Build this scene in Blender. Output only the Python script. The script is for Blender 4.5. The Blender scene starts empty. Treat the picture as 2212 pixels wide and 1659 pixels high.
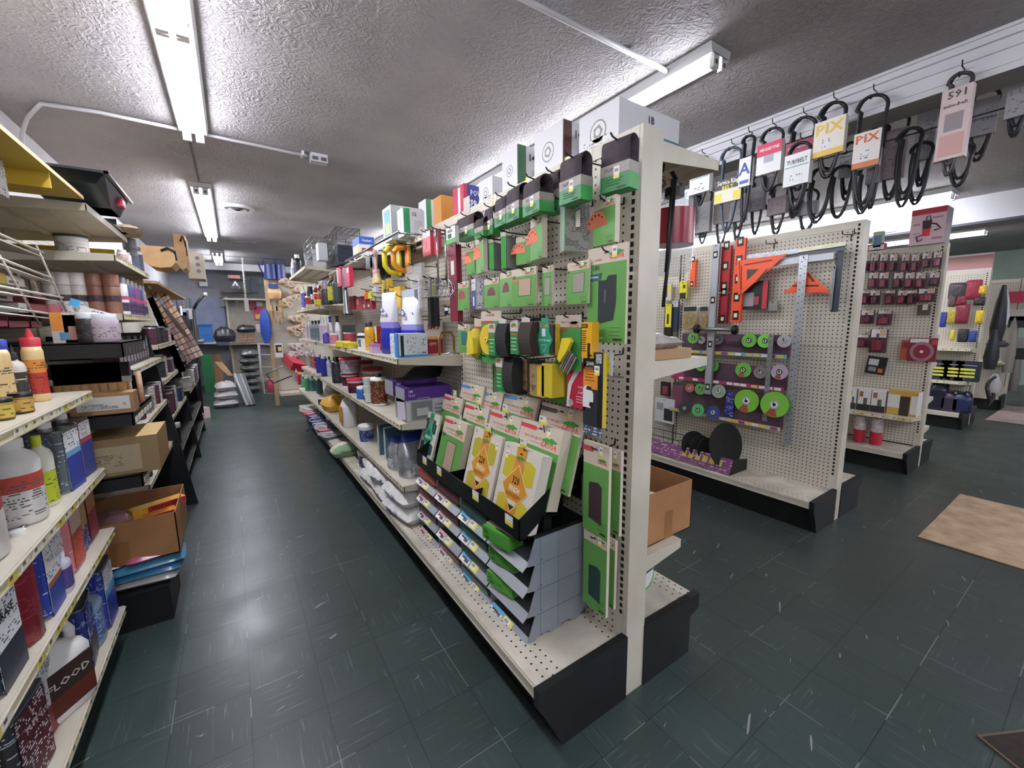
import bpy, math, random
import numpy as np
from mathutils import Matrix, Vector
S = bpy.context.scene
C = S.collection
random.seed(7)
PI = math.pi
# ---------------------------------------------------------------- camera, world, exposure
F_PX = 895.633; YAW = 0.588236; PITCH = -0.148447; ROLL = -0.0112185; EYE = Vector((0, 0, 1.36))
_fw = Vector((math.sin(YAW)*math.cos(PITCH), math.cos(YAW)*math.cos(PITCH), math.sin(PITCH)))
_rt = Vector((math.cos(YAW), -math.sin(YAW), 0)); _up = _rt.cross(_fw)
RT = math.cos(ROLL)*_rt + math.sin(ROLL)*_up
UP = -math.sin(ROLL)*_rt + math.cos(ROLL)*_up
FW = _fw
cam = bpy.data.cameras.new('camera'); camo = bpy.data.objects.new('camera', cam); C.objects.link(camo)
cam.sensor_width = 36; cam.lens = 36*F_PX/2212; cam.clip_start = 0.02; cam.clip_end = 60
m = Matrix((RT, UP, -FW)).transposed().to_4x4(); m.translation = EYE
camo.matrix_world = m
S.camera = camo
w = bpy.data.worlds.new('world'); S.world = w; w.use_nodes = True
w.node_tree.nodes['Background'].inputs[0].default_value = (0.82, 0.84, 1.0, 1)
w.node_tree.nodes['Background'].inputs[1].default_value = 0.30
S.view_settings.view_transform = 'Standard'; S.view_settings.look = 'None'
S.view_settings.exposure = 0.3; S.view_settings.gamma = 1; S.view_settings.use_curve_mapping = False
TUBE_POWER = 42.0

def ray(px, py):
    return RT*((px-1106)/F_PX) - UP*((py-829.5)/F_PX) + FW
def at(px, py, ax, val):
    """where the sight line of a point of the photograph meets the plane axis ax = val"""
    d = ray(px, py); i = 'xyz'.index(ax); t = (val-EYE[i])/d[i]
    return EYE + d*t
def ycol(px, x, z):
    """the y at which the line (x, *, z) passes under column px"""
    k = (px-1106)/F_PX; a = RT - FW*k
    return -(a.x*x + a.z*(z-EYE.z))/a.y
def xcol(px, y, z):
    k = (px-1106)/F_PX; a = RT - FW*k
    return -(a.y*y + a.z*(z-EYE.z))/a.x

# ---------------------------------------------------------------- materials
_M = {}
def srgb(h):
    h = h.lstrip('#'); h = h if len(h) == 6 else ''.join(q*2 for q in h); c = [int(h[i:i+2], 16)/255 for i in (0, 2, 4)]
    return tuple((x/12.92 if x <= .04045 else ((x+.055)/1.055)**2.4) for x in c) + (1,)
def nd(nt, t, **kw):
    n = nt.nodes.new(t)
    for k, v in kw.items(): setattr(n, k, v)
    return n
def mt(col, rough=.55, metal=0, alpha=1, emit=0, trans=0, name=None, spec=None):
    key = (col, rough, metal, alpha, emit, trans)
    if key in _M: return _M[key]
    m = bpy.data.materials.new(name or 'paint_'+col.strip('#')); m.use_nodes = True
    b = m.node_tree.nodes['Principled BSDF']; c = srgb(col)
    b.inputs['Base Color'].default_value = c; b.inputs['Roughness'].default_value = rough
    b.inputs['Metallic'].default_value = metal; b.inputs['Alpha'].default_value = alpha
    if trans: b.inputs['Transmission Weight'].default_value = trans; b.inputs['IOR'].default_value = 1.2
    if emit: b.inputs['Emission Color'].default_value = c; b.inputs['Emission Strength'].default_value = emit
    _M[key] = m; return m
def mathn(nt, op, a, b=None, c=None):
    n = nt.nodes.new('ShaderNodeMath'); n.operation = op
    for i, v in enumerate((a, b, c)):
        if v is None: continue
        if isinstance(v, (int, float)): n.inputs[i].default_value = v
        else: nt.links.new(v, n.inputs[i])
    return n.outputs[0]
def mixc(nt, fac, a, b):
    n = nt.nodes.new('ShaderNodeMix'); n.data_type = 'RGBA'
    nt.links.new(fac, n.inputs[0]) if not isinstance(fac, (int, float)) else setattr(n.inputs[0], 'default_value', fac)
    for i, v in ((6, a), (7, b)):
        if isinstance(v, tuple): n.inputs[i].default_value = v
        else: nt.links.new(v, n.inputs[i])
    return n.outputs[2]
def noise(nt, vec, scale, detail=3, dist=0, rough=.5):
    n = nt.nodes.new('ShaderNodeTexNoise'); n.inputs['Scale'].default_value = scale
    n.inputs['Detail'].default_value = detail; n.inputs['Distortion'].default_value = dist; n.inputs['Roughness'].default_value = rough
    nt.links.new(vec, n.inputs['Vector']); return n.outputs[0]
def base(name, rough=.5, metal=0):
    m = bpy.data.materials.new(name); m.use_nodes = True; nt = m.node_tree
    b = nt.nodes['Principled BSDF']; b.inputs['Roughness'].default_value = rough; b.inputs['Metallic'].default_value = metal
    tc = nt.nodes.new('ShaderNodeTexCoord'); return m, nt, b, tc
def ramp(nt, fac, lo, hi, c0=None, c1=None):
    n = nt.nodes.new('ShaderNodeMapRange'); nt.links.new(fac, n.inputs[0])
    n.inputs[1].default_value = lo; n.inputs[2].default_value = hi
    if c0 is None: return n.outputs[0]
    return mixc(nt, n.outputs[0], c0, c1)
def printed(col, ink, row=.008, dens=.5, rough=.5):
    """packaging print: rows of small dashes of ink, like fine type on a label"""
    key = ('pr', col, ink, row, dens, rough)
    if key in _M: return _M[key]
    m, nt, b, tc = base('print_'+col.strip('#'), rough)
    sp = nt.nodes.new('ShaderNodeSeparateXYZ'); nt.links.new(tc.outputs['Object'], sp.inputs[0])
    z = mathn(nt, 'DIVIDE', sp.outputs[2], row)
    fr = mathn(nt, 'FRACT', z); fl = mathn(nt, 'FLOOR', z)
    on = mathn(nt, 'LESS_THAN', fr, .5)
    xy = mathn(nt, 'ADD', sp.outputs[0], sp.outputs[1])
    cb = nt.nodes.new('ShaderNodeCombineXYZ')
    nt.links.new(mathn(nt, 'MULTIPLY', xy, .9/row), cb.inputs[0]); nt.links.new(mathn(nt, 'MULTIPLY', fl, 7.3), cb.inputs[1])
    n1 = noise(nt, cb.outputs[0], 1.0, 0)
    cb2 = nt.nodes.new('ShaderNodeCombineXYZ')
    nt.links.new(mathn(nt, 'MULTIPLY', xy, 9), cb2.inputs[0]); nt.links.new(mathn(nt, 'MULTIPLY', sp.outputs[2], 16), cb2.inputs[1])
    n2 = noise(nt, cb2.outputs[0], 2.0, 1)
    f = mathn(nt, 'MULTIPLY', on, mathn(nt, 'GREATER_THAN', n1, 1-dens))
    f = mathn(nt, 'MULTIPLY', f, mathn(nt, 'GREATER_THAN', n2, .46))
    nt.links.new(mixc(nt, f, srgb(col), srgb(ink)), b.inputs['Base Color'])
    _M[key] = m; return m
def mottled(name, c0, c1, scale, rough=.6, bump=0, metal=0, coord='Object', detail=4):
    if name in _M: return _M[name]
    m, nt, b, tc = base(name, rough, metal)
    n = noise(nt, tc.outputs[coord], scale, detail)
    nt.links.new(ramp(nt, n, .35, .65, srgb(c0), srgb(c1)), b.inputs['Base Color'])
    if bump:
        bp = nt.nodes.new('ShaderNodeBump'); bp.inputs['Strength'].default_value = bump; bp.inputs['Distance'].default_value = .004
        nt.links.new(n, bp.inputs['Height']); nt.links.new(bp.outputs[0], b.inputs['Normal'])
    _M[name] = m; return m
def pegboard(name, c0, hole='#15120f', rad=.16, ax='y', step=.0254):
    """beige hardboard with round holes one inch apart, in the plane of axis ax and z"""
    if name in _M: return _M[name]
    m, nt, b, tc = base(name, .5)
    sp = nt.nodes.new('ShaderNodeSeparateXYZ'); nt.links.new(tc.outputs['Object'], sp.inputs[0])
    u = sp.outputs['xyz'.index(ax[0])]; v = sp.outputs['xyz'.index(ax[1] if len(ax) > 1 else 'z')]
    def c(q):
        a = mathn(nt, 'SUBTRACT', mathn(nt, 'FRACT', mathn(nt, 'DIVIDE', q, step)), .5)
        return mathn(nt, 'MULTIPLY', a, a)
    d = mathn(nt, 'SQRT', mathn(nt, 'ADD', c(u), c(v)))
    f = mathn(nt, 'LESS_THAN', d, rad)
    n = noise(nt, tc.outputs['Object'], 3, 4)
    c1 = tuple(x*.86 for x in srgb(c0)[:3]) + (1,)
    nt.links.new(mixc(nt, f, ramp(nt, n, .3, .7, srgb(c0), c1), srgb(hole)), b.inputs['Base Color'])
    _M[name] = m; return m

BEIGE = '#cbc5b6'
M_peg = pegboard('pegboard_beige', '#cfc8b8')
M_pegx = pegboard('pegboard_beige_cross', '#cfc8b8', ax='x')
M_deck = pegboard('perforated_deck_beige', '#d2cab9', ax='yx', rad=.13, step=.0254)
M_enamel = mottled('beige_shelf_enamel', '#cfc8b8', '#c2bba9', 6, .42)
M_white_enamel = mottled('white_fixture_enamel', '#e6e6e8', '#dcdcde', 5, .4)
M_kick = mottled('black_kick_plate', '#17181a', '#0e0f10', 12, .45)
M_black = mt('#0f1012', .5); M_blackmetal = mt('#131416', .35, .3)
M_chrome = mt('#b9babd', .22, 1); M_wire = mt('#2a2725', .35, .6); M_steel = mt('#9a9c9f', .35, .9)
M_card = mottled('brown_cardboard', '#a5764c', '#956842', 5, .8)
M_cardin = mottled('pale_cardboard', '#b89468', '#a98459', 5, .8)
M_white = mt('#eeeeec', .45); M_wood = mottled('particle_board', '#b58f63', '#9d7a52', 40, .7)
M_clear = mt('#e8ecef', .12, 0, .22); M_clear2 = mt('#dfe5ea', .15, 0, .35)
M_yellow = mt('#e5d21c', .5)

# ---------------------------------------------------------------- mesh builder
I4 = Matrix.Identity(4)
class MB:
    def __init__(s): s.v = []; s.f = []; s.mi = []; s.sm = []; s.mats = []; s.T = I4
    def add(s, vs, fs, mat, smooth=False):
        o = len(s.v); T = s.T
        s.v += [tuple(T @ Vector(p)) for p in vs]
        mats = mat if isinstance(mat, list) else None
        flip = T.determinant() < 0
        for i, f in enumerate(fs):
            mm = mats[i] if mats else mat
            if mm not in s.mats: s.mats.append(mm)
            s.f.append(tuple(o+j for j in (reversed(f) if flip else f))); s.mi.append(s.mats.index(mm)); s.sm.append(smooth)
    def box(s, x0, y0, z0, x1, y1, z1, mat):
        """mat: one material, or a dict with f/b/l/r/t/d and '*'"""
        vs = [(x, y, z) for z in (z0, z1) for y in (y0, y1) for x in (x0, x1)]
        fs = [(0, 1, 5, 4), (3, 2, 6, 7), (2, 0, 4, 6), (1, 3, 7, 5), (4, 5, 7, 6), (0, 2, 3, 1)]
        if isinstance(mat, dict): mat = [mat.get(k, mat['*']) for k in 'fblrtd']
        s.add(vs, fs, mat); return s
    def cbox(s, c, d, mat): return s.box(c[0]-d[0]/2, c[1]-d[1]/2, c[2]-d[2]/2, c[0]+d[0]/2, c[1]+d[1]/2, c[2]+d[2]/2, mat)
    def loft(s, prof, n=16, e=2.0, cap=True, smooth=True, c=(0, 0)):
        """stack of superellipse rings (rx, ry, z, material of the band above it[, cx, cy])"""
        vs = []; fs = []; ms = []
        for p in prof:
            ox, oy = (p[4], p[5]) if len(p) > 5 else (0, 0)
            for k in range(n):
                a = 2*PI*(k+.5)/n; ca, sa = math.cos(a), math.sin(a)
                vs.append((c[0]+ox+p[0]*math.copysign(abs(ca)**(2/e), ca), c[1]+oy+p[1]*math.copysign(abs(sa)**(2/e), sa), p[2]))
        for i in range(len(prof)-1):
            for k in range(n):
                k2 = (k+1) % n; fs.append((i*n+k, i*n+k2, (i+1)*n+k2, (i+1)*n+k)); ms.append(prof[i][3])
        s.add(vs, fs, ms, smooth)
        if cap:
            L = len(prof)-1
            s.add(vs[:n], [tuple(range(n-1, -1, -1))], prof[0][3]); s.add(vs[L*n:], [tuple(range(n))], prof[-1][3])
        return s
    def cyl(s, r, z0, z1, mat, n=16, c=(0, 0), r2=None):
        r2 = r if r2 is None else r2
        return s.loft([(r, r, z0, mat), (r2, r2, z1, mat)], n, c=c)
    def disc(s, r, y, cx, cz, mat, n=20, h=.002, rx=None):
        """round plate facing -y"""
        rx = rx or r
        P = [(cx+rx*math.cos(2*PI*k/n), cz+r*math.sin(2*PI*k/n)) for k in range(n)]
        return s.prism(P, y, y+h, mat)
    def prism(s, poly, y0, y1, mat, side=None):
        """polygon in x-z (counter-clockwise seen from -y) from y0 (front) to y1"""
        n = len(poly)
        vs = [(p[0], y0, p[1]) for p in poly] + [(p[0], y1, p[1]) for p in poly]
        fs = [tuple(range(n)), tuple(range(2*n-1, n-1, -1))] + [((k+1) % n, k, n+k, n+(k+1) % n) for k in range(n)]
        s.add(vs, fs, [mat, side or mat] + [side or mat]*n); return s
    def tube(s, pts, r, mat, n=6, closed=False, flat=1):
        pts = [Vector(p) for p in pts]; L = len(pts); vs = []; fs = []
        prev = None
        for i, p in enumerate(pts):
            a = pts[i-1] if (i or closed) else p; b = pts[(i+1) % L] if (i < L-1 or closed) else p
            t = (b-a).normalized() if (b-a).length > 1e-9 else Vector((0, 0, 1))
            if prev is None:
                h = Vector((0, 0, 1)) if abs(t.z) < .9 else Vector((1, 0, 0)); u = t.cross(h).normalized()
            else: u = (prev - t*prev.dot(t)).normalized()
            prev = u; v = t.cross(u)
            for k in range(n):
                a_ = 2*PI*k/n; vs.append(tuple(p + u*(r*math.cos(a_)) + v*(r*flat*math.sin(a_))))
        for i in range(L if closed else L-1):
            j = (i+1) % L
            for k in range(n):
                k2 = (k+1) % n; fs.append((i*n+k, i*n+k2, j*n+k2, j*n+k))
        if not closed: fs += [tuple(range(n-1, -1, -1)), tuple((L-1)*n+k for k in range(n))]
        s.add(vs, fs, mat, True); return s
    def sphere(s, c, r, mat, n=10, m_=7):
        prof = []
        for i in range(m_+1):
            a = -PI/2 + PI*i/m_; prof.append((max(1e-4, r[0]*math.cos(a)), max(1e-4, r[1]*math.cos(a)), c[2]+r[2]*math.sin(a), mat))
        return s.loft(prof, n, c=(c[0], c[1]))
    def pillow(s, w, d, h, mat, e=2.6, seed=0, ms=None, nx=14, ny=10, wr=.12):
        """soft filled bag lying flat, centre at the origin, bottom at z=0"""
        rnd = random.Random(seed); ph = [rnd.uniform(0, 6) for _ in range(6)]
        vs = []; fs = []; mats = []
        def hh(a, b):
            k = max(0, (1-abs(a)**e))**.55*max(0, (1-abs(b)**e))**.55
            return k*(1 + wr*math.sin(4*a+ph[0]+3*b)+wr*.7*math.sin(9*b+ph[1]-5*a)+wr*.5*math.sin(13*a+ph[2]))
        for side in (1, 0):
            for j in range(ny+1):
                for i in range(nx+1):
                    a = -1+2*i/nx; b = -1+2*j/ny; k = hh(a, b)
                    ea = a*(1-.05*abs(b)**4); eb = b*(1-.05*abs(a)**4)
                    z = h*.42 + (h*.58*k if side else -h*.42*min(1, k*1.6))
                    vs.append((ea*w/2, eb*d/2, z))
        N = (nx+1)*(ny+1)
        for side in (0, 1):
            for j in range(ny):
                for i in range(nx):
                    q = side*N + j*(nx+1)+i; f = (q, q+1, q+nx+2, q+nx+1)
                    fs.append(f if side == 0 else tuple(reversed(f)))
                    mats.append(ms((i+.5)/nx, (j+.5)/ny, side) if ms else mat)
        s.add(vs, fs, mats, True); return s
    def text(s, txt, h, x, z, y, mat, ax='c', depth=.0004, sx=1.0, bold=0):
        """lettering on a face that looks along -y"""
        vs, fs, wd = glyphs(txt); k = h/.72
        ox = {'c': -wd/2, 'l': 0, 'r': -wd}[ax]
        s.add([(x+(p[0]+ox)*k*sx, y-depth, z+p[1]*k) for p in vs], fs, mat); return s
    def mesh(s, name):
        me = bpy.data.meshes.new(name); me.from_pydata(s.v, [], s.f)
        for mm in s.mats: me.materials.append(mm)
        me.polygons.foreach_set('material_index', s.mi); me.polygons.foreach_set('use_smooth', s.sm); me.update()
        return me
_G = {}
def glyphs(t):
    if t in _G: return _G[t]
    cu = bpy.data.curves.new('t', 'FONT'); cu.body = t; cu.size = 1; cu.resolution_u = 1; cu.offset = .018
    o = bpy.data.objects.new('t', cu); C.objects.link(o)
    dg = bpy.context.evaluated_depsgraph_get(); e = o.evaluated_get(dg); me = e.to_mesh()
    vs = [(v.co.x, v.co.y) for v in me.vertices]; fs = [tuple(p.vertices) for p in me.polygons]
    e.to_mesh_clear(); bpy.data.objects.remove(o); bpy.data.curves.remove(cu)
    wd = max([v[0] for v in vs] + [0]); _G[t] = (vs, fs, wd); return _G[t]

# ---------------------------------------------------------------- scene tree
def nb(): return MB()
class N_:
    """a template: name, MB or mesh, children"""
    def __init__(s, name, mb=None, kids=(), label=None, stuff=False): s.name = name; s.mb = mb; s.kids = list(kids); s.me = None; s.label = label; s.stuff = stuff
    def mesh(s):
        if s.mb is not None and s.me is None: s.me = s.mb.mesh(s.name)
        return s.me
def spawn(t, parent=None, loc=None, rot=None, scale=None):
    o = bpy.data.objects.new(t.name, t.mesh()); C.objects.link(o)
    if parent: o.parent = parent
    if loc is not None: o.location = loc
    if rot is not None: o.rotation_euler = rot if isinstance(rot, (tuple, list)) else (0, 0, rot)
    if scale: o.scale = scale if isinstance(scale, tuple) else (scale,)*3
    if t.label: o['label'] = t.label
    if t.stuff: o['kind'] = 'stuff'
    for k in t.kids: spawn(k, o)
    return o
USED = {}
def place(t, label, cat, loc, rot=0, group=None, scale=None):
    o = spawn(t, None, loc, rot, scale)
    ws = label.split()[:16]
    while ws[-1] in ('a', 'the', 'of', 'with', 'on', 'in', 'and', 'under', 'its', 'from', 'by', 'one', 'to', 'between') and len(ws) == 16 or ws[-1] in ('the', 'of', 'with', 'a', 'and'): ws.pop()
    label = ' '.join(ws).rstrip(',')
    o['label'] = label; o['category'] = cat
    if group: o['group'] = group
    return o
def struct(name, mb):
    o = bpy.data.objects.new(name, mb.mesh(name)); C.objects.link(o); o['kind'] = 'structure'; return o
ORD = ['first', 'second', 'third', 'fourth', 'fifth', 'sixth', 'seventh', 'eighth', 'ninth', 'tenth', 'eleventh', 'twelfth', 'thirteenth', 'fourteenth', 'fifteenth', 'sixteenth', 'seventeenth', 'eighteenth', 'nineteenth', 'twentieth']
def bevel(o, w=.004, seg=2):
    b = o.modifiers.new('b', 'BEVEL'); b.width = w; b.segments = seg; b.limit_method = 'ANGLE'; return o
FL, FR_, FB = -PI/2, PI/2, 0   # facing -x (left faces of the gondolas), facing +x (left unit), facing -y
# ================================================================ the room
def floor_material():
    m, nt, b, tc = base('vinyl_floor_tiles', .3)
    sp = nt.nodes.new('ShaderNodeSeparateXYZ'); nt.links.new(tc.outputs['Object'], sp.inputs[0])
    T = .2286
    u = mathn(nt, 'DIVIDE', mathn(nt, 'ADD', sp.outputs[0], .068), T); v = mathn(nt, 'DIVIDE', mathn(nt, 'SUBTRACT', sp.outputs[1], .093), T)
    fu = mathn(nt, 'FRACT', u); fv = mathn(nt, 'FRACT', v); iu = mathn(nt, 'FLOOR', u); iv = mathn(nt, 'FLOOR', v)
    cell = nt.nodes.new('ShaderNodeCombineXYZ'); nt.links.new(iu, cell.inputs[0]); nt.links.new(iv, cell.inputs[1])
    wn = nt.nodes.new('ShaderNodeTexWhiteNoise'); wn.noise_dimensions = '2D'; nt.links.new(cell.outputs[0], wn.inputs['Vector'])
    par = mathn(nt, 'FLOORED_MODULO', mathn(nt, 'ADD', iu, iv), 2)
    # marbled streaks, turned a quarter on every other tile
    def streak(a, bb, off):
        cb = nt.nodes.new('ShaderNodeCombineXYZ')
        nt.links.new(mathn(nt, 'ADD', mathn(nt, 'MULTIPLY', a, 6), mathn(nt, 'MULTIPLY', wn.outputs[0], 40)), cb.inputs[0]); nt.links.new(mathn(nt, 'MULTIPLY', bb, 120), cb.inputs[1]); cb.inputs[2].default_value = off
        return noise(nt, cb.outputs[0], 1.0, 2, 0)
    X, Y = sp.outputs[0], sp.outputs[1]
    st = nt.nodes.new('ShaderNodeMix'); nt.links.new(par, st.inputs[0]); nt.links.new(streak(X, Y, 0), st.inputs[2]); nt.links.new(streak(Y, X, 3), st.inputs[3])
    s1 = ramp(nt, st.outputs[0], .62, .80); s2 = ramp(nt, st.outputs[0], .40, .22)
    big = noise(nt, tc.outputs['Object'], .55, 3); mid = noise(nt, tc.outputs['Object'], 4, 4)
    c = ramp(nt, big, .35, .65, srgb('#33423f'), srgb('#343b38'))
    c = mixc(nt, mathn(nt, 'MULTIPLY', wn.outputs[0], .35), c, srgb('#41504d'))
    c = mixc(nt, mathn(nt, 'MULTIPLY', s1, .55), c, srgb('#7d918e')); c = mixc(nt, mathn(nt, 'MULTIPLY', s2, .45), c, srgb('#202e2b'))
    # greyer towards the right of the shop
    right = ramp(nt, X, 1.2, 2.8)
    c = mixc(nt, mathn(nt, 'MULTIPLY', right, .55), c, srgb('#3a3b39'))
    # seams: mostly dark, with pale worn stretches
    du = mathn(nt, 'MINIMUM', fu, mathn(nt, 'SUBTRACT', 1, fu)); dv = mathn(nt, 'MINIMUM', fv, mathn(nt, 'SUBTRACT', 1, fv))
    seam = mathn(nt, 'LESS_THAN', mathn(nt, 'MINIMUM', du, dv), .0065)
    sn = noise(nt, tc.outputs['Object'], 2.3, 2)
    pale = mathn(nt, 'GREATER_THAN', sn, .57)
    c = mixc(nt, mathn(nt, 'MULTIPLY', seam, .75), c, mixc(nt, pale, srgb('#0e1614'), srgb('#7d8480')))
    # scuffs
    sc = nt.nodes.new('ShaderNodeCombineXYZ'); nt.links.new(mathn(nt, 'ADD', mathn(nt, 'MULTIPLY', X, 5), mathn(nt, 'MULTIPLY', Y, 3)), sc.inputs[0]); nt.links.new(mathn(nt, 'SUBTRACT', mathn(nt, 'MULTIPLY', Y, 38), mathn(nt, 'MULTIPLY', X, 14)), sc.inputs[1])
    sf = noise(nt, sc.outputs[0], 1, 2); sf = mathn(nt, 'MULTIPLY', mathn(nt, 'GREATER_THAN', sf, .71), mathn(nt, 'GREATER_THAN', mid, .5))
    c = mixc(nt, mathn(nt, 'MULTIPLY', sf, .5), c, srgb('#b3b4aa'))
    nt.links.new(c, b.inputs['Base Color'])
    rr = ramp(nt, mid, .3, .7); nt.links.new(mathn(nt, 'ADD', mathn(nt, 'MULTIPLY', rr, .10), .285), b.inputs['Roughness'])
    bp = nt.nodes.new('ShaderNodeBump'); bp.inputs['Strength'].default_value = .16; bp.inputs['Distance'].default_value = .004
    nt.links.new(mathn(nt, 'SUBTRACT', noise(nt, tc.outputs['Object'], 14, 1), mathn(nt, 'MULTIPLY', seam, .6)), bp.inputs['Height']); nt.links.new(bp.outputs[0], b.inputs['Normal'])
    return m
def ceiling_material():
    m, nt, b, tc = base('stomped_ceiling_plaster', .75)
    n0 = noise(nt, tc.outputs['Object'], 2.2, 2)
    w_ = nt.nodes.new('ShaderNodeTexNoise'); w_.inputs['Scale'].default_value = 17; w_.inputs['Detail'].default_value = 2.5; w_.inputs['Distortion'].default_value = 3.2
    nt.links.new(tc.outputs['Object'], w_.inputs['Vector'])
    r = ramp(nt, w_.outputs[0], .42, .62)
    bp = nt.nodes.new('ShaderNodeBump'); bp.inputs['Strength'].default_value = .75; bp.inputs['Distance'].default_value = .009
    nt.links.new(mathn(nt, 'MULTIPLY', r, ramp(nt, n0, .2, .6)), bp.inputs['Height']); nt.links.new(bp.outputs[0], b.inputs['Normal'])
    nt.links.new(ramp(nt, n0, .3, .7, srgb('#abA8a8'), srgb('#9d9a9a')), b.inputs['Base Color']); return m
M_wall = mottled('painted_wall_white', '#d9d8dc', '#cfced3', 2, .6, .15)
CZ = 2.66
struct('floor', nb().box(-1.2, -4.2, -.05, 13.2, 12.2, 0, floor_material()))
struct('ceiling', nb().box(-1.2, -4.2, CZ, 13.2, 12.2, CZ+.06, ceiling_material()))
struct('wall_left', nb().box(-1.14, -4.2, 0, -1.04, 12.2, CZ, M_wall))
struct('wall_back', nb().box(-1.14, 11.7, 0, 13.2, 11.8, CZ, mottled('back_wall_paint', '#a9a9b0', '#9c9ca4', 3, .6)))
struct('wall_right', nb().box(13, -4.2, 0, 13.1, 12.2, CZ, mottled('green_wall_paint', '#9fb0a2', '#93a597', 2, .6)))
struct('wall_front', nb().box(-1.14, -4.3, 0, 13.2, -4.2, CZ, M_wall))
# ceiling beam faced with white moulding, its grey underside, and the second beam beyond
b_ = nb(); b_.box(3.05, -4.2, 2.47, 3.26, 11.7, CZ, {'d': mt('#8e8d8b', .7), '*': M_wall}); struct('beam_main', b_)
b_ = nb()
for z0, z1, dx in ((2.645, 2.66, .03), (2.615, 2.645, .018), (2.565, 2.580, .012), (2.50, 2.508, .006)): b_.box(3.05-dx, -4.2, z0, 3.05, 11.7, z1, M_wall)
struct('trim_1', b_)
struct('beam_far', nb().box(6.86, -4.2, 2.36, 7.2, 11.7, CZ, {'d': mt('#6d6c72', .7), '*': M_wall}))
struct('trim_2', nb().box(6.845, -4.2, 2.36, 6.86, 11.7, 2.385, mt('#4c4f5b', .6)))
struct('beam_back', nb().box(-1.04, 10.9, 2.52, 3.05, 11.05, CZ, {'f': mt('#f2f2f4', .5), '*': M_wall}))
struct('trim_3', nb().box(-1.04, 9.75, 2.652, 3.05, 9.78, CZ, mt('#6b6a6a', .7)))
# hairline joints in the ceiling plaster
struct('trim_4', nb().box(-.135, 3.66, 2.657, -.122, 4.9, CZ, mt('#5f5e5e', .7)))

# ---------------------------------------------------------------- fluorescent fixtures
M_tube = mt('#f4f6ff', .5, emit=TUBE_POWER, name='lit_tube')
M_fix = mottled('fixture_enamel', '#d8d9dc', '#c9cacd', 4, .45)
def fixture(label, x, y0, y1, group, tubes=(-.034, .034), lens=1.22, dead=(), over=0, w=.17):
    kids = []; L = y1-y0
    hb = nb(); hb.prism([(-w/2, 0), (-w/2+.012, -.045), (w/2-.012, -.045), (w/2, 0)], 0, L, M_fix); kids.append(N_('housing', hb))
    n = max(1, round(L/lens)); st = L/n
    for i in range(n):
        for j, tx in enumerate(tubes):
            if (i, j) in dead: continue
            t = nb(); T = Matrix.Translation((tx, i*st+.03, -.075)) @ Matrix.Rotation(-PI/2, 4, 'X')
            t.T = T; t.cyl(.019, 0, st-.06, M_tube, 12); kids.append(N_('fluorescent_tube', t))
        for y in (i*st, (i+1)*st-.03):
            for tx in tubes:
                s_ = nb().box(tx-.022, y, -.102, tx+.022, y+.022, -.04, M_white_enamel); s_.box(tx-.01, y-.001, -.085, tx+.01, y, -.065, mt('#55565a'))
                kids.append(N_('lamp_holder', s_))
    place(N_('light_fixture', None, kids), label, 'light', (x, y0, CZ), 0, group)
fixture('bare double-tube ceiling fixture above the left aisle, nearest the camera', -.095, 1.16, 3.62, 'fluorescent fixtures')
fixture('bare double-tube ceiling fixture above the left aisle, beside the round vent', -.125, 4.95, 7.6, 'fluorescent fixtures')
fixture('short ceiling fixture at the far end of the left aisle, before the back shelves', -.10, 9.15, 10.5, 'fluorescent fixtures')
fixture('single-tube ceiling fixture over the white boxes, its outer tube missing', 2.08, 1.27, 3.8, 'fluorescent fixtures', tubes=(-.034, .034), dead=((0, 1), (1, 1)))
fixture('long ceiling fixture behind the hanging belts', 6.3, 1.2, 4.9, 'fluorescent fixtures', w=.3)
fixture('ceiling fixture partly hidden by the vacuum box on the far gondola', 9.4, 1.4, 5.1, 'fluorescent fixtures', w=.3)
for x, y in ((-.1, -2.6), (2.1, -3.0), (4.4, -3.4), (6.3, -3.2), (9.4, -3.2), (4.6, 3.0), (2.08, 6.0), (6.3, 7.0), (4.8, 7.2)):  # added fixtures, several behind the camera, put in to light the foreground
    fixture('added double-tube ceiling fixture lighting the foreground and neighbouring aisles', x, y, y+2.44, 'added fixtures for extra light')
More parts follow.
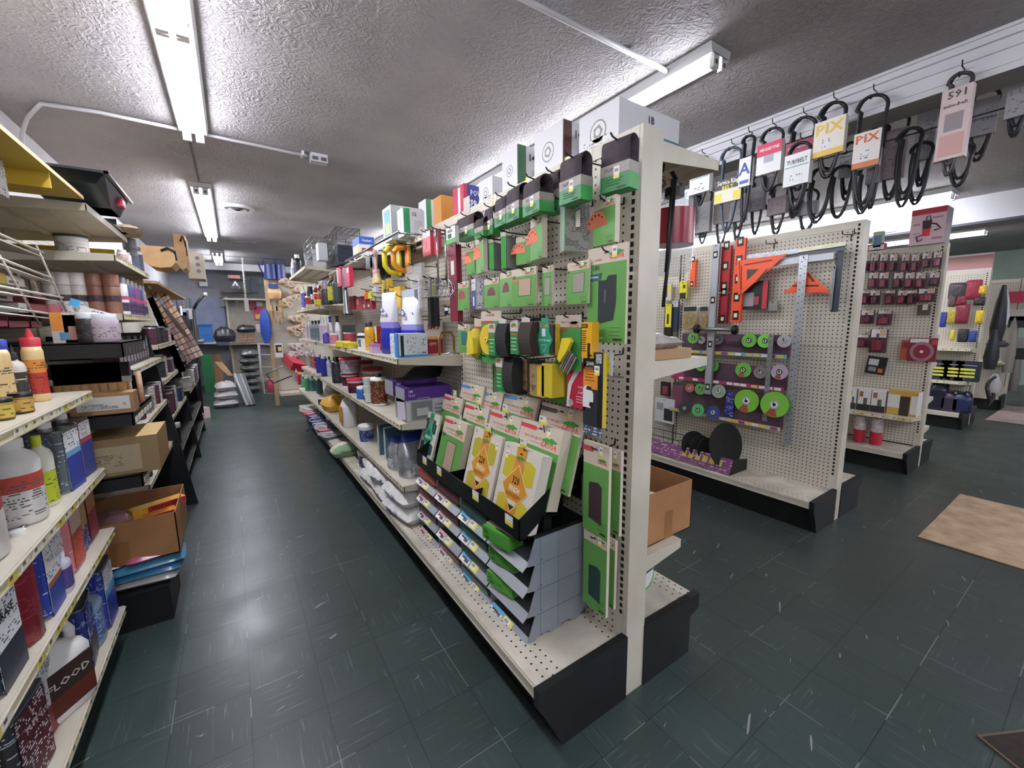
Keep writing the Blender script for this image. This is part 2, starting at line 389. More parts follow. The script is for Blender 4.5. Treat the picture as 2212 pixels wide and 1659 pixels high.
# ================================================================ gondola shelving
def tags(rnd, L, yellow=.55):
    out = []; y = .03
    while y < L-.08:
        if rnd.random() < .85: out.append((y, '#e9e3d2' if rnd.random() > yellow else ('#d9c95a' if rnd.random() < .4 else '#e6e0bc')))
        y += rnd.choice((.058, .062, .075))
    return out
_tg = random.Random(11)
def shelf_node(depth, L, dk=None, rail=True, th=.032, deck=None, yellow=.5, name='shelf'):
    """shelf with the back edge on x=0 and the front at x=-depth, running along +y; origin top surface"""
    b = nb(); e = dk or M_enamel
    b.box(-depth, 0, -.004, 0, L, 0, {'t': deck or e, '*': e})
    b.box(-depth, 0, -th, -depth+.004, L, -.004, e)
    for y in (0, L-.003):
        v = [(-depth, -.004), (0, -.004), (0, -.062), (-.03, -.062), (-depth, -th)]
        b.add([(p[0], y, p[1]) for p in v] + [(p[0], y+.003, p[1]) for p in v], [(0, 1, 2, 3, 4), (9, 8, 7, 6, 5), (0, 5, 6, 1), (1, 6, 7, 2), (2, 7, 8, 3), (3, 8, 9, 4), (4, 9, 5, 0)], e)
    for k in (1, 2): b.box(-depth*k/3-.012, .01, -.018, -depth*k/3+.012, L-.01, -.004, e)
    kids = []
    if rail:
        r = nb(); r.box(-depth-.004, .004, -.031, -depth, L-.004, -.028, e); r.box(-depth-.006, .004, -.006, -depth, L-.004, -.003, e)
        r.box(-depth-.002, .004, -.029, -depth, L-.004, -.005, mt('#d9cfae', .4))
        for y, c in tags(_tg, L, yellow):
            r.box(-depth-.0045, y, -.028, -depth-.002, y+.05, -.006, mt(c, .4)); r.box(-depth-.0048, y+.006, -.018, -depth-.0045, y+.022, -.009, mt('#6d6754', .5))
        kids.append(N_('price_rail', r))
    return N_(name, b, kids)
def deckmat(X, nose):
    """deck sheet with two staggered rows of holes near its front and near its back"""
    key = 'perforated_deck_%.2f' % X
    if key in _M: return _M[key]
    m, nt, b, tc = base(key, .5); sp = nt.nodes.new('ShaderNodeSeparateXYZ'); nt.links.new(tc.outputs['Object'], sp.inputs[0])
    s_ = .03; u = mathn(nt, 'DIVIDE', mathn(nt, 'ABSOLUTE', mathn(nt, 'SUBTRACT', sp.outputs[0], X)), s_); iu = mathn(nt, 'FLOOR', u)
    v = mathn(nt, 'ADD', mathn(nt, 'DIVIDE', sp.outputs[1], s_), mathn(nt, 'MULTIPLY', mathn(nt, 'FLOORED_MODULO', iu, 2), .5))
    a, c = [mathn(nt, 'SUBTRACT', mathn(nt, 'FRACT', q), .5) for q in (u, v)]
    d = mathn(nt, 'SQRT', mathn(nt, 'ADD', mathn(nt, 'MULTIPLY', a, a), mathn(nt, 'MULTIPLY', c, c)))
    n_ = int(abs(nose-X)/s_); band = mathn(nt, 'ADD', mathn(nt, 'LESS_THAN', iu, 2), mathn(nt, 'GREATER_THAN', iu, n_-3.5))
    band = mathn(nt, 'MULTIPLY', band, mathn(nt, 'LESS_THAN', iu, n_-.5))
    f = mathn(nt, 'MULTIPLY', mathn(nt, 'LESS_THAN', d, .13), band)
    n = noise(nt, tc.outputs['Object'], 5, 5, .8)
    nt.links.new(mixc(nt, f, ramp(nt, n, .35, .62, srgb('#d6cebf'), srgb('#b3ab9d')), srgb('#15120f')), b.inputs['Base Color']); _M[key] = m; return m
def mirror(node):
    """turn a left-facing node tree to face +x"""
    def rec(n):
        if n.mb is not None:
            n.mb.v = [(-x, y, z) for x, y, z in n.mb.v]; n.mb.f = [tuple(reversed(f)) for f in n.mb.f]
        for k in n.kids: rec(k)
    rec(node); return node
def shift(node, d):
    def rec(n):
        if n.mb is not None: n.mb.v = [(x+d[0], y+d[1], z+d[2]) for x, y, z in n.mb.v]
        for k in n.kids: rec(k)
    rec(node); return node
def slots(b, x, y, z0, z1, side):
    z = z0
    while z < z1:
        b.box(x-.0008 if side < 0 else x, y-.006, z, x if side < 0 else x+.0008, y+.006, z+.015, mt('#0b0a09', .8)); z += .0254
def gondola(label, x0, x1, y0, y1, H, left=None, right=None, name='gondola_shelving', far=False):
    """double-sided run; x0/x1: the two pegboard faces. side = dict(nose, kick, z, shelves=[(ya, yb, z, depth)])"""
    kids = []; D = 1.22; t = .006
    n = max(1, math.ceil((y1-y0)/D-.02)); L = D
    for sd, X in ((-1, x0), (1, x1)):
        xa, xb = (X, X+t) if sd < 0 else (X-t, X)
        for i in range(n):
            b = nb(); ya = y0+i*L+.045; yb = min(y0+(i+1)*L-.02, y1)
            b.box(xa, ya, .2, xb, yb, H-.045, M_peg); b.box(xa-.001, ya, 1.17, xb+.001, yb, 1.176, mt('#8f897b', .6)) if not far else None
            kids.append(N_('pegboard_panel', b))
    up = nb(); up.box(x0-.001, y0-.0, 0, x1+.001, y0+.012, H, M_enamel)   # end post
    up.box(x0-.002, y0+.012, .0, x1+.002, y0+.045, H, M_enamel); slots(up, x0-.002, y0+.028, .32, H-.03, -1)
    kids.append(N_('upright', up))
    for i in range(1, n+1):
        b = nb(); yy = min(y0+i*L-.02, y1-.02); b.box(x0-.002, yy, 0, x1+.002, yy+.045 if i < n else yy+.02, H, M_enamel)
        slots(b, x0-.002, yy+.024, .3, H-.03, -1) if i < 3 else None
        kids.append(N_('upright', b))
    kids.append(N_('top_rail', nb().box(x0-.003, y0+.045, H-.045, x1+.003, y1, H, M_enamel)))
    for sd, side, X in ((-1, left, x0), (1, right, x1)):
        if not side: continue
        z = side.get('z', .235); dep = abs(side['nose']-X)
        sh = shelf_node(dep, y1-y0-.02, deck=deckmat(X, side['nose']), rail=False, th=.045, name='base_deck')
        r = nb(); r.box(-dep-.004, .004, -.044, -dep, y1-y0-.03, -.006, M_enamel); r.box(-dep-.006, .004, -.012, -dep-.004, y1-y0-.03, -.004, M_enamel); r.box(-dep-.006, .004, -.044, -dep-.004, y1-y0-.03, -.038, M_enamel); sh.kids = [N_('deck_lip', r)]
        if sd > 0: mirror(sh)
        kids.append(shift(sh, (X, y0+.02, z)))
        k = nb(); kx = side['kick']; k.box(min(kx, kx+.012*(-sd)), y0+.02, 0, max(kx, kx-.012*sd), y1, z-.045, M_kick); kids.append(N_('kick_plate', k))
        c = nb(); ns = side['nose']+sd*.012; q = [(ns, z+.008), (ns, z-.055), (side['kick'], z-.075 if sd > 0 else .0), (side['kick'], 0), (X, 0), (X, z+.012)]
        if sd < 0: q[2] = (ns+.035, z-.11)
        if sd < 0: q = q[::-1]
        q = q if sum((q[i-1][0]*q[i][1]-q[i][0]*q[i-1][1]) for i in range(len(q))) > 0 else q[::-1]
        c.prism(q, y0-.006, y0+.022, M_kick)
        ce = N_('kick_end_cap', c); kids.append(ce)
        for s_ in side.get('shelves', ()):
            nd_ = shelf_node(s_[3], s_[1]-s_[0]-.004, yellow=.5)
            if sd > 0: mirror(nd_)
            kids.append(shift(nd_, (X, s_[0]+.002, s_[2])))
    t_ = N_(name, None, kids)
    return place(t_, label, 'shelving', (0, 0, 0))
gondola('long beige double-sided pegboard gondola in the middle, full of sandpaper and paint sundries', 1.07, 1.165, .885, 6.42, 1.94,
        dict(nose=.685, kick=.77, shelves=[(y, y+1.22, 1.18, .375) for y in (2.105, 3.325, 4.68)] + [(y, y+1.22, .83, .375) for y in (2.105, 3.325, 4.68)] + [(y, y+1.22, .485, .375) for y in (2.105, 3.325, 4.545)]+[(5.77, 6.4, .485, .375)] + [(4.3, 5.9, 1.537, .37), (4.95, 6.4, 1.975, .37), (2.3, 3.5, 1.86, .12)]),
        dict(nose=1.495, kick=1.45, z=.235, shelves=[(.905, 2.1, 1.925, .35), (2.11, 3.3, 1.925, .35), (3.33, 4.5, 1.925, .35), (4.54, 5.74, 1.925, .35), (.905, 2.1, 1.22, .35), (.905, 2.1, .50, .24)]))
gondola('second beige pegboard gondola, holding levels, squares and grinding discs', 3.265, 3.35, .995, 5.875, 1.955,
        dict(nose=2.925, kick=2.985, z=.215), dict(nose=3.72, kick=3.68, z=.215))
gondola('third beige pegboard gondola, holding rows of red packaged hole saws', 5.105, 5.19, .975, 4.6, 1.985,
        dict(nose=4.73, kick=4.79, z=.19, shelves=[(.99, 2.2, .50, .33)]), dict(nose=5.5, kick=5.46, z=.19, shelves=[(.99, 2.2, .34, .25), (.99, 2.2, .62, .25), (.99, 2.2, .95, .2), (.99, 2.2, 1.2, .15)]))
# ================================================================ builders for the merchandise
G_GREEN = '#609a4b'; G_DARK = '#33844a'; TAN = '#cdbfae'
LIZ = [(-.5, .02), (-.36, .10), (-.2, .16), (-.02, .14), (.1, .2), (.2, .17), (.34, .13), (.5, .1), (.44, .04), (.26, .02), (.22, -.08), (.1, -.02), (-.06, -.0), (-.12, -.1), (-.2, -.02), (-.34, .0)]
def logo(b, x, z, y, w, txt='GATOR'):
    """green lizard over red lettering with a dark outline"""
    b.prism([(x+p[0]*w*.82, z+w*.14+p[1]*w*.9) for p in LIZ][::-1], y-.0006, y-.0001, mt('#3f9138'))
    b.text(txt, w*.2, x, z-w*.06, y, mt('#f0d9c8'), sx=w/(glyphs(txt)[2]*w*.2/.72)*.98, depth=.0004)
    b.text(txt, w*.18, x, z-w*.05, y, mt('#d2473f'), sx=w/(glyphs(txt)[2]*w*.18/.72)*.9, depth=.0009)
def sticker(x, z, y, w=.018, h=.03, c='#e8df5a'):
    b = nb(); b.box(x-w/2, y-.0012, z-h/2, x+w/2, y-.0006, z+h/2, mt('#f1efe6')); b.box(x-w/2, y-.0014, z-h/2, x+w/2, y-.0011, z-h*.22, mt(c)); b.box(x-w*.32, y-.0014, z+h*.05, x+w*.32, y-.0011, z+h*.3, mt('#9b9892'))
    return N_('price_sticker', b)
def slot_hole(b, x, z, y, w=.022): b.prism([(x-w/2, z), (x+w/2, z), (x+w*.22, z+w*.22), (x-w*.22, z+w*.22)], y-.0007, y-.0001, mt('#2b2622'))
def fine(b, x0, x1, z0, z1, y, col, n=3, row=.0035):
    """lines of fine type"""
    for i in range(n):
        z = z1-(z1-z0)*i/max(1, n-1) if n > 1 else z0
        b.box(x0, y-.0006, z-row/2, x1-(x1-x0)*.18*((i*7) % 3)/2, y-.0001, z+row/2, mt(col))
def sandpack(w, h, t, num='100', win='rect', wc='#b39a86', tab='#c43a48', title='9x11 PROJECT PACK', green=G_GREEN, split=.70, lg=True, back=None, numc='#20231f', st=True, sub=None, holes=0, copies=1):
    kids = []
    b = nb(); gm = mt(green, .45); tm = mt(TAN, .5)
    b.box(-w/2, 0, 0, w/2, t, h, {'f': tm, '*': mt(back or '#d3c7b5', .6)})
    b.box(-w/2, -.0004, 0, w/2, 0, h*split, gm)
    if tab: b.prism([(-w/2, h*.9), (-w*.12, h*.9), (-w*.07, h*.925), (-w*.12, h*.955), (-w/2, h*.955)], -.001, -.0004, mt(tab))
    if title: b.text(title, h*.034, -w*.05, h*(split+.09), 0, mt('#a4463c'), sx=w*.62/(glyphs(title)[2]*h*.034/.72)); fine(b, -w*.22, w*.12, h*(split+.05), h*(split+.05), 0, '#8a7a6c', 1, h*.008)
    if num: b.text(num, h*.085, -w*.48, h*(split-.06), -.0006, mt(numc), ax='l', sx=.8)
    if sub: b.box(-w*.48, -.0011, h*(split-.15), -w*.48+w*.3, -.0005, h*(split-.085), mt(sub))
    fine(b, w*.12, w*.42, h*.08, h*.16, -.0004, '#2f7a33', 3, h*.008); b.box(w*.2, -.001, h*.025, w*.43, -.0005, h*.05, mt('#40351f'))
    slot_hole(b, 0, h*.93, 0, min(.03, w*.16))
    kids.append(N_('printed_card', b))
    s = nb()
    if win == 'rect': s.box(-w*.16, -.0012, h*.13, w*.22, -.0004, h*(split-.10), mt(wc, .8)); b.box(-w*.175, -.0008, h*.12, w*.235, -.0004, h*(split-.09), mt('#17130f'))
    elif win == 'sq': s.box(-w*.2, -.0012, h*.28, w*.3, -.0004, h*.72, mt(wc, .8)); b.box(-w*.215, -.0008, h*.27, w*.315, -.0004, h*.73, mt('#17130f'))
    elif win == 'tall': s.prism([(-w*.2, h*.2), (w*.2, h*.24), (w*.26, h*.42), (w*.26, h*.70), (w*.06, h*.70), (0, h*.655), (-w*.2, h*.655)], -.0012, -.0004, mt(wc, .8))
    elif win == 'arch': s.prism([(w*.26*math.cos(a), h*.42+h*.28*math.sin(a)) for a in [PI*i/12 for i in range(13)]], -.0012, -.0004, mt(wc, .8))
    elif win == 'quarter':
        s.prism([(-w*.38+w*.5*math.cos(a)*1.0+w*.02, h*.42+h*.36*math.sin(a)) for a in [PI*i/12 for i in range(13)]], -.0012, -.0004, mt(wc, .8))
        for a_ in (.25, .4, .55, .7, .85): s.disc(w*.035, -.0016, -w*.36+w*.38*math.cos(PI*a_), h*.44+h*.25*math.sin(PI*a_), mt('#2c1d16'), 8, .0004)
    elif win == 'mouse': s.prism([(-w*.26, h*.2), (0, h*.13), (w*.26, h*.2), (w*.22, h*.42), (0, h*.66), (-w*.22, h*.42)], -.0012, -.0004, mt(wc, .8)); [s.disc(.005, -.0016, x*w, z*h, mt('#1a0d0f'), 8, .0004) for x, z in ((-.12, .42), (.1, .42))]
    elif win == 'slim': s.prism([(-w*.25, h*.16), (w*.25, h*.13), (w*.25, h*.55), (w*.1, h*.585), (-w*.25, h*.56)], -.0012, -.0004, mt(wc, .8))
    if s.v: kids.append(N_('abrasive_sheet', s))
    if lg: l = nb(); logo(l, w*.25, h*(split+.045), -.0002, w*.44); kids.append(N_('emblem', l))
    if st: kids.append(sticker(w*.2, h*.93, 0, min(.02, w*.13), min(.032, h*.11)))
    return N_('sandpaper_pack', None, kids)
def finishpack(w, h, t, num, word, c, wc, num2=None):
    kids = []; b = nb(); cm = mt('#d8d0c4', .55); om = mt(c, .5); lm = mt('#e8cf9a' if c != '#2f9a72' else '#8fe0b4')
    b.box(-w/2, 0, 0, w/2, t, h, cm)
    for sx in (-1, 1):
        for (z0, z1) in ((.52, .86), (.06, .34)):
            q = [(sx*w*.14, z0*h), (sx*w*.40, (z0+.05)*h), (sx*w*.40, (z1-.04)*h), (sx*w*.28, z1*h), (sx*w*.14, z1*h)]
            if sx < 0: q = q[::-1]
            b.prism(q, -.0008, 0, mt(wc, .85))
    b.box(-w*.13, -.0012, 0, w*.13, -.0006, h, om)
    D = [(0, .16*h), (w*.33, .46*h), (0, .76*h), (-w*.33, .46*h)]; D2 = [(p[0]*1.06, .46*h+(p[1]-.46*h)*1.06) for p in D]
    b.prism(D2, -.0015, -.0012, lm); b.prism(D, -.0018, -.0015, om)
    b.text(num, h*.10, 0, h*.52, -.0018, mt('#1d1710'), sx=.8); b.text(word, h*.075, 0, h*.415, -.0018, mt('#f6f0e2'), sx=.8)
    fine(b, -w*.2, w*.2, h*.35, h*.385, -.0018, '#7c4a12' if c[1] == 'c' else '#14503a', 3, h*.007)
    b.prism([(-w*.13, h*.30), (w*.13, h*.30), (w*.08, h*.245), (-w*.08, h*.245)], -.0021, -.0018, mt('#ddd3c8')); b.prism([(-w*.08, h*.235), (0, h*.17), (w*.08, h*.235)], -.0021, -.0018, mt('#33200e'))
    b.text(num, h*.03, -w*.42, h*.93, 0, mt('#2a2622'), ax='l', sx=.8); slot_hole(b, 0, h*.91, -.0012, w*.1)
    kids.append(N_('printed_card', b)); l = nb(); logo(l, 0, h*.81, -.0013, w*.30); kids.append(N_('emblem', l))
    kids.append(sticker(-w*.38 if num2 else w*.38, h*.84, 0, .018, .028))
    return N_('sandpaper_pack', None, kids)
def beltpack(w, h, t=.06, txt='3"x18"', st=True):
    """sanding belt looped over its green card"""
    b = nb(); k = nb(); n = 10; R = t/2
    pr = [(-R*math.cos(PI*i/n), h-R+R*math.sin(PI*i/n)) for i in range(n+1)]   # (y, z) arch
    pr = [(-R, h*.12)] + pr + [(R, h*.12)]
    vs = []; fs = []
    for X in (-w/2, w/2): vs += [(X, p[0]+R, p[1]) for p in pr]
    q = [(p[0]*.93, p[1]-.003) for p in pr]
    for X in (-w/2, w/2): vs += [(X, p[0]+R, p[1]) for p in q]
    m_ = len(pr)
    for i in range(m_-1):
        fs += [(i, m_+i, m_+i+1, i+1), (2*m_+i, 2*m_+i+1, 3*m_+i+1, 3*m_+i), (i, i+1, 2*m_+i+1, 2*m_+i), (m_+i, 3*m_+i, 3*m_+i+1, m_+i+1)]
    b.add(vs, fs, mottled('brown_sanding_belt', '#463a41', '#3b3137', 60, .8), True)
    k.box(-w/2-.001, -.002, 0, w/2+.001, t+.002, h*.5, {'f': mt(G_DARK, .4), '*': mt('#3a9a4c', .4)}); k.box(-w/2-.0012, -.0024, h*.3, w/2+.0012, t+.0024, h*.5, mt('#9d958d', .5))
    fine(k, -w*.3, w*.3, h*.12, h*.22, -.0024, '#1e5e30', 3, .003); k.text(txt, h*.07, -w*.2, h*.37, -.0026, mt('#3c332f'), sx=.8); k.box(w*.1, -.003, h*.03, w*.4, -.0024, h*.06, mt('#1e4427'))
    kids = [N_('abrasive_belt', b), N_('card_sleeve', k)]
    if st: kids.append(sticker(w*.08, h*.33, -.002, .02, .034))
    return N_('sanding_belt_pack', None, kids)
def sponge(w, h, t, col='#232422', card=G_DARK, num='', style='sleeve', dw=None):
    """curved sanding block in a card sleeve, seen at an angle"""
    b = nb(); n = 10
    P = [(0, 0)] + [(-t*(.75+.25*math.sin(PI*i/n)), h*i/n) for i in range(n+1)] + [(0, h)]
    vs = [(x, p[0], p[1]) for x in (w*-.1, w*.5) for p in P]; m_ = len(P)
    b.add(vs, [tuple(range(m_-1, -1, -1)), tuple(range(m_, 2*m_))] + [(i, (i+1) % m_, m_+(i+1) % m_, m_+i) for i in range(m_)], mottled('sponge'+col, col, col, 80, .9, .3))
    k = nb(); k.box(-w/2, -t*.98, 0, -w*.1, .0, h*1.0, {'f': mt(card, .45), '*': mt(card, .45)}); k.box(-w/2-.0005, -t*.985, h*.72, -w*.1+.0005, .001, h, mt('#cfc4b6'))
    k.box(-w*.45, -t, h*.6, -w*.15, -t*.98, h*.65, mt('#b9533c')); fine(k, -w*.44, -w*.16, h*.15, h*.5, -t*.98, '#a9d39c', 4, .004)
    k.box(-w*.42, -.004, h, -w*.0, -.003, h*1.16, mt('#d8d2ca', .4))
    l = nb(); logo(l, -w*.3, h*.86, -t*.985, w*.36)
    return N_('sanding_sponge', None, [N_('foam_block', b), N_('card_sleeve', k), N_('emblem', l)])
def hook(L, c=None, lab=False, up=.03):
    b = nb(); m_ = c or M_wire
    b.tube([(0, 0, .012), (0, 0, 0), (0, -L*.3, -.002), (0, -L*.8, -.002), (0, -L, up*.3), (0, -L-.008, up)], .0026, m_, 6)
    b.tube([(0, .002, .0), (0, .002, .022)], .0026, m_, 5)
    return N_('peg_hook', b)
def scan_hook(L):
    b = nb(); b.tube([(0, 0, 0), (0, -L, 0), (0, -L-.012, .014)], .0026, M_wire, 6); b.tube([(0, 0, .03), (0, -L-.004, .03)], .002, M_wire, 5)
    t = nb(); t.box(-.02, -L-.008, .008, .02, -L-.006, .04, mt('#d9cf93', .4)); t.box(-.014, -L-.0085, .02, .014, -L-.008, .034, mt('#f0ede2'))
    return N_('peg_hook', b, [N_('price_tag', t)])
# ---- containers
def can(r, h, body, cap=None, lid=None, bands=(), n=16, capr=.82, caph=.18, ink='#555555', name='can', pr=True):
    """round can or bottle: bands = (z0, z1, colour) as fractions of the height of the body"""
    b = nb(); k = []; H = h*(1-caph) if cap else h
    cuts = sorted({0, 1} | {q for x in bands for q in x[:2]})
    prof = [(r*.94, r*.94, 0, mt(body, .4)), (r, r, .004, None)]
    def mat_at(f):
        for z0, z1, c in bands:
            if z0 <= f < z1: return printed(c, ink, .007) if pr else mt(c, .45)
        return mt(body, .4)
    ps = [(r*.94, 0)] + [(r, max(.004, H*f*.96)) for f in cuts] + [(r*.9, H)]
    out = []
    for i, (rr, z) in enumerate(ps):
        f = min(.999, z/H/.96+1e-4); out.append((rr, rr, z, mat_at(f) if 0 < i < len(ps)-1 else mt(body, .4)))
    b.loft(out, n); k.append(N_('body', b))
    if cap:
        c_ = nb(); rc = r*capr; c_.loft([(rc, rc, H, mt(cap, .4)), (rc, rc, h*.985, mt(cap, .4)), (rc*.9, rc*.9, h, mt(cap, .4))], n); k.append(N_('cap', c_))
    if lid:
        c_ = nb(); c_.loft([(r*1.04, r*1.04, h-.012, mt(lid, .35, .6)), (r*1.04, r*1.04, h, mt(lid, .35, .6)), (r*.9, r*.9, h-.002, mt(lid, .35, .6))], n); k.append(N_('lid', c_))
    return N_(name, None, k)
def bottle(rx, ry, h, body, cap, label=None, lz=(.12, .62), sh=.72, neck=.3, caph=.14, n=18, e=2.4, ink='#444444', name='bottle', label2=None, spout=False, emblem=None):
    """shouldered plastic bottle with a printed label band"""
    b = nb(); B = mt(body, .35); Hb = h*(1-caph); Lm = printed(label, ink, .008) if label else B; L2 = printed(label2, ink, .008) if label2 else Lm
    mid = lz[0]+(lz[1]-lz[0])*.62
    b.loft([(rx*.9, ry*.9, 0, B), (rx, ry, .008, B), (rx, ry, h*lz[0], Lm), (rx, ry, h*mid, L2), (rx, ry, h*lz[1], B), (rx, ry, h*sh*.98, B), (rx*.8, ry*.85, h*(sh+.06), B), (rx*neck, ry*max(neck, .4), Hb*.98, B), (rx*neck, ry*max(neck, .4), Hb, B)], n, e)
    c = nb(); rc = max(rx*neck*1.15, .008); c.loft([(rc, rc, Hb-.004, mt(cap, .4)), (rc, rc, h*.99, mt(cap, .4)), (rc*.85, rc*.85, h, mt(cap, .4))], 14)
    if spout: c.loft([(rc*.5, rc*.5, h, mt(cap, .4)), (rc*.16, rc*.16, h*1.14, mt('#e6b9b4' if cap == '#c2303c' else '#b9c4d6', .4))], 10)
    kids = [N_('body', b), N_('cap', c)]
    if emblem: q = nb(); q.text(emblem[0], h*.08, 0, h*(lz[0]+(lz[1]-lz[0])*.7), -ry-.001, mt(emblem[1]), sx=min(1, rx*1.6/max(.001, glyphs(emblem[0])[2]*h*.08/.72))); kids.append(N_('lettering', q))
    return N_(name, None, kids)
def spray_bottle(h=.26, body='#e9e9ec', head='#26357e', label='#5b4aa8', r=.04):
    b = nb(); B = mt(body, .35); L = printed(label, '#dddddd', .009)
    b.loft([(r, r*.62, 0, B), (r, r*.62, h*.12, L), (r, r*.62, h*.45, B), (r*.8, r*.55, h*.6, B), (r*.3, r*.3, h*.76, B)], 14, 2.4)
    c = nb(); H = mt(head, .4); c.cyl(r*.36, h*.75, h*.82, H, 12); c.box(-r*1.0, -.011, h*.87, r*.5, .011, h*.97, H); c.box(-r*.2, -.008, h*.81, r*.2, .008, h*.9, H); c.box(-r*.75, -.006, h*.72, -r*.6, .006, h*.88, H)
    return N_('spray_bottle', None, [N_('body', b), N_('trigger_head', c)])
def fcan(w, d, h, face, side='#2a3f9c', cap='#ececec', top='#8d9094', txt=None, txc='#ffffff', band=None, big=True):
    """oblong metal solvent can with a screw cap and a strap handle"""
    b = nb(); F = printed(face, '#e0e4ee' if face[1] in '0123456' else '#4a4a55', .009); Sd = printed(side, '#c8ccd8', .007, .4) if side else F; T = mt(top, .3, .8)
    b.loft([(w/2, d/2, 0, T), (w/2, d/2, .006, Sd), (w/2, d/2, h-.006, T), (w/2, d/2, h, T), (w/2-.006, d/2-.006, h-.004, T)], 16, 7, c=(0, 0), smooth=False)
    f = nb(); f.box(-w*.40, -d/2-.0012, h*.04, w*.40, -d/2-.0002, h*.95, F)
    if band:
        for z0, z1, c in band: f.box(-w*.40, -d/2-.0018-.0003*band.index((z0, z1, c)), h*z0, w*.40, -d/2-.001, h*z1, mt(c, .4))
    if txt: f.text(txt, h*.09, 0, h*.66, -d/2-.0016, mt(txc), sx=min(1, w*.66/(glyphs(txt)[2]*h*.09/.72)))
    c = nb(); cx = -w*.24; c.cyl(.020, h-.004, h+.010, mt('#a5a7aa', .3, .7), 14, (cx, 0)); c.cyl(.019, h+.008, h+.030, mt(cap, .4), 14, (cx, 0))
    g = nb(); g.tube([(w*.0, 0, h), (w*.02, 0, h+.024), (w*.3, 0, h+.024), (w*.34, 0, h)], .006, T, 6, flat=.5)
    return N_('solvent_can', None, [N_('body', b), N_('label_panel', f), N_('cap', c), N_('handle', g)])
def jug(w, d, h, body='#e6e6e4', cap='#c24a26', label='#2d211d', label2=None, txt=None, txc='#c8c0b4', n=20, e=3.2, lz=(.1, .62)):
    b = nb(); B = mt(body, .35); L = mt(label, .45)
    b.loft([(w*.46, d*.46, 0, B), (w/2, d/2, .01, B), (w/2, d/2, h*.64, B), (w*.44, d*.44, h*.72, B, 0, 0), (w*.2, d*.3, h*.86, B, -w*.12, 0), (w*.12, w*.12, h*.92, B, -w*.14, 0)], n, e)
    f = nb(); f.box(-w*.36, -d/2-.0015, h*lz[0], w*.36, -d/2+.002, h*lz[1], L)
    if label2: f.box(-w*.36, -d/2-.0022, h*(lz[0]+.02), w*.36, -d/2-.001, h*(lz[0]+.22), mt(label2))
    if txt: f.text(txt, h*.085, 0, h*(lz[1]-.2), -d/2-.002, mt(txc), sx=min(1.2, w*.62/(glyphs(txt)[2]*h*.085/.72)))
    c = nb(); c.loft([(w*.14, w*.14, h*.91, mt(cap, .4)), (w*.14, w*.14, h*.99, mt(cap, .4)), (w*.12, w*.12, h, mt(cap, .4))], 14, c=(-w*.14, 0))
    g = nb(); g.tube([(w*.02, 0, h*.86), (w*.12, 0, h*.98), (w*.30, 0, h*.96), (w*.38, 0, h*.84), (w*.36, 0, h*.7)], w*.075, B, 8)
    return N_('jug', None, [N_('body', b), N_('label_panel', f), N_('cap', c), N_('handle', g)])
def tub(r, h, body='#dfe0e4', lid='#c3283c', label='#ece9e6', ink='#8a3a48', handle=False, label2=None):
    b = nb(); B = mt(body, .4); L = printed(label, ink, .009, .55); L2 = printed(label2, ink, .009) if label2 else L
    b.loft([(r*.86, r*.86, 0, B), (r*.88, r*.88, h*.1, L), (r*.93, r*.93, h*.45, L2), (r*.96, r*.96, h*.74, B), (r*.98, r*.98, h*.88, B)], 20)
    c = nb(); K = mt(lid, .4); c.loft([(r*1.03, r*1.03, h*.87, K), (r*1.04, r*1.04, h*.97, K), (r*.95, r*.95, h, K), (r*.9, r*.9, h*.985, K)], 20)
    k = [N_('body', b), N_('lid', c)]
    if handle: g = nb(); g.tube([(-r*1.02, 0, h*.8)] + [(r*1.05*math.cos(PI-PI*i/8), -r*.35*math.sin(PI*i/8)-.0, h*.8-r*.7*math.sin(PI*i/8)) for i in range(1, 8)] + [(r*1.02, 0, h*.8)], .003, mt('#c9c9cc', .3, .8), 5); k.append(N_('handle', g))
    return N_('tub', None, k)
def caulk(h=.22, r=.024, body='#e8e8ea', label='#2c3aa0', tip='#e4e4e2'):
    b = nb(); b.loft([(r, r, 0, mt(body)), (r, r, h*.08, printed(label, '#dde', .008)), (r, r, h*.66, mt(body)), (r, r, h*.72, mt(body))], 12)
    c = nb(); c.loft([(r*.55, r*.55, h*.72, mt(tip)), (r*.14, r*.14, h, mt(tip))], 10)
    return N_('caulk_tube', None, [N_('body', b), N_('nozzle', c)])
def carton(w, d, h, face, side=None, top=None, lines=(), blocks=(), txt=(), name='carton', flaps=False):
    """printed box; blocks = (face 'f'|'l'|'r', x0, z0, x1, z1, colour) in fractions; txt = (string, height, x, z, colour)"""
    b = nb(); b.box(-w/2, 0, 0, w/2, d, h, {'f': mt(face, .5), 'l': mt(side or face, .5), 'r': mt(side or face, .5), 't': mt(top or face, .5), '*': mt(side or face, .5)})
    p = nb()
    for i_, (s_, x0, z0, x1, z1, c) in enumerate(blocks):
        e_ = .0008+.0004*i_
        if s_ == 'f': p.box(-w/2+w*x0, -e_, h*z0, -w/2+w*x1, -.0001, h*z1, mt(c, .5) if isinstance(c, str) else c)
        elif s_ == 'l': p.box(-w/2-e_, d*x0, h*z0, -w/2-.0001, d*x1, h*z1, mt(c, .5) if isinstance(c, str) else c)
        elif s_ == 'r': p.box(w/2+.0001, d*x0, h*z0, w/2+e_, d*x1, h*z1, mt(c, .5) if isinstance(c, str) else c)
    for q in txt: p.text(q[0], h*q[1], -w/2+w*q[2], h*q[3], -.0008-.0004*len(blocks), mt(q[4]), sx=q[5] if len(q) > 5 else 1)
    return N_(name, None, [N_('box_body', b)] + ([N_('printed_panel', p)] if p.v else []))
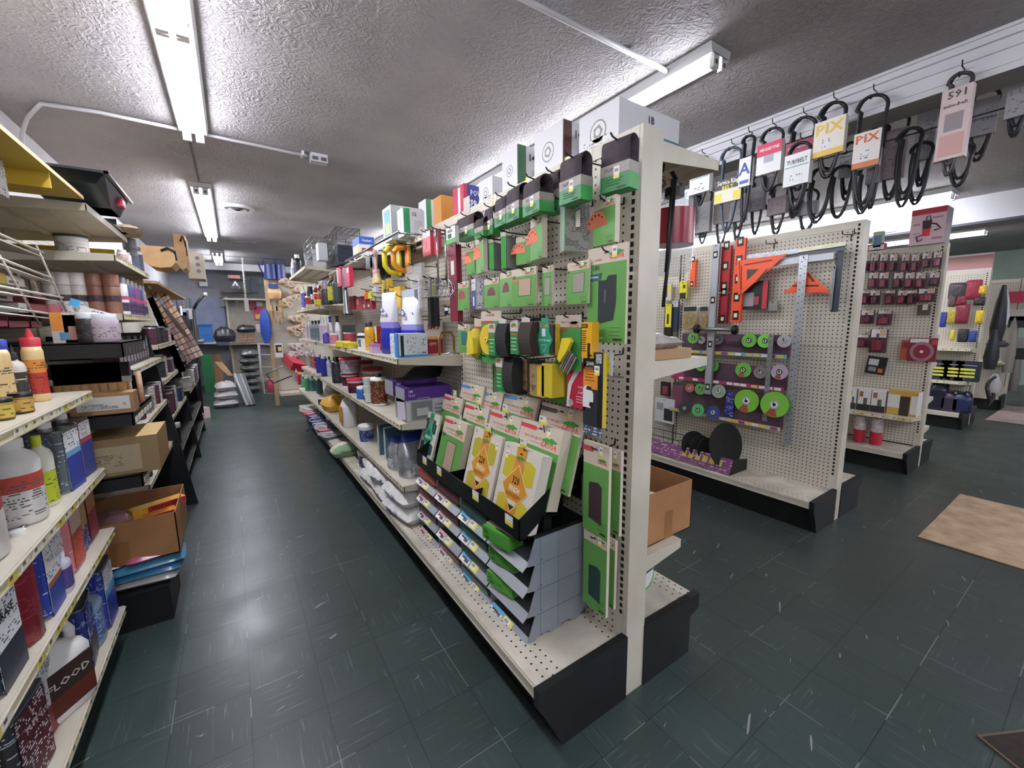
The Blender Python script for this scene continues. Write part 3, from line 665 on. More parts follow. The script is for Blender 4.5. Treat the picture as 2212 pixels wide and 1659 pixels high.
def on_x(px0, px1, py0, py1, X):
    """a face turned to -x or +x that spans px0..px1 and py0..py1 in the photograph: base centre, width, height"""
    xm, ym = (px0+px1)/2, (py0+py1)/2
    a, b = at(px0, ym, 'x', X), at(px1, ym, 'x', X); u, d = at(xm, py0, 'x', X), at(xm, py1, 'x', X)
    return Vector((X, (a.y+b.y)/2, d.z)), abs(a.y-b.y), u.z-d.z
# ================================================================ sandpaper section of the middle gondola
PX = 1.066
def c1(a, b): return (900+.2713*a, 350+.2713*b)
def c2(a, b): return (900+.2411*a, 750+.2411*b)
def box1(xl, xr, yt, yb): p = c1(xl, yt); q = c1(xr, yb); return p[0], q[0], p[1], q[1]
def box2(xl, xr, yt, yb): p = c2(xl, yt); q = c2(xr, yb); return p[0], q[0], p[1], q[1]
HG = 'wire hooks of the sandpaper pegboard'
def hang(maker, bx, X, label, cat='sandpaper', tw=0, hk=True, group=None, hshort=None, wk=1, hz=.93, tilt=0, hooklen=None):
    """hang a pack so that its face covers the box bx on the plane x = X; a hook reaches back to the pegboard"""
    loc, w, h = on_x(*bx, X); w *= wk
    node = maker(w, h); o = place(node, label, cat, loc, FL, group)
    o.rotation_euler = (tilt, 0, FL+tw)
    if hk:
        L = hooklen or (PX-X+.012); k = hook(L, up=.012); place(k, 'wire peg hook holding the '+(hshort or (label if len(label.split()) < 12 else ' '.join(label.split(',')[0].split()[:11]))), 'hook', (PX-.002, loc.y, loc.z+h*hz+.004), FL, HG)
    return o, w, h
# --- sanding belts, top row
for i, (bx, X, lab, txt, w_) in enumerate([
    (box1(318, 455, 415, 612), .97, 'small brown sanding belt in a dark green sleeve under a blank grey card, leftmost of the belts', '1x30', 1),
    (box1(462, 530, 435, 605), .93, 'brown sanding belt pack mostly hidden, right of the one with a blank grey card', '3x18', 1),
    (box1(528, 618, 345, 585), .95, 'brown sanding belt in green sleeve, smallest of the overlapping row of four', '3x21', .9),
    (box1(608, 725, 262, 508), .93, 'brown sanding belt in green sleeve with upright white sticker, second of the overlapping row of four', '3x21', .9),
    (box1(700, 832, 182, 468), .91, 'brown sanding belt in green sleeve with high white sticker, third of the overlapping row of four', '3x21', .9),
    (box1(830, 1000, 118, 415), .89, 'brown sanding belt in green sleeve with diamond-turned sticker, largest of the overlapping row of four', '3x24', .9),
    (box1(1012, 1125, 65, 400), .95, 'brown sanding belt with a black 120 label, half behind the large belt', '120', 1),
    (box1(1128, 1326, -60, 320), .90, 'large dark sanding belt seen square-on above a clear side-turned pack', '3"x24"', 1),
    (box1(1455, 1715, -205, 225), .97, 'largest dark sanding belt hanging nearest the beige end post', '3"x18"', .78)]):
    hang(lambda w, h: beltpack(w*w_*(.85 if i == 7 else 1), h, .055 if i < 6 else .045, txt, i != 1), bx, X, lab, 'sanding belt', hshort=lab.split(' with ')[0].split(' in ')[0]+(' '+ORD[i]+' along' if i in (2, 3, 4, 5) else ''), tw=(.12 if i == 8 else (-.1 if 2 <= i <= 5 else 0)), tilt=.0)
place(N_('blank_card', nb().box(-.03, 0, 0, .03, .002, .075, mt('#b9b3ab', .5))), 'blank grey header card above the leftmost sanding belt', 'card', on_x(*box1(335, 465, 300, 412), .965)[0], FL)
# --- disc packs
OR = '#dd7a5e'
for i, (bx, X, w_, lab, kw) in enumerate([
    (box1(402, 455, 665, 898), .99, 1, 'partly hidden green orbital disc pack, leftmost of the coral-disc packs', dict(win='quarter', wc=OR)),
    (box1(450, 555, 585, 885), .95, 1, 'green orbital disc pack with coral disc, beside the narrow end-on packs', dict(win='quarter', wc=OR)),
    (box1(800, 905, 590, 812), .97, 1, 'green orbital disc pack marked 2x hanging behind a taller one', dict(win='quarter', wc=OR)),
    (box1(888, 1022, 440, 775), .93, 1, 'green orbital disc pack with coral disc, at the centre below the belts', dict(win='quarter', wc=OR)),
    (box1(1400, 1592, 290, 655), .98, 1, 'green orbital disc pack alone beside the end post, coral disc with dark holes', dict(win='quarter', wc=OR))]):
    hang(lambda w, h: sandpack(w*w_, h, .018, num='', title=None, tab=None, split=.8, **kw), bx, X, lab, hk=i != 2, hshort=['','coral-disc pack beside the end-on packs','','coral-disc pack below the belts','coral-disc pack beside the end post'][i] or None, tw=(.1, -.22, .12, -.2, -.12)[i])
    loc, w, h = on_x(*bx, X)
def tag2(loc, w, h):
    pass
for i, (bx, X, lab) in enumerate([(box1(560, 592, 590, 845), .95, 'dark end-on disc pack, nearest to the coral-disc pack on its left'), (box1(600, 650, 600, 850), .96, 'dark end-on disc pack, middle of the three turned sideways'), (box1(655, 800, 540, 842), .93, 'tall dark green disc pack turned sideways, widest of the three')]):
    loc, w, h = on_x(*bx, X); b = nb(); b.box(-.012, 0, 0, .012, w*1.3, h*.9, {'l': mt('#1e2b22', .4), 'f': mt('#3e9a44', .4), '*': mt('#27352b', .4)}); b.box(-.0125, -.002, h*.86, .0125, .004, h*.98, mt('#c8c2b6'))
    place(N_('sandpaper_pack', None, [N_('pack_body', b), N_('clear_cover', nb().box(.0122, .004, h*.02, .0145, w*1.28, h*.88, M_clear2))]), lab, 'sandpaper', loc+Vector((0, .03, 0)), FL+.5)
    place(hook(PX-X+.03, up=.012), 'dark wire peg hook of the '+lab.split(',')[0]+', '+ORD[i]+' of three', 'hook', (PX-.002, loc.y, loc.z+h*.95), FL, HG)
loc, w, h = on_x(*box1(1095, 1225, 305, 715), .93)
b = nb(); b.box(-w*.25, 0, 0, w*.25, .09, h, M_clear2); b.box(-w*.22, .004, h*.02, w*.16, .02, h*.8, mt('#57a53e', .5)); b.box(-w*.28, -.001, h*.96, w*.1, .02, h*1.06, mt('#ddd8cf', .5))
place(N_('sandpaper_pack', None, [N_('clear_case', b), N_('printed_side', nb().box(w*.251, .004, h*.04, w*.254, .086, h*.95, printed('#8f8c84', '#4a4844', .006, .6)))]), 'clear cased sanding pack turned edge-on to the aisle', 'sandpaper', loc, FL-.35)
place(hook(.16, up=.012), 'long wire peg hook above the clear edge-on pack', 'hook', (PX-.002, loc.y, loc.z+h*1.0), FL, HG)
# --- third row
M3 = '#74434a'
for bx, X, lab, kw in [
    (box1(305, 412, 955, 1180), .97, 'small green pack with maroon half-round window, leftmost of its row', dict(win='arch', wc='#9a4450', num='', title=None, tab=None, split=.78)),
    (box1(535, 650, 925, 1162), .95, 'green pack with dark plum half-round window and yellow-tipped sticker', dict(win='arch', wc=M3, num='', title=None, tab=None, split=.8)),
    (box1(648, 768, 872, 1152), .94, 'green pack with plum half-round window partly under the 150 pack', dict(win='arch', wc=M3, num='', title=None, tab=None, split=.82)),
    (box1(764, 938, 842, 1148), .93, 'green 150 grit pack with tan rectangular window', dict(win='sq', wc='#b49b85', num='150', title=None, tab=None, split=.8, sub='#d56a4a')),
    (box1(985, 1084, 828, 1148), .95, 'narrow green pack with grey speckled window', dict(win='sq', wc='#9c938a', num='', title=None, tab=None, split=.85)),
    (box1(1186, 1372, 790, 1130), .96, 'green 60 grit pack half behind the large drywall screen pack', dict(win='sq', wc='#9a9088', num='60', title='9 SHEETS', tab=None, split=.8))]:
    hang(lambda w, h: sandpack(w, h, .008, **kw), bx, X, lab, tw=.12-.05*(bx[0] % 7), tilt=-.03)
loc, w, h = on_x(*box1(425, 485, 930, 1175), .95)
b = nb(); b.box(-w/2, 0, 0, w/2, .045, h, {'f': mt('#2f4a86', .4), 'r': mt('#b8bcc4', .4), '*': mt('#2b4075', .4)}); b.box(-w/2, -.0006, h*.62, w/2, 0, h, mt('#d5d8dd', .4)); b.box(w/2, .008, h*.05, w/2+.0006, .035, h*.9, printed('#dfe1e6', '#22325e', .008))
s_ = nb(); s_.text('80', h*.1, 0, h*.82, -.0006, mt('#25366c')); s_.loft([(w*.16, .0007, h*.12, mt('#e8eaf0')), (w*.16, .0007, h*.42, mt('#e8eaf0'))], 12, c=(0, -.0008))
place(N_('sandpaper_pack', None, [N_('pack_body', b), N_('lettering', s_)]), 'blue and white abrasive pack between green packs on the pegboard', 'sandpaper', loc, FL-.25)
place(hook(.12, up=.012), 'dark wire peg hook of the blue and white pack', 'hook', (PX-.002, loc.y, loc.z+h), FL, HG)
# the large drywall pack
def big180(w, h):
    p = sandpack(w, h, .008, num='', title=None, tab=None, win='tall', wc='#2c3335', split=.83)
    k = nb(); k.text('180', h*.058, -w*.27, h*.765, -.0006, mt('#23261f'), sx=.85); k.prism([(-w*.5, h*.66), (-w*.15, h*.66), (-w*.11, h*.735), (-w*.5, h*.72)], -.0016, -.001, mt('#235468'))
    k.text('DRYWALL', h*.022, -w*.32, h*.685, -.0016, mt('#e8eef0')); k.text('SCREEN', h*.022, -w*.22, h*.86, -.0002, mt('#a4463c')); k.box(-w*.04, -.002, h*.42, w*.01, -.0012, h*.56, mt('#4d5355', .7))
    fine(k, -w*.42, -w*.05, h*.05, h*.05, -.0004, '#cfe6c2', 1, .004)
    p.kids.append(N_('lettering', k)); return p
hang(big180, box1(1362, 1668, 668, 1440), .97, 'tall green 180 grit drywall screen pack with a black window, beside the end post')
# --- fourth row
bx = box1(340, 412, 1292, 1518); hang(lambda w, h: sandpack(w*1.25, h, .03, win='sq', wc='#2a6a6d', num='', title=None, tab=None, split=.8), bx, .97, 'small green box pack with three teal pads in its window')
def yellow_clamp(w, h):
    b = nb(); Y = mt('#e2c93a', .45)
    b.loft([(w*.05, .01, 0, Y), (w*.26, .03, h*.15, Y), (w*.42, .045, h*.42, Y), (w*.28, .04, h*.72, Y), (w*.06, .02, h, Y, w*.1, 0)], 14, 1.6)
    b.prism([(0, h*.1), (w*.5, h*.2), (w*.44, h*.7), (w*.12, h*.92)], -.05, -.03, Y)
    c = nb(); c.box(-w*.45, .03, -h*.1, w*.5, .034, h*1.3, mt('#3d8b48', .5)); c.box(-w*.45, .0295, h*1.05, w*.5, .03, h*1.38, mt('#c6baa9', .5)); c.box(-w*.45, .029, h*1.0, w*.2, .0295, h*1.06, mt('#b8443c'))
    return N_('sanding_tool', None, [N_('moulded_holder', b), N_('backing_card', c)])
hang(yellow_clamp, box1(415, 530, 1325, 1560), .93, 'yellow moulded sanding holder on a green card, left of the round yellow one', 'tool', hz=1.33)
def yellow_disc(w, h):
    b = nb(); Y = mt('#e4c93c', .4); P = [(w*.5*math.cos(a), h*.5+h*.5*math.sin(a)) for a in [2*PI*i/28 for i in range(28)] if not (-.62 < math.sin(a) < .28 and math.cos(a) > .86)]
    b.prism(P, -.018, -.004, Y); b.disc(h*.44, -.0195, -w*.01, h*.5, mt('#d9bd36', .45), 24, .001, w*.43); b.disc(h*.09, -.028, 0, h*.5, mt('#ead25a', .4), 16, .012, w*.11); b.disc(h*.03, -.0285, 0, h*.5, mt('#4a3a10'), 10, .001, w*.035)
    c = nb(); c.box(-w*.62, 0, -h*.32, w*.62, .003, h*1.14, mt('#43924e', .5)); c.box(-w*.62, -.0006, h*1.12, w*.62, .003, h*1.45, mt('#c8bdad', .5)); c.box(-w*.62, -.001, h*1.06, w*.1, -.0004, h*1.13, mt('#b8443c')); c.text('5" HOOK', h*.09, 0, h*1.28, -.0008, mt('#a4463c'))
    return N_('sanding_tool', None, [N_('moulded_holder', b), N_('backing_card', c)])
hang(yellow_disc, box1(532, 658, 1295, 1530), .91, 'round yellow sanding disc holder on a green card', 'tool', hz=1.36)
for bx, X, lab, kw in [
    (box1(655, 790, 1285, 1540), .90, 'curved black sanding sponge in a green sleeve, right of the round yellow holder', dict()),
    (box1(760, 868, 1290, 1530), .94, 'dark grey sanding sponge without a visible sleeve, between two sleeved ones', dict(card='#3a3b38')),
    (box1(832, 990, 1275, 1530), .90, 'brown-black sanding sponge in a green sleeve, left of the teal-carded sponge', dict(col='#3b3029')),
    (box2(800, 946, 90, 392), .92, 'black sanding sponge in a green sleeve on the lower hook row', dict()),
    (box2(880, 990, 120, 408), .95, 'plain black sanding sponge on the lower hook row, behind the kraft sleeve', dict(card='#25231f'))]:
    hang(lambda w, h: sponge(w, h, .05, **kw), bx, X, lab, 'sponge', hz=1.1)
def super_sponge(w, h):
    b = nb(); b.box(-w*.5, 0, h*.03, w*.5, .05, h*.93, mottled('sponge_grey', '#3a3733', '#2e2b28', 80, .9, .3))
    k = nb(); T = mt('#2f9a72', .45); k.prism([(-w*.28, 0), (w*.3, 0), (w*.3, h*.2), (w*.5, h*.45), (w*.3, h*.7), (w*.3, h*1.0), (-w*.28, h*1.0), (-w*.28, h*.7), (-w*.5, h*.45), (-w*.28, h*.2)], -.003, -.0, T)
    k.text('Super Sponge', h*.07, 0, h*.42, -.003, mt('#eef5f0'), sx=w*.8/(glyphs('Super Sponge')[2]*h*.07/.72)); k.box(-w*.1, -.0045, h*.56, w*.1, -.0032, h*.8, mt('#dfe3ec')); k.prism([(-w*.2, h*.3), (0, h*.06), (w*.2, h*.3)], -.0036, -.003, mt('#a8dcc2')); k.prism([(-w*.17, h*.285), (0, h*.09), (w*.17, h*.285)], -.004, -.0036, T)
    k.box(-w*.2, 0, h, w*.2, .002, h*1.16, T)
    l = nb(); logo(l, 0, h*.88, -.003, w*.5); return N_('sanding_sponge', None, [N_('foam_block', b), N_('card_sleeve', k), N_('emblem', l)])
hang(super_sponge, box1(955, 1085, 1275, 1530), .89, 'teal-carded sanding sponge with a diamond-shaped card on the third hook row', 'sponge', hz=1.1)
loc, w, h = on_x(*box1(1060, 1106, 1290, 1540), .90); place(N_('sanding_sponge', nb().box(-w/2, 0, 0, w/2, .04, h, mottled('sponge_yellow', '#cfae22', '#bd9c1c', 60, .85, .2))), 'narrow golden sponge pressed against the teal-carded sponge', 'sponge', loc, FL)
def micro(w, h):
    c = nb(); c.box(-w/2, 0, 0, w/2, .003, h, mt('#3c8440', .5)); c.box(-w/2, -.0006, h*.78, w/2, .003, h, mt('#b7aa9c', .5)); c.box(-w/2, -.001, h*.71, w*.0, -.0005, h*.75, mt('#a83c34')); c.text('MICRO TOOL', h*.026, -w*.1, h*.86, -.0008, mt('#a4463c'))
    y = nb(); Y = mt('#e8cb30', .4); y.T = Matrix.Translation((0, -.01, h*.36)) @ Matrix.Rotation(.38, 4, 'Y'); y.prism([(-w*.12, -h*.2), (w*.0, -h*.24), (w*.12, -h*.02), (w*.2, h*.24), (w*.08, h*.28), (-w*.14, h*.2)], -.014, 0, Y)
    g = nb(); g.T = Matrix.Translation((w*.12, -.006, h*.14)) @ Matrix.Rotation(.62, 4, 'Y')
    for i in range(5): g.box(-w*.16+i*w*.065, -.012+i*.002, -h*.2, -w*.115+i*w*.065, .0, h*.2, mt('#6b655f' if i % 2 else '#8b857e', .7))
    l = nb(); logo(l, w*.22, h*.8, 0, w*.42); return N_('sanding_tool', None, [N_('backing_card', c), N_('plastic_grip', y), N_('abrasive_strip', g), N_('emblem', l)])
hang(micro, box1(1106, 1312, 1218, 1655), .92, 'green card with a yellow teardrop sanding grip and grey strips', 'tool')
loc, w, h = on_x(*box1(1308, 1362, 1275, 1560), .92)
b = nb(); b.box(-w/2, 0, 0, w/2*2.2, .03, h, mt('#e0a51f', .45)); b.box(-w*.45, -.0006, h*.84, w*.48, 0, h*.95, mt('#1d1a15')); b.text('DeWALT', h*.05, 0, h*.87, -.0008, mt('#e5b62f'), sx=.7); fine(b, -w*.4, w*.3, h*.2, h*.75, 0, '#5b430d', 10, .003); b.box(w*.5, -.0008, -h*.0, w*.85, 0, h*.42, mt('#1c1b19'))
place(N_('sandpaper_pack', None, [N_('pack_body', b)]), 'yellow and black abrasive pack peeking out under the drywall screen pack', 'sandpaper', loc, FL)
# --- lower row
loc, w, h = on_x(*box2(657, 722, 70, 405), .95)
b = nb()
for k, c_ in enumerate(('#4ea33c', '#b9b2a4', '#3c7c3a', '#a9a496')): b.box(-.008+k*.006, k*.006, k*.004, -.004+k*.006, .10, h*.97, mt(c_, .5))
b.box(-.012, -.002, h*.72, .004, .02, h*.97, mt('#c9beb0'))
place(N_('sandpaper_pack', None, [N_('pack_body', b)]), 'slim bundle of green packs turned edge-on above the rack', 'sandpaper', loc, FL+.15); place(hook(.17, up=.012), 'long wire peg hook of the slim edge-on bundle', 'hook', (PX-.002, loc.y, loc.z+h*.98), FL, HG)
for bx, X, lab, dark in [(box2(950, 1040, 120, 400), .93, 'kraft-sleeved 220 sanding sponge left of the yellow pair', 1), (box2(1018, 1140, 160, 440), .89, 'kraft-sleeved yellow sanding sponge, left one of the yellow pair', 0), (box2(1120, 1215, 150, 448), .89, 'bright yellow sanding sponge, right one of the yellow pair', 2)]:
    def kr(w, h):
        b = nb(); b.box(-w/2, 0, 0, w/2, .06, h, mt('#c8b02a' if dark != 1 else '#4a3d2c', .85)); kids = [N_('foam_block', b)]
        if dark < 2:
            k = nb(); K = mottled('kraft_sleeve', '#a08660', '#8a7150', 30, .6); k.box(-w/2-.001, -.002, h*.05, -w*.02, .05, h*1.02, K); k.text('220', h*.1, -w*.27, h*.6, -.0022, mt('#4a3a20'), sx=.8); k.prism([(-w*.48, h*.35), (-w*.26, h*.12), (-w*.04, h*.35)], -.0028, -.002, mt('#6b5536')); kids.append(N_('card_sleeve', k))
        return N_('sanding_sponge', None, kids)
    hang(kr, bx, X, lab, 'sponge', hk=dark < 2, hz=1.02)
hang(lambda w, h: sandpack(w, h, .02, win='mouse', wc='#6e2c39', num='220', title=None, tab=None, split=.9, lg=False), box2(1195, 1372, 160, 500), .95, 'green 220 pack with an iron-shaped maroon window')
def iron(w, h):
    b = nb(); b.box(-w/2, 0, 0, w/2, .012, h, mt('#b2283f', .4))
    P = [(-w*.5, 0), (-w*.36, h*.02), (-w*.2, h*.5), (w*.12, h*.84), (w*.3, h*.9), (w*.0, h*.88), (-w*.3, h*.75), (-w*.5, h*.5)]
    b.prism([(-w*.5, 0), (-w*.3, 0), (-w*.34, h*.2), (-w*.22, h*.5), (w*.25, h*.86), (-w*.1, h*.8), (-w*.42, h*.5)], -.001, 0, mt('#e6dede', .4))
    b.disc(w*.13, -.0016, -w*.25, h*.1, mt('#a9a4a4', .3), 14, .001); b.text('3-3/4"', h*.045, w*.24, h*.45, 0, mt('#f0e8e6')); b.text('x', h*.03, w*.24, h*.4, 0, mt('#f0e8e6')); b.text('5-3/8"', h*.045, w*.24, h*.33, 0, mt('#f0e8e6')); fine(b, w*.02, w*.45, h*.14, h*.26, 0, '#dcaeb4', 3, .003)
    return N_('sandpaper_pack', None, [N_('printed_card', b), sticker(w*.1, h*.93, 0, .02, .02)])
hang(iron, box2(1345, 1512, 135, 545), .93, 'crimson and white pack with an iron-shaped design, marked 3-3/4" x 5-3/8"')
def p2000(w, h):
    b = nb(); b.box(-w/2, 0, 0, w/2, .018, h, {'f': mt('#303237', .4), 'r': mt('#c9b32c', .4), '*': mt('#24262a', .4)})
    b.box(-w/2, -.0008, h*.5, w*.25, -.0001, h*.76, mt('#dc8d2c')); fine(b, -w*.4, w*.1, h*.62, h*.74, -.0008, '#8d5512', 4, .003)
    b.prism([(-w*.5, h*.24), (-w*.1, h*.24), (w*.04, h*.34), (w*.04, h*.44), (-w*.1, h*.53), (-w*.34, h*.55), (-w*.5, h*.5)], -.0014, -.0008, mt('#e6e8ea')); b.prism([(-w*.34, h*.49), (-w*.02, h*.48), (-w*.08, h*.53), (-w*.28, h*.54)], -.0018, -.0014, mt('#22262b'))
    b.disc(w*.1, -.0018, -w*.06, h*.29, mt('#15171a'), 12, .0004); b.text('2000', h*.06, -w*.16, h*.82, 0, mt('#eceef0'), sx=.85); b.box(-w*.45, -.001, h*.755, w*.0, -.0002, h*.795, mt('#8a5a30')); b.box(w*.15, -.0015, h*.86, w*.42, -.0003, h*.98, printed('#c9ccd0', '#4a4c50', .004)); b.box(w*.25, -.0012, h*.0, w*.5, -.0002, h*.72, mt('#0f1012'))
    b.box(-w/2, .002, -h*.13, w*.4, .006, 0, printed('#4a5566', '#c9ced6', .01)); return N_('sandpaper_pack', None, [N_('printed_card', b), sticker(w*.2, h*.76, 0, .022, .03)])
hang(p2000, box2(1493, 1668, 45, 705), .93, 'tall black pack marked 2000 with a white car and orange panel')
loc, w, h = on_x(*box2(1688, 1740, 60, 255), .95); place(N_('sandpaper_pack', None, [N_('clear_case', nb().box(-w/2, 0, 0, w/2, .012, h, M_clear2)), N_('printed_card', nb().box(-w*.3, -.001, h*.1, w*.3, 0, h*.8, printed('#d9cd4a', '#5d5820', .004)))]), 'little clear hang pack with a yellow label, right of the 2000 pack', 'sandpaper', loc, FL)
# --- tall packs beside the end post, two above two
for (x0, x1, y0, y1), X, lab, kw in [((1262, 1312, 958, 1155), .975, 'tall green pack with a dark plum window on a long hook, front upper', dict(win='slim', wc='#3b2430', num='', title=None, tab='#b8404a', split=.76)),
        ((1300, 1338, 968, 1150), 1.035, 'tall green pack behind the upper one with the plum window', dict(win=None, num='', title=None, tab=None, split=.76)),
        ((1262, 1308, 1152, 1318), .98, 'tall green pack with a dark teal window, lower front', dict(win='slim', wc='#1d3f3c', num='', title=None, tab=None, split=.86)),
        ((1298, 1326, 1160, 1308), 1.035, 'tall green pack behind the lower one with the teal window', dict(win=None, num='', title=None, tab=None, split=.86))]:
    hang(lambda w, h: sandpack(w*1.1, h, .012, **kw), (x0, x1, y0, y1), X, lab)

# ================================================================ grey parts bins on the base deck
BY0, BY1, BX0, BX1, BZ = 1.065, 2.08, .775, 1.045, .236
def bins():
    kids = []; n = 4; Hh = .385; st = Hh/n; cols = 4; G = mottled('grey_bin_enamel', '#868d95', '#7c838b', 8, .45); G2 = mt('#a3a9ae', .35, .3)
    # side panels with the saw-tooth front, seams and feet; local x along -y of the shop, y to the back
    W = BY1-BY0; D = BX1-BX0
    for sx, nm in ((W/2, 'side_panel'), (-W/2, 'side_panel')):
        b = nb(); P = [(.0, 0)]
        for i in range(n): P += [(0.0-.012, i*st+.004), (.022, (i+1)*st)]
        P += [(D, Hh), (D+.0, .03), (D-.05, .0), (D-.08, .0), (D-.085, .014), (D-.13, .014), (D-.135, 0), (D-.18, 0), (.09, 0), (.085, .012), (.03, .012), (.025, 0)]
        vs = [(sx-.0015, p[0], p[1]) for p in P]+[(sx+.0015, p[0], p[1]) for p in P]; m_ = len(P)
        b.add(vs, [tuple(range(m_-1, -1, -1)), tuple(range(m_, 2*m_))]+[(i, (i+1) % m_, m_+(i+1) % m_, m_+i) for i in range(m_)], G)
        e = 1 if sx > 0 else -1; o = sx+e*.0016; seam = mt('#565c63', .5)
        for i in range(1, n): b.box(min(o, o+e*.0006), .03, i*st-.001, max(o, o+e*.0006), D-.01, i*st+.0006, seam)
        for yy in (.045, D*.47): b.box(min(o, o+e*.0006), yy, .01, max(o, o+e*.0006), yy+.001, Hh-.004, seam)
        for i in range(n): b.cbox((o+e*.0003, .05, i*st+.012), (.0008, .004, .004), mt('#3a3e43')); b.cbox((o+e*.0003, D-.03, i*st+.085), (.0008, .004, .004), mt('#3a3e43'))
        kids.append(N_(nm, b))
    b = nb(); b.box(-W/2, D-.004, 0, W/2, D, Hh, G); b.box(-W/2, .03, Hh-.003, W/2, D, Hh, mt('#1d241f', .5)); kids.append(N_('back_panel', b))
    for c in range(cols+1):
        x = -W/2+W*c/cols
        if 0 < c < cols: b = nb(); b.box(x-.002, -.008, 0, x+.002, D, Hh, G2); kids.append(N_('divider', b))
    for i in range(n):
        for c in range(cols):
            x0, x1 = -W/2+W*c/cols+.004, -W/2+W*(c+1)/cols-.004; z = i*st
            b = nb(); b.add([(x0, .0, z+.012), (x1, .0, z+.012), (x1, D-.01, z+.002), (x0, D-.01, z+.002)], [(0, 1, 2, 3)], mt('#4c5157', .5))
            b.add([(x0, 0.0, z+.013), (x1, 0.0, z+.013), (x1, -.028, z-.012), (x0, -.028, z-.012)], [(3, 2, 1, 0)], G2); b.add([(x0, .0, z+.012), (x1, .0, z+.012), (x1, -.028, z-.013), (x0, -.028, z-.013)], [(0, 1, 2, 3)], G2)
            t = nb(); sc = (x1-x0)
            if not (c == 3 and i > 0):
                u0 = x0+sc*.02; pic = '#d9a7b0' if c < 2 else '#5ba7cf'
                def tilt(a, bb, lo, hi, m_, k): t.add([(a, -.028*(1-lo)-.0008*k, z-.012+.025*lo+.0008*k), (bb, -.028*(1-lo)-.0008*k, z-.012+.025*lo+.0008*k), (bb, -.028*(1-hi)-.0008*k, z-.012+.025*hi+.0008*k), (a, -.028*(1-hi)-.0008*k, z-.012+.025*hi+.0008*k)], [(0, 1, 2, 3)], m_)
                tilt(u0, u0+sc*.32, .02, 1, mt('#f0eeec'), 1); tilt(u0, u0+sc*.32, .62, 1, mt(pic), 2); tilt(u0+sc*.05, u0+sc*.2, .45, .62, mt('#2b2b30'), 2); tilt(u0+sc*.16, u0+sc*.28, .2, .6, mt('#55555c'), 2)
                tilt(u0+sc*.36, u0+sc*.60, .08, .92, mt('#e3db5a'), 1); tilt(u0+sc*.38, u0+sc*.54, .2, .85, mt('#efece2'), 2); tilt(u0+sc*.40, u0+sc*.5, .45, .75, mt('#a39a94'), 3)
            kids.append(N_('bin_tray', b, [N_('price_tag', t)] if t.v else []))
    return N_('parts_bin', None, kids)
place(bins(), 'grey steel parts bin rack of four tiers standing on the base deck under the black sandpaper rack', 'bin rack', (BX0, (BY0+BY1)/2, BZ), FL)
# foam sanding sponges / refills lying in the bins
_rr = random.Random(3)
def bundle(w, col, glossy=.25):
    b = nb(); 
    for i in range(4): b.box(-w/2+.002*i, -.012+.004*i, .006+i*.012, w/2-.003*i, .20, .018+i*.012, mt(col, glossy))
    return N_('wrapped_refill', None, [N_('abrasive_stack', b), N_('clear_wrap', nb().box(-w/2-.002, -.014, .003, w/2+.002, .202, .054, mt('#f2f4f5', .06, 0, .05)))])
W_ = (BY1-BY0); st_ = .385/4
for i in range(4):
    for c in range(4):
        yy = BY1-(W_*(c+.5)/4)
        loc = (BX0-.004, yy, BZ+i*st_+.030)
        if c < 3 and not (c == 1 and i == 1) and not (c == 0 and i == 0):
            col = '#5e1a24' if c < 2 else '#0f4a45'
            if c == 0 and i == 3: col = '#a02a2a'
            place(bundle(.225, col), '%s wrapped abrasive refill in the %s bin from the far end, %s tier up' % ('bright red' if col == '#a02a2a' else ('maroon' if c < 2 else 'dark teal'), ORD[c], ORD[i]), 'refill', loc, FL, 'wrapped refills in the parts bins')
def greenbox(w=.15, h=.05, d=.075, tan=False):
    b = nb(); b.box(-w/2, 0, 0, w/2, d, h, mt('#5fae3f' if not tan else '#4f9a38', .45)); b.box(-w/2+.01, -.0006, h*.2, w*.1, 0, h*.6, mt('#4a9a3a')); b.box(-w*.1, d*.2, h, w*.25, d*.7, h+.0006, mt('#2d5c2a')); b.text('50', h*.35, -w*.35, h*.5, -.0006, mt('#1e3a1c')); b.text('60', h*.3, -w*.3, h*.1, -.0006, mt('#1e3a1c'))
    if tan: b.box(-w/2-.001, d*.3, h-.001, w/2+.001, d+.003, h+.004, mt('#cfc3b2'))
    return N_('sanding_sponge_box', None, [N_('box_body', b)])
for k, (i, tn, dx, lab) in enumerate([(3, 1, -.035, 'crushed green sponge box with a pale flap, top tier of the nearest bin column'), (2, 1, -.01, 'olive green sponge box with a dark slot, second tier down in the nearest bin column'), (1, 0, -.02, 'bright green 50/60 sponge box in the nearest bin column')]):
    place(greenbox(tan=bool(tn)), lab, 'box', (BX0+dx, BY0+.17, BZ+i*st_+.018), FL+.15)

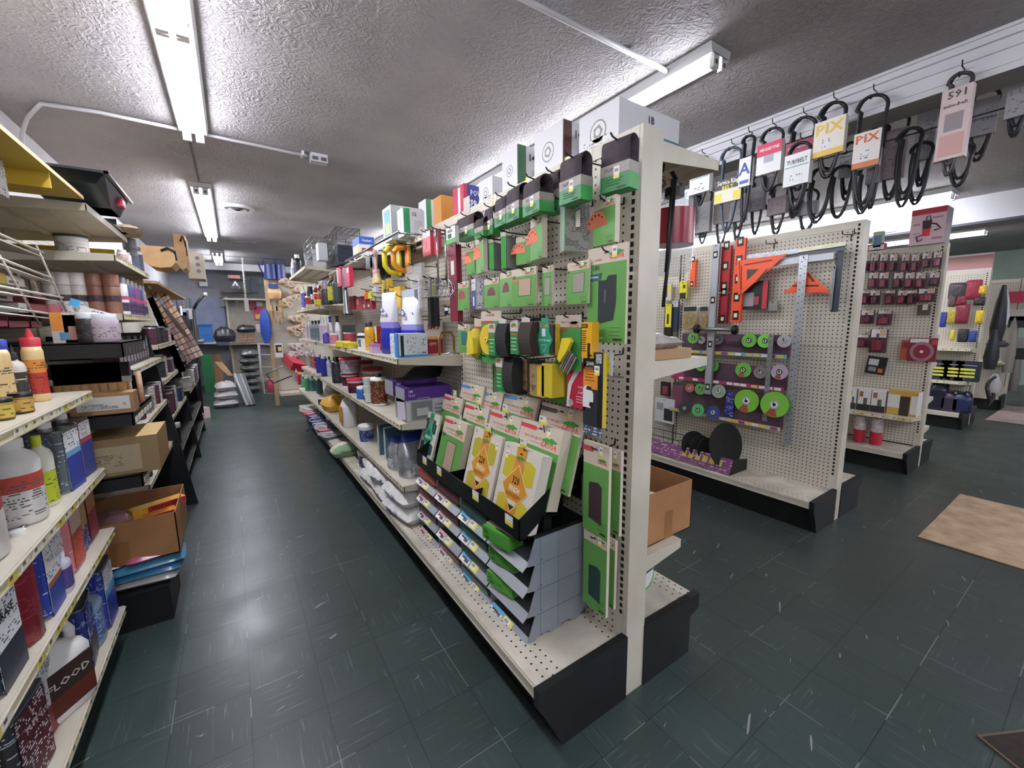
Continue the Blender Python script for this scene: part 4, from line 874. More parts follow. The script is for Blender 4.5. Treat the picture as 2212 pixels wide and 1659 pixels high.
# ================================================================ black rack with leaning sandpaper packs
def rack():
    L = .94; K = M_blackmetal; kids = []
    b = nb(); b.box(-L/2, 0, .0, L/2, .003, .075, K); b.box(-L/2, 0, 0, L/2, .30, .003, K); kids.append(N_('front_panel', b))
    for sx in (-L/2, L/2-.003):
        b = nb(); P = [(0, 0), (.30, .0), (.30, .24), (.27, .24), (.0, .075)]; vs = [(sx, p[0], p[1]) for p in P]+[(sx+.003, p[0], p[1]) for p in P]
        P2 = [(0, .0), (0, .078), (.29, .25), (.30, .19), (.02, .0)]
        vs = [(sx, p[0], p[1]) for p in P2]+[(sx+.003, p[0], p[1]) for p in P2]
        b.add(vs, [(4, 3, 2, 1, 0), (5, 6, 7, 8, 9)]+[(i, (i+1) % 5, 5+(i+1) % 5, 5+i) for i in range(5)], K); b.box(sx, .10, -.03, sx+.003, .14, .06, K); kids.append(N_('side_rail', b))
    for y, z in ((.10, .05), (.19, .13), (.28, .20)): b = nb(); b.box(-L/2, y, 0 if y < .2 else .08, L/2, y+.003, z+.02, K); b.box(-L/2, y, z, L/2, y+.08 if y < .25 else y+.02, z+.003, K); kids.append(N_('tier', b))
    for x in (-.1, .14): b = nb(); b.box(x, 0, 0, x+.003, .27, .07, K); kids.append(N_('divider', b))
    t = nb()
    return N_('display_rack', None, kids)
RX, RZ = .745, .622; RY = (1.085+2.02)/2
place(rack(), 'black steel tiered display rack of sandpaper packs standing on the grey bins', 'rack', (RX, RY, RZ), FL)
for i, (px, py) in enumerate([(c2(70, 1010)), (c2(200, 1105)), (c2(525, 1325)), (c2(825, 1545))]):
    p = at(px, py, 'x', RX-.002); place(N_('price_ticket', None, [N_('ticket', nb().box(-.024, 0, -.022, .024, .0015, .016, mt('#f0efe8'))), N_('yellow_band', nb().box(-.024, -.0005, -.022, .024, 0, -.008, mt('#e0d54a')))]), 'white and yellow price ticket on the black rack front, %s from the far end' % ORD[i], 'price ticket', (RX-.002, p.y, p.z), FL, 'price tickets of the black rack')
def lean(node, px0, px1, py0, py1, X, H, W, label, tl=-.27, n=1, cat='sandpaper', t=.008, zb=None):
    """pack leaning back; its top edge centre is seen at ((px0+px1)/2, py0) on the plane X"""
    p = at((px0+px1)/2, py0, 'x', X); zt = p.z
    c, s = math.cos(tl), math.sin(tl)
    o = place(node, label, cat, (X-abs(s)*H, p.y, zt-c*H), FL); o.rotation_euler = (tl, 0, FL); return o
C2 = lambda a, b: c2(a, b)
def packs(spec):
    for q, X, W, H, lab, mk in spec:
        p0 = C2(q[0], q[2]); p1 = C2(q[1], q[2]); lean(mk(W, H), p0[0], p1[0], p0[1], 0, X, H, W, lab)
SP = lambda n, tab, wc='#a8927e', **k: (lambda W, H: sandpack(W, H, k.pop('t', .012), num=n, tab=tab, wc=wc, **k))
packs([
 ((395, 620, 330), 1.02, .24, .30, 'green 220 grit project pack with blue tab, back row beside the purple boxes', SP('220', '#4a90c8', '#22252a')),
 ((600, 745, 390), 1.03, .22, .30, 'green 320 grit project pack with blue tab, partly hidden in the back row', SP('320', '#4a90c8', '#22252a')),
 ((742, 1140, 425), 1.02, .25, .30, 'green project pack with blue tab and black window, widest of the back row', SP('400', '#4a90c8', '#22252a')),
 ((1130, 1490, 535), 1.0, .245, .30, 'green ASSORTED project pack with grey tab and black window', SP('ASSORTED', '#55504e', '#2a2e33')),
 ((232, 430, 440), .95, .22, .28, 'green 60 grit project pack with red tab, middle row far end', SP('60', '#b8404a')),
 ((425, 660, 520), .945, .23, .28, 'green 100 grit project pack with red tab, middle row behind the orange 220 pack', SP('100', '#c8404a')),
 ((655, 950, 590), .945, .24, .28, 'green 150 grit project pack with red tab and hanging price ticket', SP('150', '#c8404a', sub='#c8504a')),
 ((945, 1300, 690), .935, .25, .29, 'thick stack front green 220 grit project pack with red tab, nearest of the middle row', SP('220', '#c8404a', t=.05)),
 ((60, 240, 590), .86, .19, .24, 'teal 80 grit REMOVE pack at the far end of the rack front', lambda W, H: finishpack(W, H, .012, '80', 'REMOVE', '#2f9a72', '#1d4a46')),
 ((215, 495, 650), .857, .235, .28, 'green 100 grit project pack in the front row, beside the teal pack', SP('100', '#c8404a', t=.035)),
 ((520, 765, 755), .853, .23, .28, 'orange 220 grit FINISH pack in the rack front', lambda W, H: finishpack(W, H, .014, '220', 'FINISH', '#cf8f2e', '#b3a52a')),
 ((780, 1130, 905), .848, .235, .28, 'orange 320 grit FINISH pack with a stack behind it, nearest in the rack front', lambda W, H: finishpack(W, H, .045, '320', 'FINISH', '#cf8f2e', '#c2b126', 1))])
for i, (a, c, X) in enumerate(((340, 410, .97), (195, 545, .93), (385, 630, .93), (555, 475, .93), (640, 715, .84), (795, 545, .93), (1130, 650, .92), (955, 850, .84))):
    p = at(*c2(a, c), 'x', X); place(N_('price_ticket', None, [N_('ticket', nb().box(-.02, 0, -.02, .02, .0015, .014, mt('#f0efe8'))), N_('yellow_band', nb().box(-.02, -.0005, -.02, .02, 0, -.008, mt('#e0d54a')).box(-.014, -.0005, .0, .0, 0, .008, mt('#8d8a82'))), N_('wire_holder', nb().tube([(0, .002, -.02), (0, .02, -.10)], .002, M_wire, 5))]), 'yellow and white price ticket standing among the leaning packs, %s from the far end' % ORD[i], 'price ticket', p, FL, 'price tickets among the packs')
for i, (px, py) in enumerate(((1271, 338), (1226, 352), (1140, 395), (1246, 470), (1068, 430))):
    p = at(px, py, 'x', .96); place(N_('price_tag', None, [N_('tag_card', nb().box(-.014, 0, -.03, .014, .002, .02, mt('#e9e7dc'))), N_('yellow_edge', nb().box(-.014, -.0006, -.03, -.004, 0, .02, mt('#dccf4a')))]), 'yellow-edged white tag hanging among the sanding belts, %s' % ['beside the largest belt', 'left of the square-on belt', 'above the overlapping belts', 'below the square-on belt', 'at the small belts'][i], 'price tag', p, FL)
# ================================================================ goods on the left side of the middle gondola
def row(z, specs, X=.76, face=FL, dup=None):
    """specs: (column px, node, label, category[, x, turn, lift, group]) standing on the shelf top at height z"""
    for s in specs:
        px, node, lab, cat = s[:4]; x = s[4] if len(s) > 4 and s[4] is not None else X; tw = s[5] if len(s) > 5 else 0; lift = s[6] if len(s) > 6 else 0
        place(node, lab, cat, (x, ycol(px, x, z+lift+.05), z+lift+.001), face+tw, s[7] if len(s) > 7 else None)
# --- shelf at elbow height (1.18)
A = []
for i, px in enumerate((664, 671)): A.append((px, caulk(.24, .022, '#dcdad8', '#c8b4bc'), 'slim pale caulk tube, %s from the far end of the elbow-high shelf' % ORD[i], 'caulk'))
for i, px in enumerate((677, 684, 691)): A.append((px, bottle(.032, .032, .22, '#8c96a0', '#1d1d20', '#74808c', sh=.7, neck=.35), 'grey bottle with black cap in the row of three, %s from the far end' % ORD[i], 'bottle', .78))
for i, px in enumerate((696, 701, 707)): A.append((px, caulk(.25, .023, '#e9e4e6', '#d8bcc8'), 'white caulk tube with long nozzle, %s of the trio left of the spray bottles' % ORD[i], 'caulk', .76))
A += [(704, bottle(.028, .028, .12, '#5a3fa8', '#ebe8f0', '#6a4fb8'), 'small purple bottle with white base before the spray bottles', 'bottle', .72),
 (716, spray_bottle(.26, '#eceef2', '#2c3f9a', '#d8c8cc'), 'white spray bottle with blue trigger head', 'spray bottle', .80),
 (731, spray_bottle(.26, '#eceef2', '#17181c', '#c9cbd4'), 'white spray bottle with black trigger head', 'spray bottle', .80),
 (722, can(.035, .10, '#ece8e4', None, None, ((.1, .9, '#d9828c'),)), 'small white jar with pink label before the spray bottles', 'jar', .72),
 (742, carton(.09, .10, .17, '#55585c', '#474a4e', blocks=(('f', .1, .1, .9, .9, '#3b3d42'),)), 'dark grey box between spray bottles and white tubs', 'box', .86),
 (755, can(.05, .10, '#8c2a38', None, '#b9b9bc', ((.1, .9, '#b0404c'),)), 'maroon can behind the yellow shallow tub', 'can', .9),
 (741, can(.055, .045, '#e3d23c', None, None, ((.1, .9, '#ded02e'),)), 'shallow yellow tub with white lid at the shelf edge', 'tub', .725),
 (756, can(.055, .045, '#e3d23c', None, None, ((.1, .9, '#d8c926'),)), 'shallow yellow tub right of its twin at the shelf edge', 'tub', .725),
 (794, can(.075, .13, '#e8e6e2', '#2a2b2e', None, (), capr=.5, caph=.2), 'round white jar with black top behind the gold bottle', 'jar', .90),
 (799, bottle(.034, .03, .19, '#d8a52e', '#17181a', '#d6a128', neck=.6, ink='#5f4210'), 'gold bottle with black cap', 'bottle', .77),
 (812, carton(.06, .05, .16, '#e9e2d2', '#8c1f2c', blocks=(('f', 0, 0, 1, .35, '#9a2334'), ('f', .1, .45, .9, .7, '#e3cf3a'))), 'cream and maroon small box beside the gold bottle', 'box', .8)]
row(1.18, A)
b = nb(); b.box(-.06, 0, 0, .06, .085, .085, mt('#e3e2de', .4)); b.box(-.064, -.003, .083, .064, .088, .096, mt('#22242a', .4)); b.box(-.05, -.001, .02, -.01, 0, .07, printed('#5b606a', '#d9dade', .005))
row(1.18, [(781, N_('tub', b), 'square white plastic tub with black rim', 'tub', .735, .2)])
b = nb(); b.box(-.03, 0, 0, .03, .05, .045, mt('#d9b6d4', .4)); b.box(-.034, -.002, .043, .034, .052, .055, mt('#cf7cc0', .4)); row(1.18, [(800, N_('tub', b), 'tiny tub with pink lid under the gold bottle', 'tub', .70)])
def poly_bag(w, h, d, c0='#e6e6ec', c1='#2b34a4', txt=None, seed=0, cut=.42, mid='#8d86cf'):
    b = nb(); W_, B_ = mottled('bag_film'+c0, c0, c0, 10, .3, .4), mottled('bag_print'+c1, c1, c1, 9, .28, .3)
    rnd = random.Random(seed); pr = []
    for f, sx, sy in ((0, .92, .9), (.03, 1, 1), (.3, .98, 1), (cut, .95, .95), (cut+.1, .92, .85), (.8, .98, .45), (.95, 1.04, .12), (1, 1.05, .06)):
        pr.append((w/2*sx, d/2*sy, h*f, B_ if f < cut else (mt(mid, .35) if f < cut+.09 else W_), rnd.uniform(-.006, .006), rnd.uniform(-.006, .006)))
    b.loft(pr, 20, 3.4); k = [N_('bag_body', b)]
    if txt: t = nb(); t.text(txt, h*.07, 0, h*.6, -d*.42, mt('#3a2f66')); t.disc(w*.11, -d*.42, -w*.2, h*.72, mt('#4a3f7a'), 14, .001); t.disc(w*.08, -d*.425, -w*.2, h*.72, mt('#e8e6ee'), 14, .001); k.append(N_('printing', t))
    return N_('powder_bag', None, k)
row(1.18, [(846, poly_bag(.13, .36, .09, seed=1, txt='rock'), 'white and blue powder bag standing behind the box, left one', 'bag', .79, .3),
 (893, poly_bag(.17, .33, .10, seed=2, txt='20'), 'white and blue powder bag with a folded top, right one', 'bag', .88, .2)])
p = at(853, 763, 'y', 2.13); b = carton(.165, .12, .125, '#d8dde4', '#dfe6ee', blocks=(('f', .0, 0, .04, 1, '#3d86c9'), ('f', 0, 0, 1, .1, '#3d86c9'), ('f', .1, .04, .2, .92, '#1f2024'), ('l', .0, 0, .35, 1, '#3d86c9'), ('l', .45, .1, .95, .9, printed('#e2e6ec', '#55606e', .008)), ('f', .3, .2, .62, .85, printed('#d8dde4', '#5b6470', .008)), ('f', .68, .15, .95, .85, printed('#cfd5dc', '#33373e', .01))))
t = nb(); t.T = Matrix.Translation((-.165/2+.0325, 0, .0625)) @ Matrix.Rotation(-PI/2, 4, 'Y'); t.text('STEELCOAT', .011, 0, -.0055, -.001, mt('#e8ecf2'), sx=1.1); b.kids.append(N_('lettering', t))
place(b, 'white and blue box with a black lettered stripe at the near corner of the elbow-high shelf', 'box', (.79, 2.13, 1.181), 0)
p = at(922, 735, 'y', 2.26); place(carton(.13, .10, .20, '#ded6c8', '#cfc6b6', blocks=(('f', 0, 0, 1, .42, '#8a1f2e'), ('f', 0, .97, 1, 1, '#b3382c'), ('f', .0, .42, 1, .5, '#c99a3c')), txt=(("JIM'S", .14, .55, .72, '#a3242c'), ('CITY', .08, .5, .24, '#e8dcd0'))), 'tall cream and maroon lettered box behind the powder bags', 'box', (.975, 2.30, 1.181), 0)
for s_, (x, y) in enumerate(((1.0, 2.16),)):
    b = nb(); b.tube([(-.05, 0, .0), (-.05, 0, .10), (-.03, 0, .125), (.03, 0, .125), (.05, 0, .10), (.05, 0, 0)], .003, mt('#a8895a', .3, .8), 6, flat=3); b.tube([(-.04, -.03, .005), (.02, -.05, .02), (.06, -.03, .006), (.0, -.06, .006)], .004, M_chrome, 5); place(N_('pull_handle', b), 'bent brass strap with loose chrome wire on the shelf end', 'hardware', (x, y, 1.181), .2)
# --- knee-high shelf (.83)
B = [(670, caulk(.23, .02, '#c9c2c4', '#9a8a8c'), 'grey caulk tube at the far end of the second shelf', 'caulk'), (679, caulk(.24, .022, '#eceae8', '#b8343e'), 'white caulk tube with a red label', 'caulk'),
 (690, can(.033, .20, '#232f9c', '#e4e4e8', None, ((.12, .75, '#2a39ae'),), capr=.8, caph=.12), 'blue can with white cap, left one of the pair', 'can'), (701, can(.033, .20, '#232f9c', '#e4e4e8', None, ((.12, .75, '#26349f'),), capr=.8, caph=.12), 'blue can with white cap, right one of the pair', 'can'),
 (713, bottle(.03, .03, .20, '#e4e4ea', '#2a3270', '#cfd2e2'), 'white bottle with navy cap right of the blue cans', 'bottle', .8), (729, bottle(.05, .045, .235, '#26282b', '#1b1c1e', '#2e3033', neck=.5, sh=.78, ink='#6e7075'), 'black bottle standing alone before the red-lidded tubs', 'bottle', .755, 0, 0),
 (757, tub(.075, .12, label='#5e1a34', label2='#241a20', lid='#cf2844'), 'white tub with magenta and black label, carrying a bigger tub', 'tub', .80),
 (769, tub(.062, .12, label='#2b1626', label2='#6b2038', lid='#c9213c'), 'smaller red-lidded tub in front, black and plum label', 'tub', .745),
 (781, can(.034, .09, '#2f6fb6', '#e8e8e8', None, ((.1, .8, '#2d6cb8'),), capr=.95, caph=.2), 'small jar with blue label and white cap', 'jar', .725),
 (806, tub(.08, .17, label='#9c2a34', label2='#c9a25a', lid='#c0283c'), 'tub with red lid and coloured label at the back of the second shelf', 'tub', .93),
 (788, tub(.08, .20, label='#d8d0d2', lid='#b8283a'), 'white tub with red lid farthest back on the second shelf', 'tub', .96)]
row(.83, B)
place(tub(.088, .13, label='#b9b2bc', lid='#cf2a44', body='#b9bac6'), 'large grey-white tub with red lid stacked on another tub', 'tub', (.80, ycol(757, .80, 1.0), .952), FL)
b = nb(); W1 = mt('#dfe1de', .35)
for i in range(3): b.loft([(.030, .030, .005+i*.055, W1), (.036, .036, .06+i*.055, W1)], 16)
b.box(-.012, -.035, .02, .012, -.034, .045, mt('#2a2b2e')); row(.83, [(797, N_('cup_stack', b), 'stack of white plastic cups left of the brown bottle', 'cup', .73)])
row(.83, [(819, bottle(.055, .05, .205, '#e8e6e2', '#1d1a18', '#5c2a1c', lz=(.08, .80), sh=.84, neck=.32, caph=.08, label2='#4e241a', ink='#c8a050', n=20), 'brown labelled white bottle with a gold stripe and black cap', 'bottle', .76)])
# purple cartons and the grey-and-white one below
def purple(w, h, l3=True):
    c = carton(w, .15, h, '#4a2580', '#9a9a9e', '#3c1d6b', txt=((('3M', .17, .12, .72, '#d9d2ea')), ('7610', .17, .14, .45, '#c9bfe2'))); t = nb(); q = lambda s, y: [(-w/2+w*(.30+.0)+s*.9, y), (-w/2+w*.52-s, y), (-w/2+w*.56-s, y+.014-s), (-w/2+w*.34+s*.2, y+.014-s)]
    t.prism([(-w*.28, h*.08), (-w*.02, h*.08), (w*.02, h*.34), (-w*.24, h*.34)], -.0012, -.0008, mt('#b9a8dc')); t.prism([(-w*.265, h*.11), (-w*.03, h*.11), (w*.0, h*.31), (-w*.235, h*.31)], -.0016, -.0012, mt('#4a2580')); t.box(-w*.25, -.002, h*.2, -w*.01, -.0016, h*.22, mt('#b9a8dc')); c.kids.append(N_('emblem', t)); return c
place(purple(.27, .085), 'purple carton lying on the grey one, nearest on the second shelf', 'box', (.865, 2.125, .9285), 0)
place(purple(.27, .085), 'purple carton farther back, topped by loose black belts', 'box', (.86, 2.30, .95), 0)
place(carton(.26, .17, .118, '#9c9da0', '#8a8b8e', '#7c7d80', blocks=(('f', .02, .06, .10, .92, '#c4c5c8'), ('f', .14, .08, .58, .9, '#77787b'), ('f', .24, .25, .5, .6, '#b8b9bc'), ('f', .6, .06, .98, .95, '#b4b5b9')), txt=(('Coated', .12, .74, .66, '#2a2b2e'), ('Abrasive', .11, .75, .47, '#2a2b2e'), ('Belts', .11, .72, .28, '#2a2b2e'))), 'grey carton with a picture, lettered on the right, under the purple one', 'box', (.86, 2.12, .831), 0)
b = nb()
for i in range(5): b.loft([(.12-.006*i, .07, i*.012, mt('#1c1a22', .6), .01*i, 0), (.12-.006*i, .07, .01+i*.012, mt('#26232d', .6), .01*i, 0)], 20, 2.2)
place(N_('belt_pile', b), 'pile of loose black abrasive belts on the rear purple carton', 'sanding belt', (.93, 2.38, 1.036), .1)
b = nb(); b.add([(-.03, -.005, 0), (.01, -.02, 0), (.02, -.01, .09), (-.02, .005, .1)], [(0, 1, 2, 3)], mt('#d8cfe4', .4)); b.add([(-.03, -.004, 0), (.01, -.019, 0), (.02, -.009, .09), (-.02, .006, .1)], [(3, 2, 1, 0)], mt('#c9c0d4', .4)); place(N_('paper_flap', b), 'bent white label flap sticking out beside the purple cartons', 'paper', (.715, 2.14, .85), .2)
# --- low shelf (.485)
row(.485, [(641, caulk(.2, .02, '#d05a72', '#c84a64'), 'pink caulk tube at the far end of the low shelf', 'caulk'), (648, can(.03, .18, '#b3283a', '#c9a52c', None, ((.1, .8, '#b02a3a'),)), 'red spray can with a yellow cap on the low shelf', 'can'), (655, caulk(.21, .024, '#2a7f88', '#2f8f6a'), 'teal and green caulk tube on the low shelf', 'caulk'),
 (664, can(.03, .2, '#3c9a66', '#e9e6e4', None, ((.1, .8, '#3f9e68'),)), 'green can with a white cap on the low shelf', 'can'), (676, bottle(.045, .04, .2, '#5d8890', '#46707a', '#4f7d88'), 'dull teal bottle on the low shelf', 'bottle', .82), (690, bottle(.045, .04, .2, '#527f8c', '#46707a', '#4a7584'), 'darker teal bottle right of its twin on the low shelf', 'bottle', .86),
 (700, can(.06, .075, '#c9cbcc', None, '#d4d6d8', ((.1, .8, '#22242a'),)), 'squat tin with a black label on the low shelf', 'can', .77)])
def pill(w, d, h, c, seed, name='powder_bag', ms=None, kids=(), wr=.12, e=2.6): b = nb(); b.pillow(w, d, h, mottled('bag'+c, c, c, 14, .5, .5), seed=seed, ms=ms, wr=wr, e=e); return N_(name, None, [N_('bag_body', b)]+list(kids))
row(.485, [(722, pill(.30, .22, .15, '#d8a536', 4), 'slumped yellow powder bag on the low shelf', 'bag', .80, .1)])
place(pill(.16, .16, .12, '#a8a49c', 5), 'grey crumpled bag on top of the yellow one', 'bag', (.86, ycol(722, .86, .66), .61), .4)
row(.485, [(755, jug(.15, .14, .27, '#e6e6e8', '#dcdcde', '#cf962e', lz=(.12, .66), e=2.2), 'white gallon jug with a gold label on the low shelf', 'jug', .775),
 (792, tub(.055, .135, body='#e6e8ec', lid='#eff0f2', label='#20306a', ink='#9fb0d8'), 'white tub with navy label, on the low shelf right of the jug', 'tub', .76)])
def upbox(w, d, h, c0, c1, c2): return carton(w, d, h, c0, c1, '#d9d9dc', blocks=(('l', .0, .62, 1, .95, '#26272c'), ('l', .1, .3, .9, .6, c2), ('l', .1, .05, .9, .28, '#2c5f78')), name='grout_box')
row(.485, [(818, upbox(.035, .15, .21, '#c9cbd0', '#4b6f82', '#b3384a'), 'narrow grout box with dark and teal print, left of its twin', 'box', .745), (832, upbox(.035, .15, .21, '#c9cbd0', '#46687c', '#a3283a'), 'narrow grout box with dark and teal print, next to the foil bag', 'box', .75)])
def foil(w, d, h, seed): 
    b = nb(); F = mottled('silver_foil', '#d4d6da', '#9c9fa6', 22, .22, .9, .55); Bl = mt('#25358c', .4); r = random.Random(seed)
    b.loft([(w*.48, d*.48, 0, F), (w*.5, d*.5, .02, F), (w*.49, d*.47, h*.35, F, .004, 0), (w*.46, d*.40, h*.62, F, -.006, 0), (w*.42, d*.22, h*.80, Bl, 0, .01), (w*.44, d*.05, h, Bl, .006, .012)], 22, 3.0); return N_('foil_bag', None, [N_('bag_body', b), N_('printed_side', nb().box(-w*.3, -d*.5-.001, h*.08, w*.3, -d*.5+.004, h*.32, printed('#c6c8cc', '#33343a', .008)))])
place(foil(.10, .08, .20, 1), 'small silver foil bag between grout boxes and the big foil bag', 'bag', (.755, 2.42, .486), FL+.3)
place(foil(.22, .13, .25, 2), 'big silver foil bag with a blue top at the low shelf end', 'bag', (.83, 2.27, .486), .25)
b = nb()
for i in range(4): b.add([(-.09+.004*i, -.03-.004*i, .004*i), (.12, -.05, .004*i), (.12, .14, .01+.004*i), (-.06, .15, .004*i+.02), (-.02, -.13+.01*i, -.03+.004*i), (.14, -.12, -.03+.004*i)], [(0, 1, 2, 3), (4, 5, 1, 0)], mt('#8f8c8a' if i < 3 else '#a5a19e', .6))
place(N_('sandpaper_sheets', b), 'loose grey sandpaper sheets drooping over the low shelf end', 'sandpaper', (.88, 2.17, .487), 0)
# --- base deck
row(.235, [(722, tub(.075, .19, '#e9eaee', '#eceef0', '#222f5c', ink='#c0c8e8', handle=True, label2='#243264'), 'white bucket with navy label on the base deck, nearest', 'bucket', .80), (708, tub(.07, .2, '#e6e7ec', '#e0304a', '#26335e', ink='#c0c8e8'), 'white bucket with a red lid behind the nearest one', 'bucket', .86),
 (690, carton(.07, .10, .2, '#3a7d86', '#30707c', '#8fc4d0', blocks=(('l', .1, .1, .9, .5, '#c9dbe0'), ('l', .2, .6, .8, .9, '#2c3aa8'))), 'teal box on the base deck beyond the buckets', 'box', .76), (699, carton(.06, .09, .19, '#2b47b4', '#2640a4', blocks=(('l', .1, .1, .9, .4, '#1f5f70'),)), 'blue box squeezed beside the teal one', 'box', .80),
 (776, tub(.08, .17, '#e8e8ec', '#f0f0f2', '#4a3a7c', ink='#c8c0e0'), 'white tub with purple label behind the plaster bags', 'tub', .86), (795, tub(.075, .14, '#e8e8ec', '#f0f0f2', '#2d3050', ink='#c8c0e0'), 'lower white tub with navy label behind the plaster bags', 'tub', .80)])
b = nb(); b.pillow(.24, .16, .11, mt('#ddd8c8', .5), seed=3, ms=lambda a, c, s_: mt('#8fae84', .5) if c < .35 else mt('#ddd6c6', .5)); k = nb(); k.T = Matrix.Translation((0, 0, 0)); k.text('Vermiculite', .018, 0, .045, -.084, mt('#2f3a2c'))
place(N_('soil_bag', None, [N_('bag_body', b), N_('lettering', k)]), 'pale green and cream bag sticking out over the deck edge', 'bag', (.72, ycol(741, .70, .3), .236), .05)
b = nb(); b.tube([(0, 0, 0), (-.05, -.02, .03), (-.14, -.05, -.03)], .006, mt('#25338c', .4), 6); place(N_('putty_stick', b), 'blue plastic handle hanging over the deck edge', 'tool', (.70, ycol(690, .70, .24), .25), 0)
EZ = mottled('plaster_bag_film', '#eceae8', '#d9d6d4', 18, .3, .5)
def easy(seed, num):
    b = nb(); b.pillow(.36, .25, .10, EZ, seed=seed, e=3.2, ms=lambda a, c, s_: (mt('#9e9a97', .45) if (s_ == 0 and c > .62) else (mt('#b0303c', .5) if (s_ == 0 and .60 < c < .64) else EZ)), wr=.07)
    t = nb(); t.T = Matrix.Translation((-.02, -.01, .1015)) @ Matrix.Rotation(-PI/2, 4, 'X'); I = mt('#2c3f8e')
    t.text('EASY', .030, -.02, -.035, 0, I); t.text('SAND', .030, -.02, .012, 0, I); t.text(num, .045, -.115, -.02, 0, I); t.box(-.14, -.0006, .05, -.06, 0, .065, mt('#b0303c'))
    s = nb(); s.text('EASY', .022, -.05, .03, -.126, I); s.text(num, .03, .04, .028, -.126, I)
    return N_('plaster_bag', None, [N_('bag_body', b), N_('lettering', t), N_('side_lettering', s)])
for i, (x, y, z, r_, num, lab) in enumerate([(.80, 2.29, .236, -1.45, '20', 'lower white plaster bag marked 20, nearest the grey parts bins'), (.80, 2.31, .328, -1.5, '20', 'upper white plaster bag marked 20, nearest the grey parts bins'),
    (.80, 2.60, .236, -1.6, '45', 'lower white plaster bag in the middle stack'), (.81, 2.62, .325, -1.35, '45', 'upper white plaster bag in the middle stack'), (.80, 2.90, .236, -1.5, '90', 'lower white plaster bag of the far stack'), (.81, 2.90, .326, -1.7, '90', 'upper white plaster bag marked 90, in the far stack')]):
    place(easy(i, num), lab, 'bag', (x, y, z), r_+PI/2-PI/2)
_r = random.Random(5)
for i in range(16):
    y = 4.35+i*.105; w = _r.uniform(.12, .2); c = _r.choice(['#e6e2e6', '#d9c8cc', '#2b3a8e', '#b8343e', '#e9e7ea', '#5d6470', '#dfe3e8', '#262a44'])
    b = nb(); b.box(-w/2, -.06, 0, w/2, .06, .022, {'*': mt(c, .5), 't': printed(c, '#4a4a55' if c[1] in 'ed' else '#d8d8e0', .01)})
    place(N_('boxed_blade', b), 'flat %s packet fanned out on the far base deck, %s from the far end' % ({'#e': 'white', '#d': 'pale', '#2': 'navy', '#b': 'red', '#5': 'grey'}[c[:2]], ORD[15-i]), 'packet', (.73, y, .238+.012*(i % 3)), _r.uniform(-.5, .5), 'packets on the far base deck')
# --- high shelves at the far end
H2 = [(657, caulk(.3, .03, '#e8e6ee', '#4a4fa8'), 'white caulk bottle with a violet-blue label on the upper far shelf', 'caulk'), (672, can(.035, .26, '#1d2a4e', '#16171a', None, ((.2, .8, '#20306a'),)), 'dark blue aerosol on the upper far shelf', 'can', .8), (668, can(.035, .12, '#e4ddd8', None, '#c9c9c9', ((.3, .9, '#c0303c'),)), 'small white and red can at the upper far shelf edge', 'can', .72), (679, can(.03, .12, '#e9e6e2', None, '#c9c9c9', ((.2, .6, '#33353a'),)), 'small white can with a black band at the upper far shelf edge', 'can', .72),
 (684, bottle(.035, .03, .26, '#7c2a2a', '#e8e4e0', '#c9b52c'), 'brown bottle with yellow label, left of a pair', 'bottle', .8), (694, bottle(.035, .03, .26, '#7c2a2a', '#e8e4e0', '#c9b52c'), 'brown bottle with yellow label, right of a pair', 'bottle', .8), (689, can(.045, .12, '#b3342c', None, '#c9c9c9', ((.05, .5, '#e0cf30'),)), 'red and yellow tin in front of the brown bottles', 'can', .72),
 (706, can(.05, .22, '#3a3c40', '#9a8c8c', None, ((.1, .5, '#2d2f33'),), caph=.35), 'dark jar with a dusty top on the upper far shelf', 'jar', .76), (719, bottle(.045, .04, .25, '#2c3330', '#8a4a44', '#c9c22a'), 'dark bottle with a lime label on the upper far shelf', 'bottle', .78), (730, bottle(.04, .04, .24, '#33423f', '#26282a', '#3a4a46'), 'dark green-grey bottle at the near end of the upper far shelf', 'bottle', .8)]
row(1.537, H2)
T_ = [(634, poly_bag(.12, .26, .06, '#d9d4ce', '#9fb4c8', seed=9), 'pale bagged goods at the far corner of the highest shelf', 'bag'), (644, bottle(.05, .045, .30, '#17181c', '#e4e4e6', '#1f2128', neck=.5), 'black bottle with white cap on the highest shelf', 'bottle', .8), (662, carton(.10, .1, .15, '#aaa7a4', '#9d9a97'), 'plain grey box on the highest shelf', 'box', .82),
 (676, carton(.03, .14, .19, '#e3e5e7', '#dcdee0'), 'thin white box standing on the highest shelf', 'box', .8), (686, carton(.14, .08, .16, '#dfe3e6', '#d8dcdf', blocks=(('l', .1, .2, .9, .8, '#c9ced2'),)), 'white box with small print on the highest shelf', 'box', .76)]
row(1.975, T_)
def cage(w, d, h, c='#a9abad', slope=False, n=9):
    b = nb(); M = mt(c, .3, .8); r = .003
    for i in range(n+1):
        x = -w/2+w*i/n; zt = h*(1-.55*abs(x)/(w/2)) if slope else h; b.tube([(x, 0, 0), (x, 0, zt), (x, d, zt), (x, d, 0), (x, 0, 0)], r, M, 3)
    for i in range(6):
        z = h*i/5; b.tube([(-w/2, 0, z), (w/2, 0, z), (w/2, d, z), (-w/2, d, z), (-w/2, 0, z)], r, M, 3)
    for i in range(5): y = d*i/4; b.tube([(-w/2, y, h), (w/2, y, h)], r, M, 3)
    k = nb()
    for x in (-w/2, w/2):
        for y in (0, d): k.tube([(x, y, 0), (x, y, h)], .003, M, 5)
    hd = nb(); hd.tube([(-.05, d/2, h), (-.04, d/2, h+.02), (.04, d/2, h+.02), (.05, d/2, h)], .003, M, 5)
    return N_('cage_trap', None, [N_('wire_mesh', b), N_('corner_post', k), N_('carrying_handle', hd)])
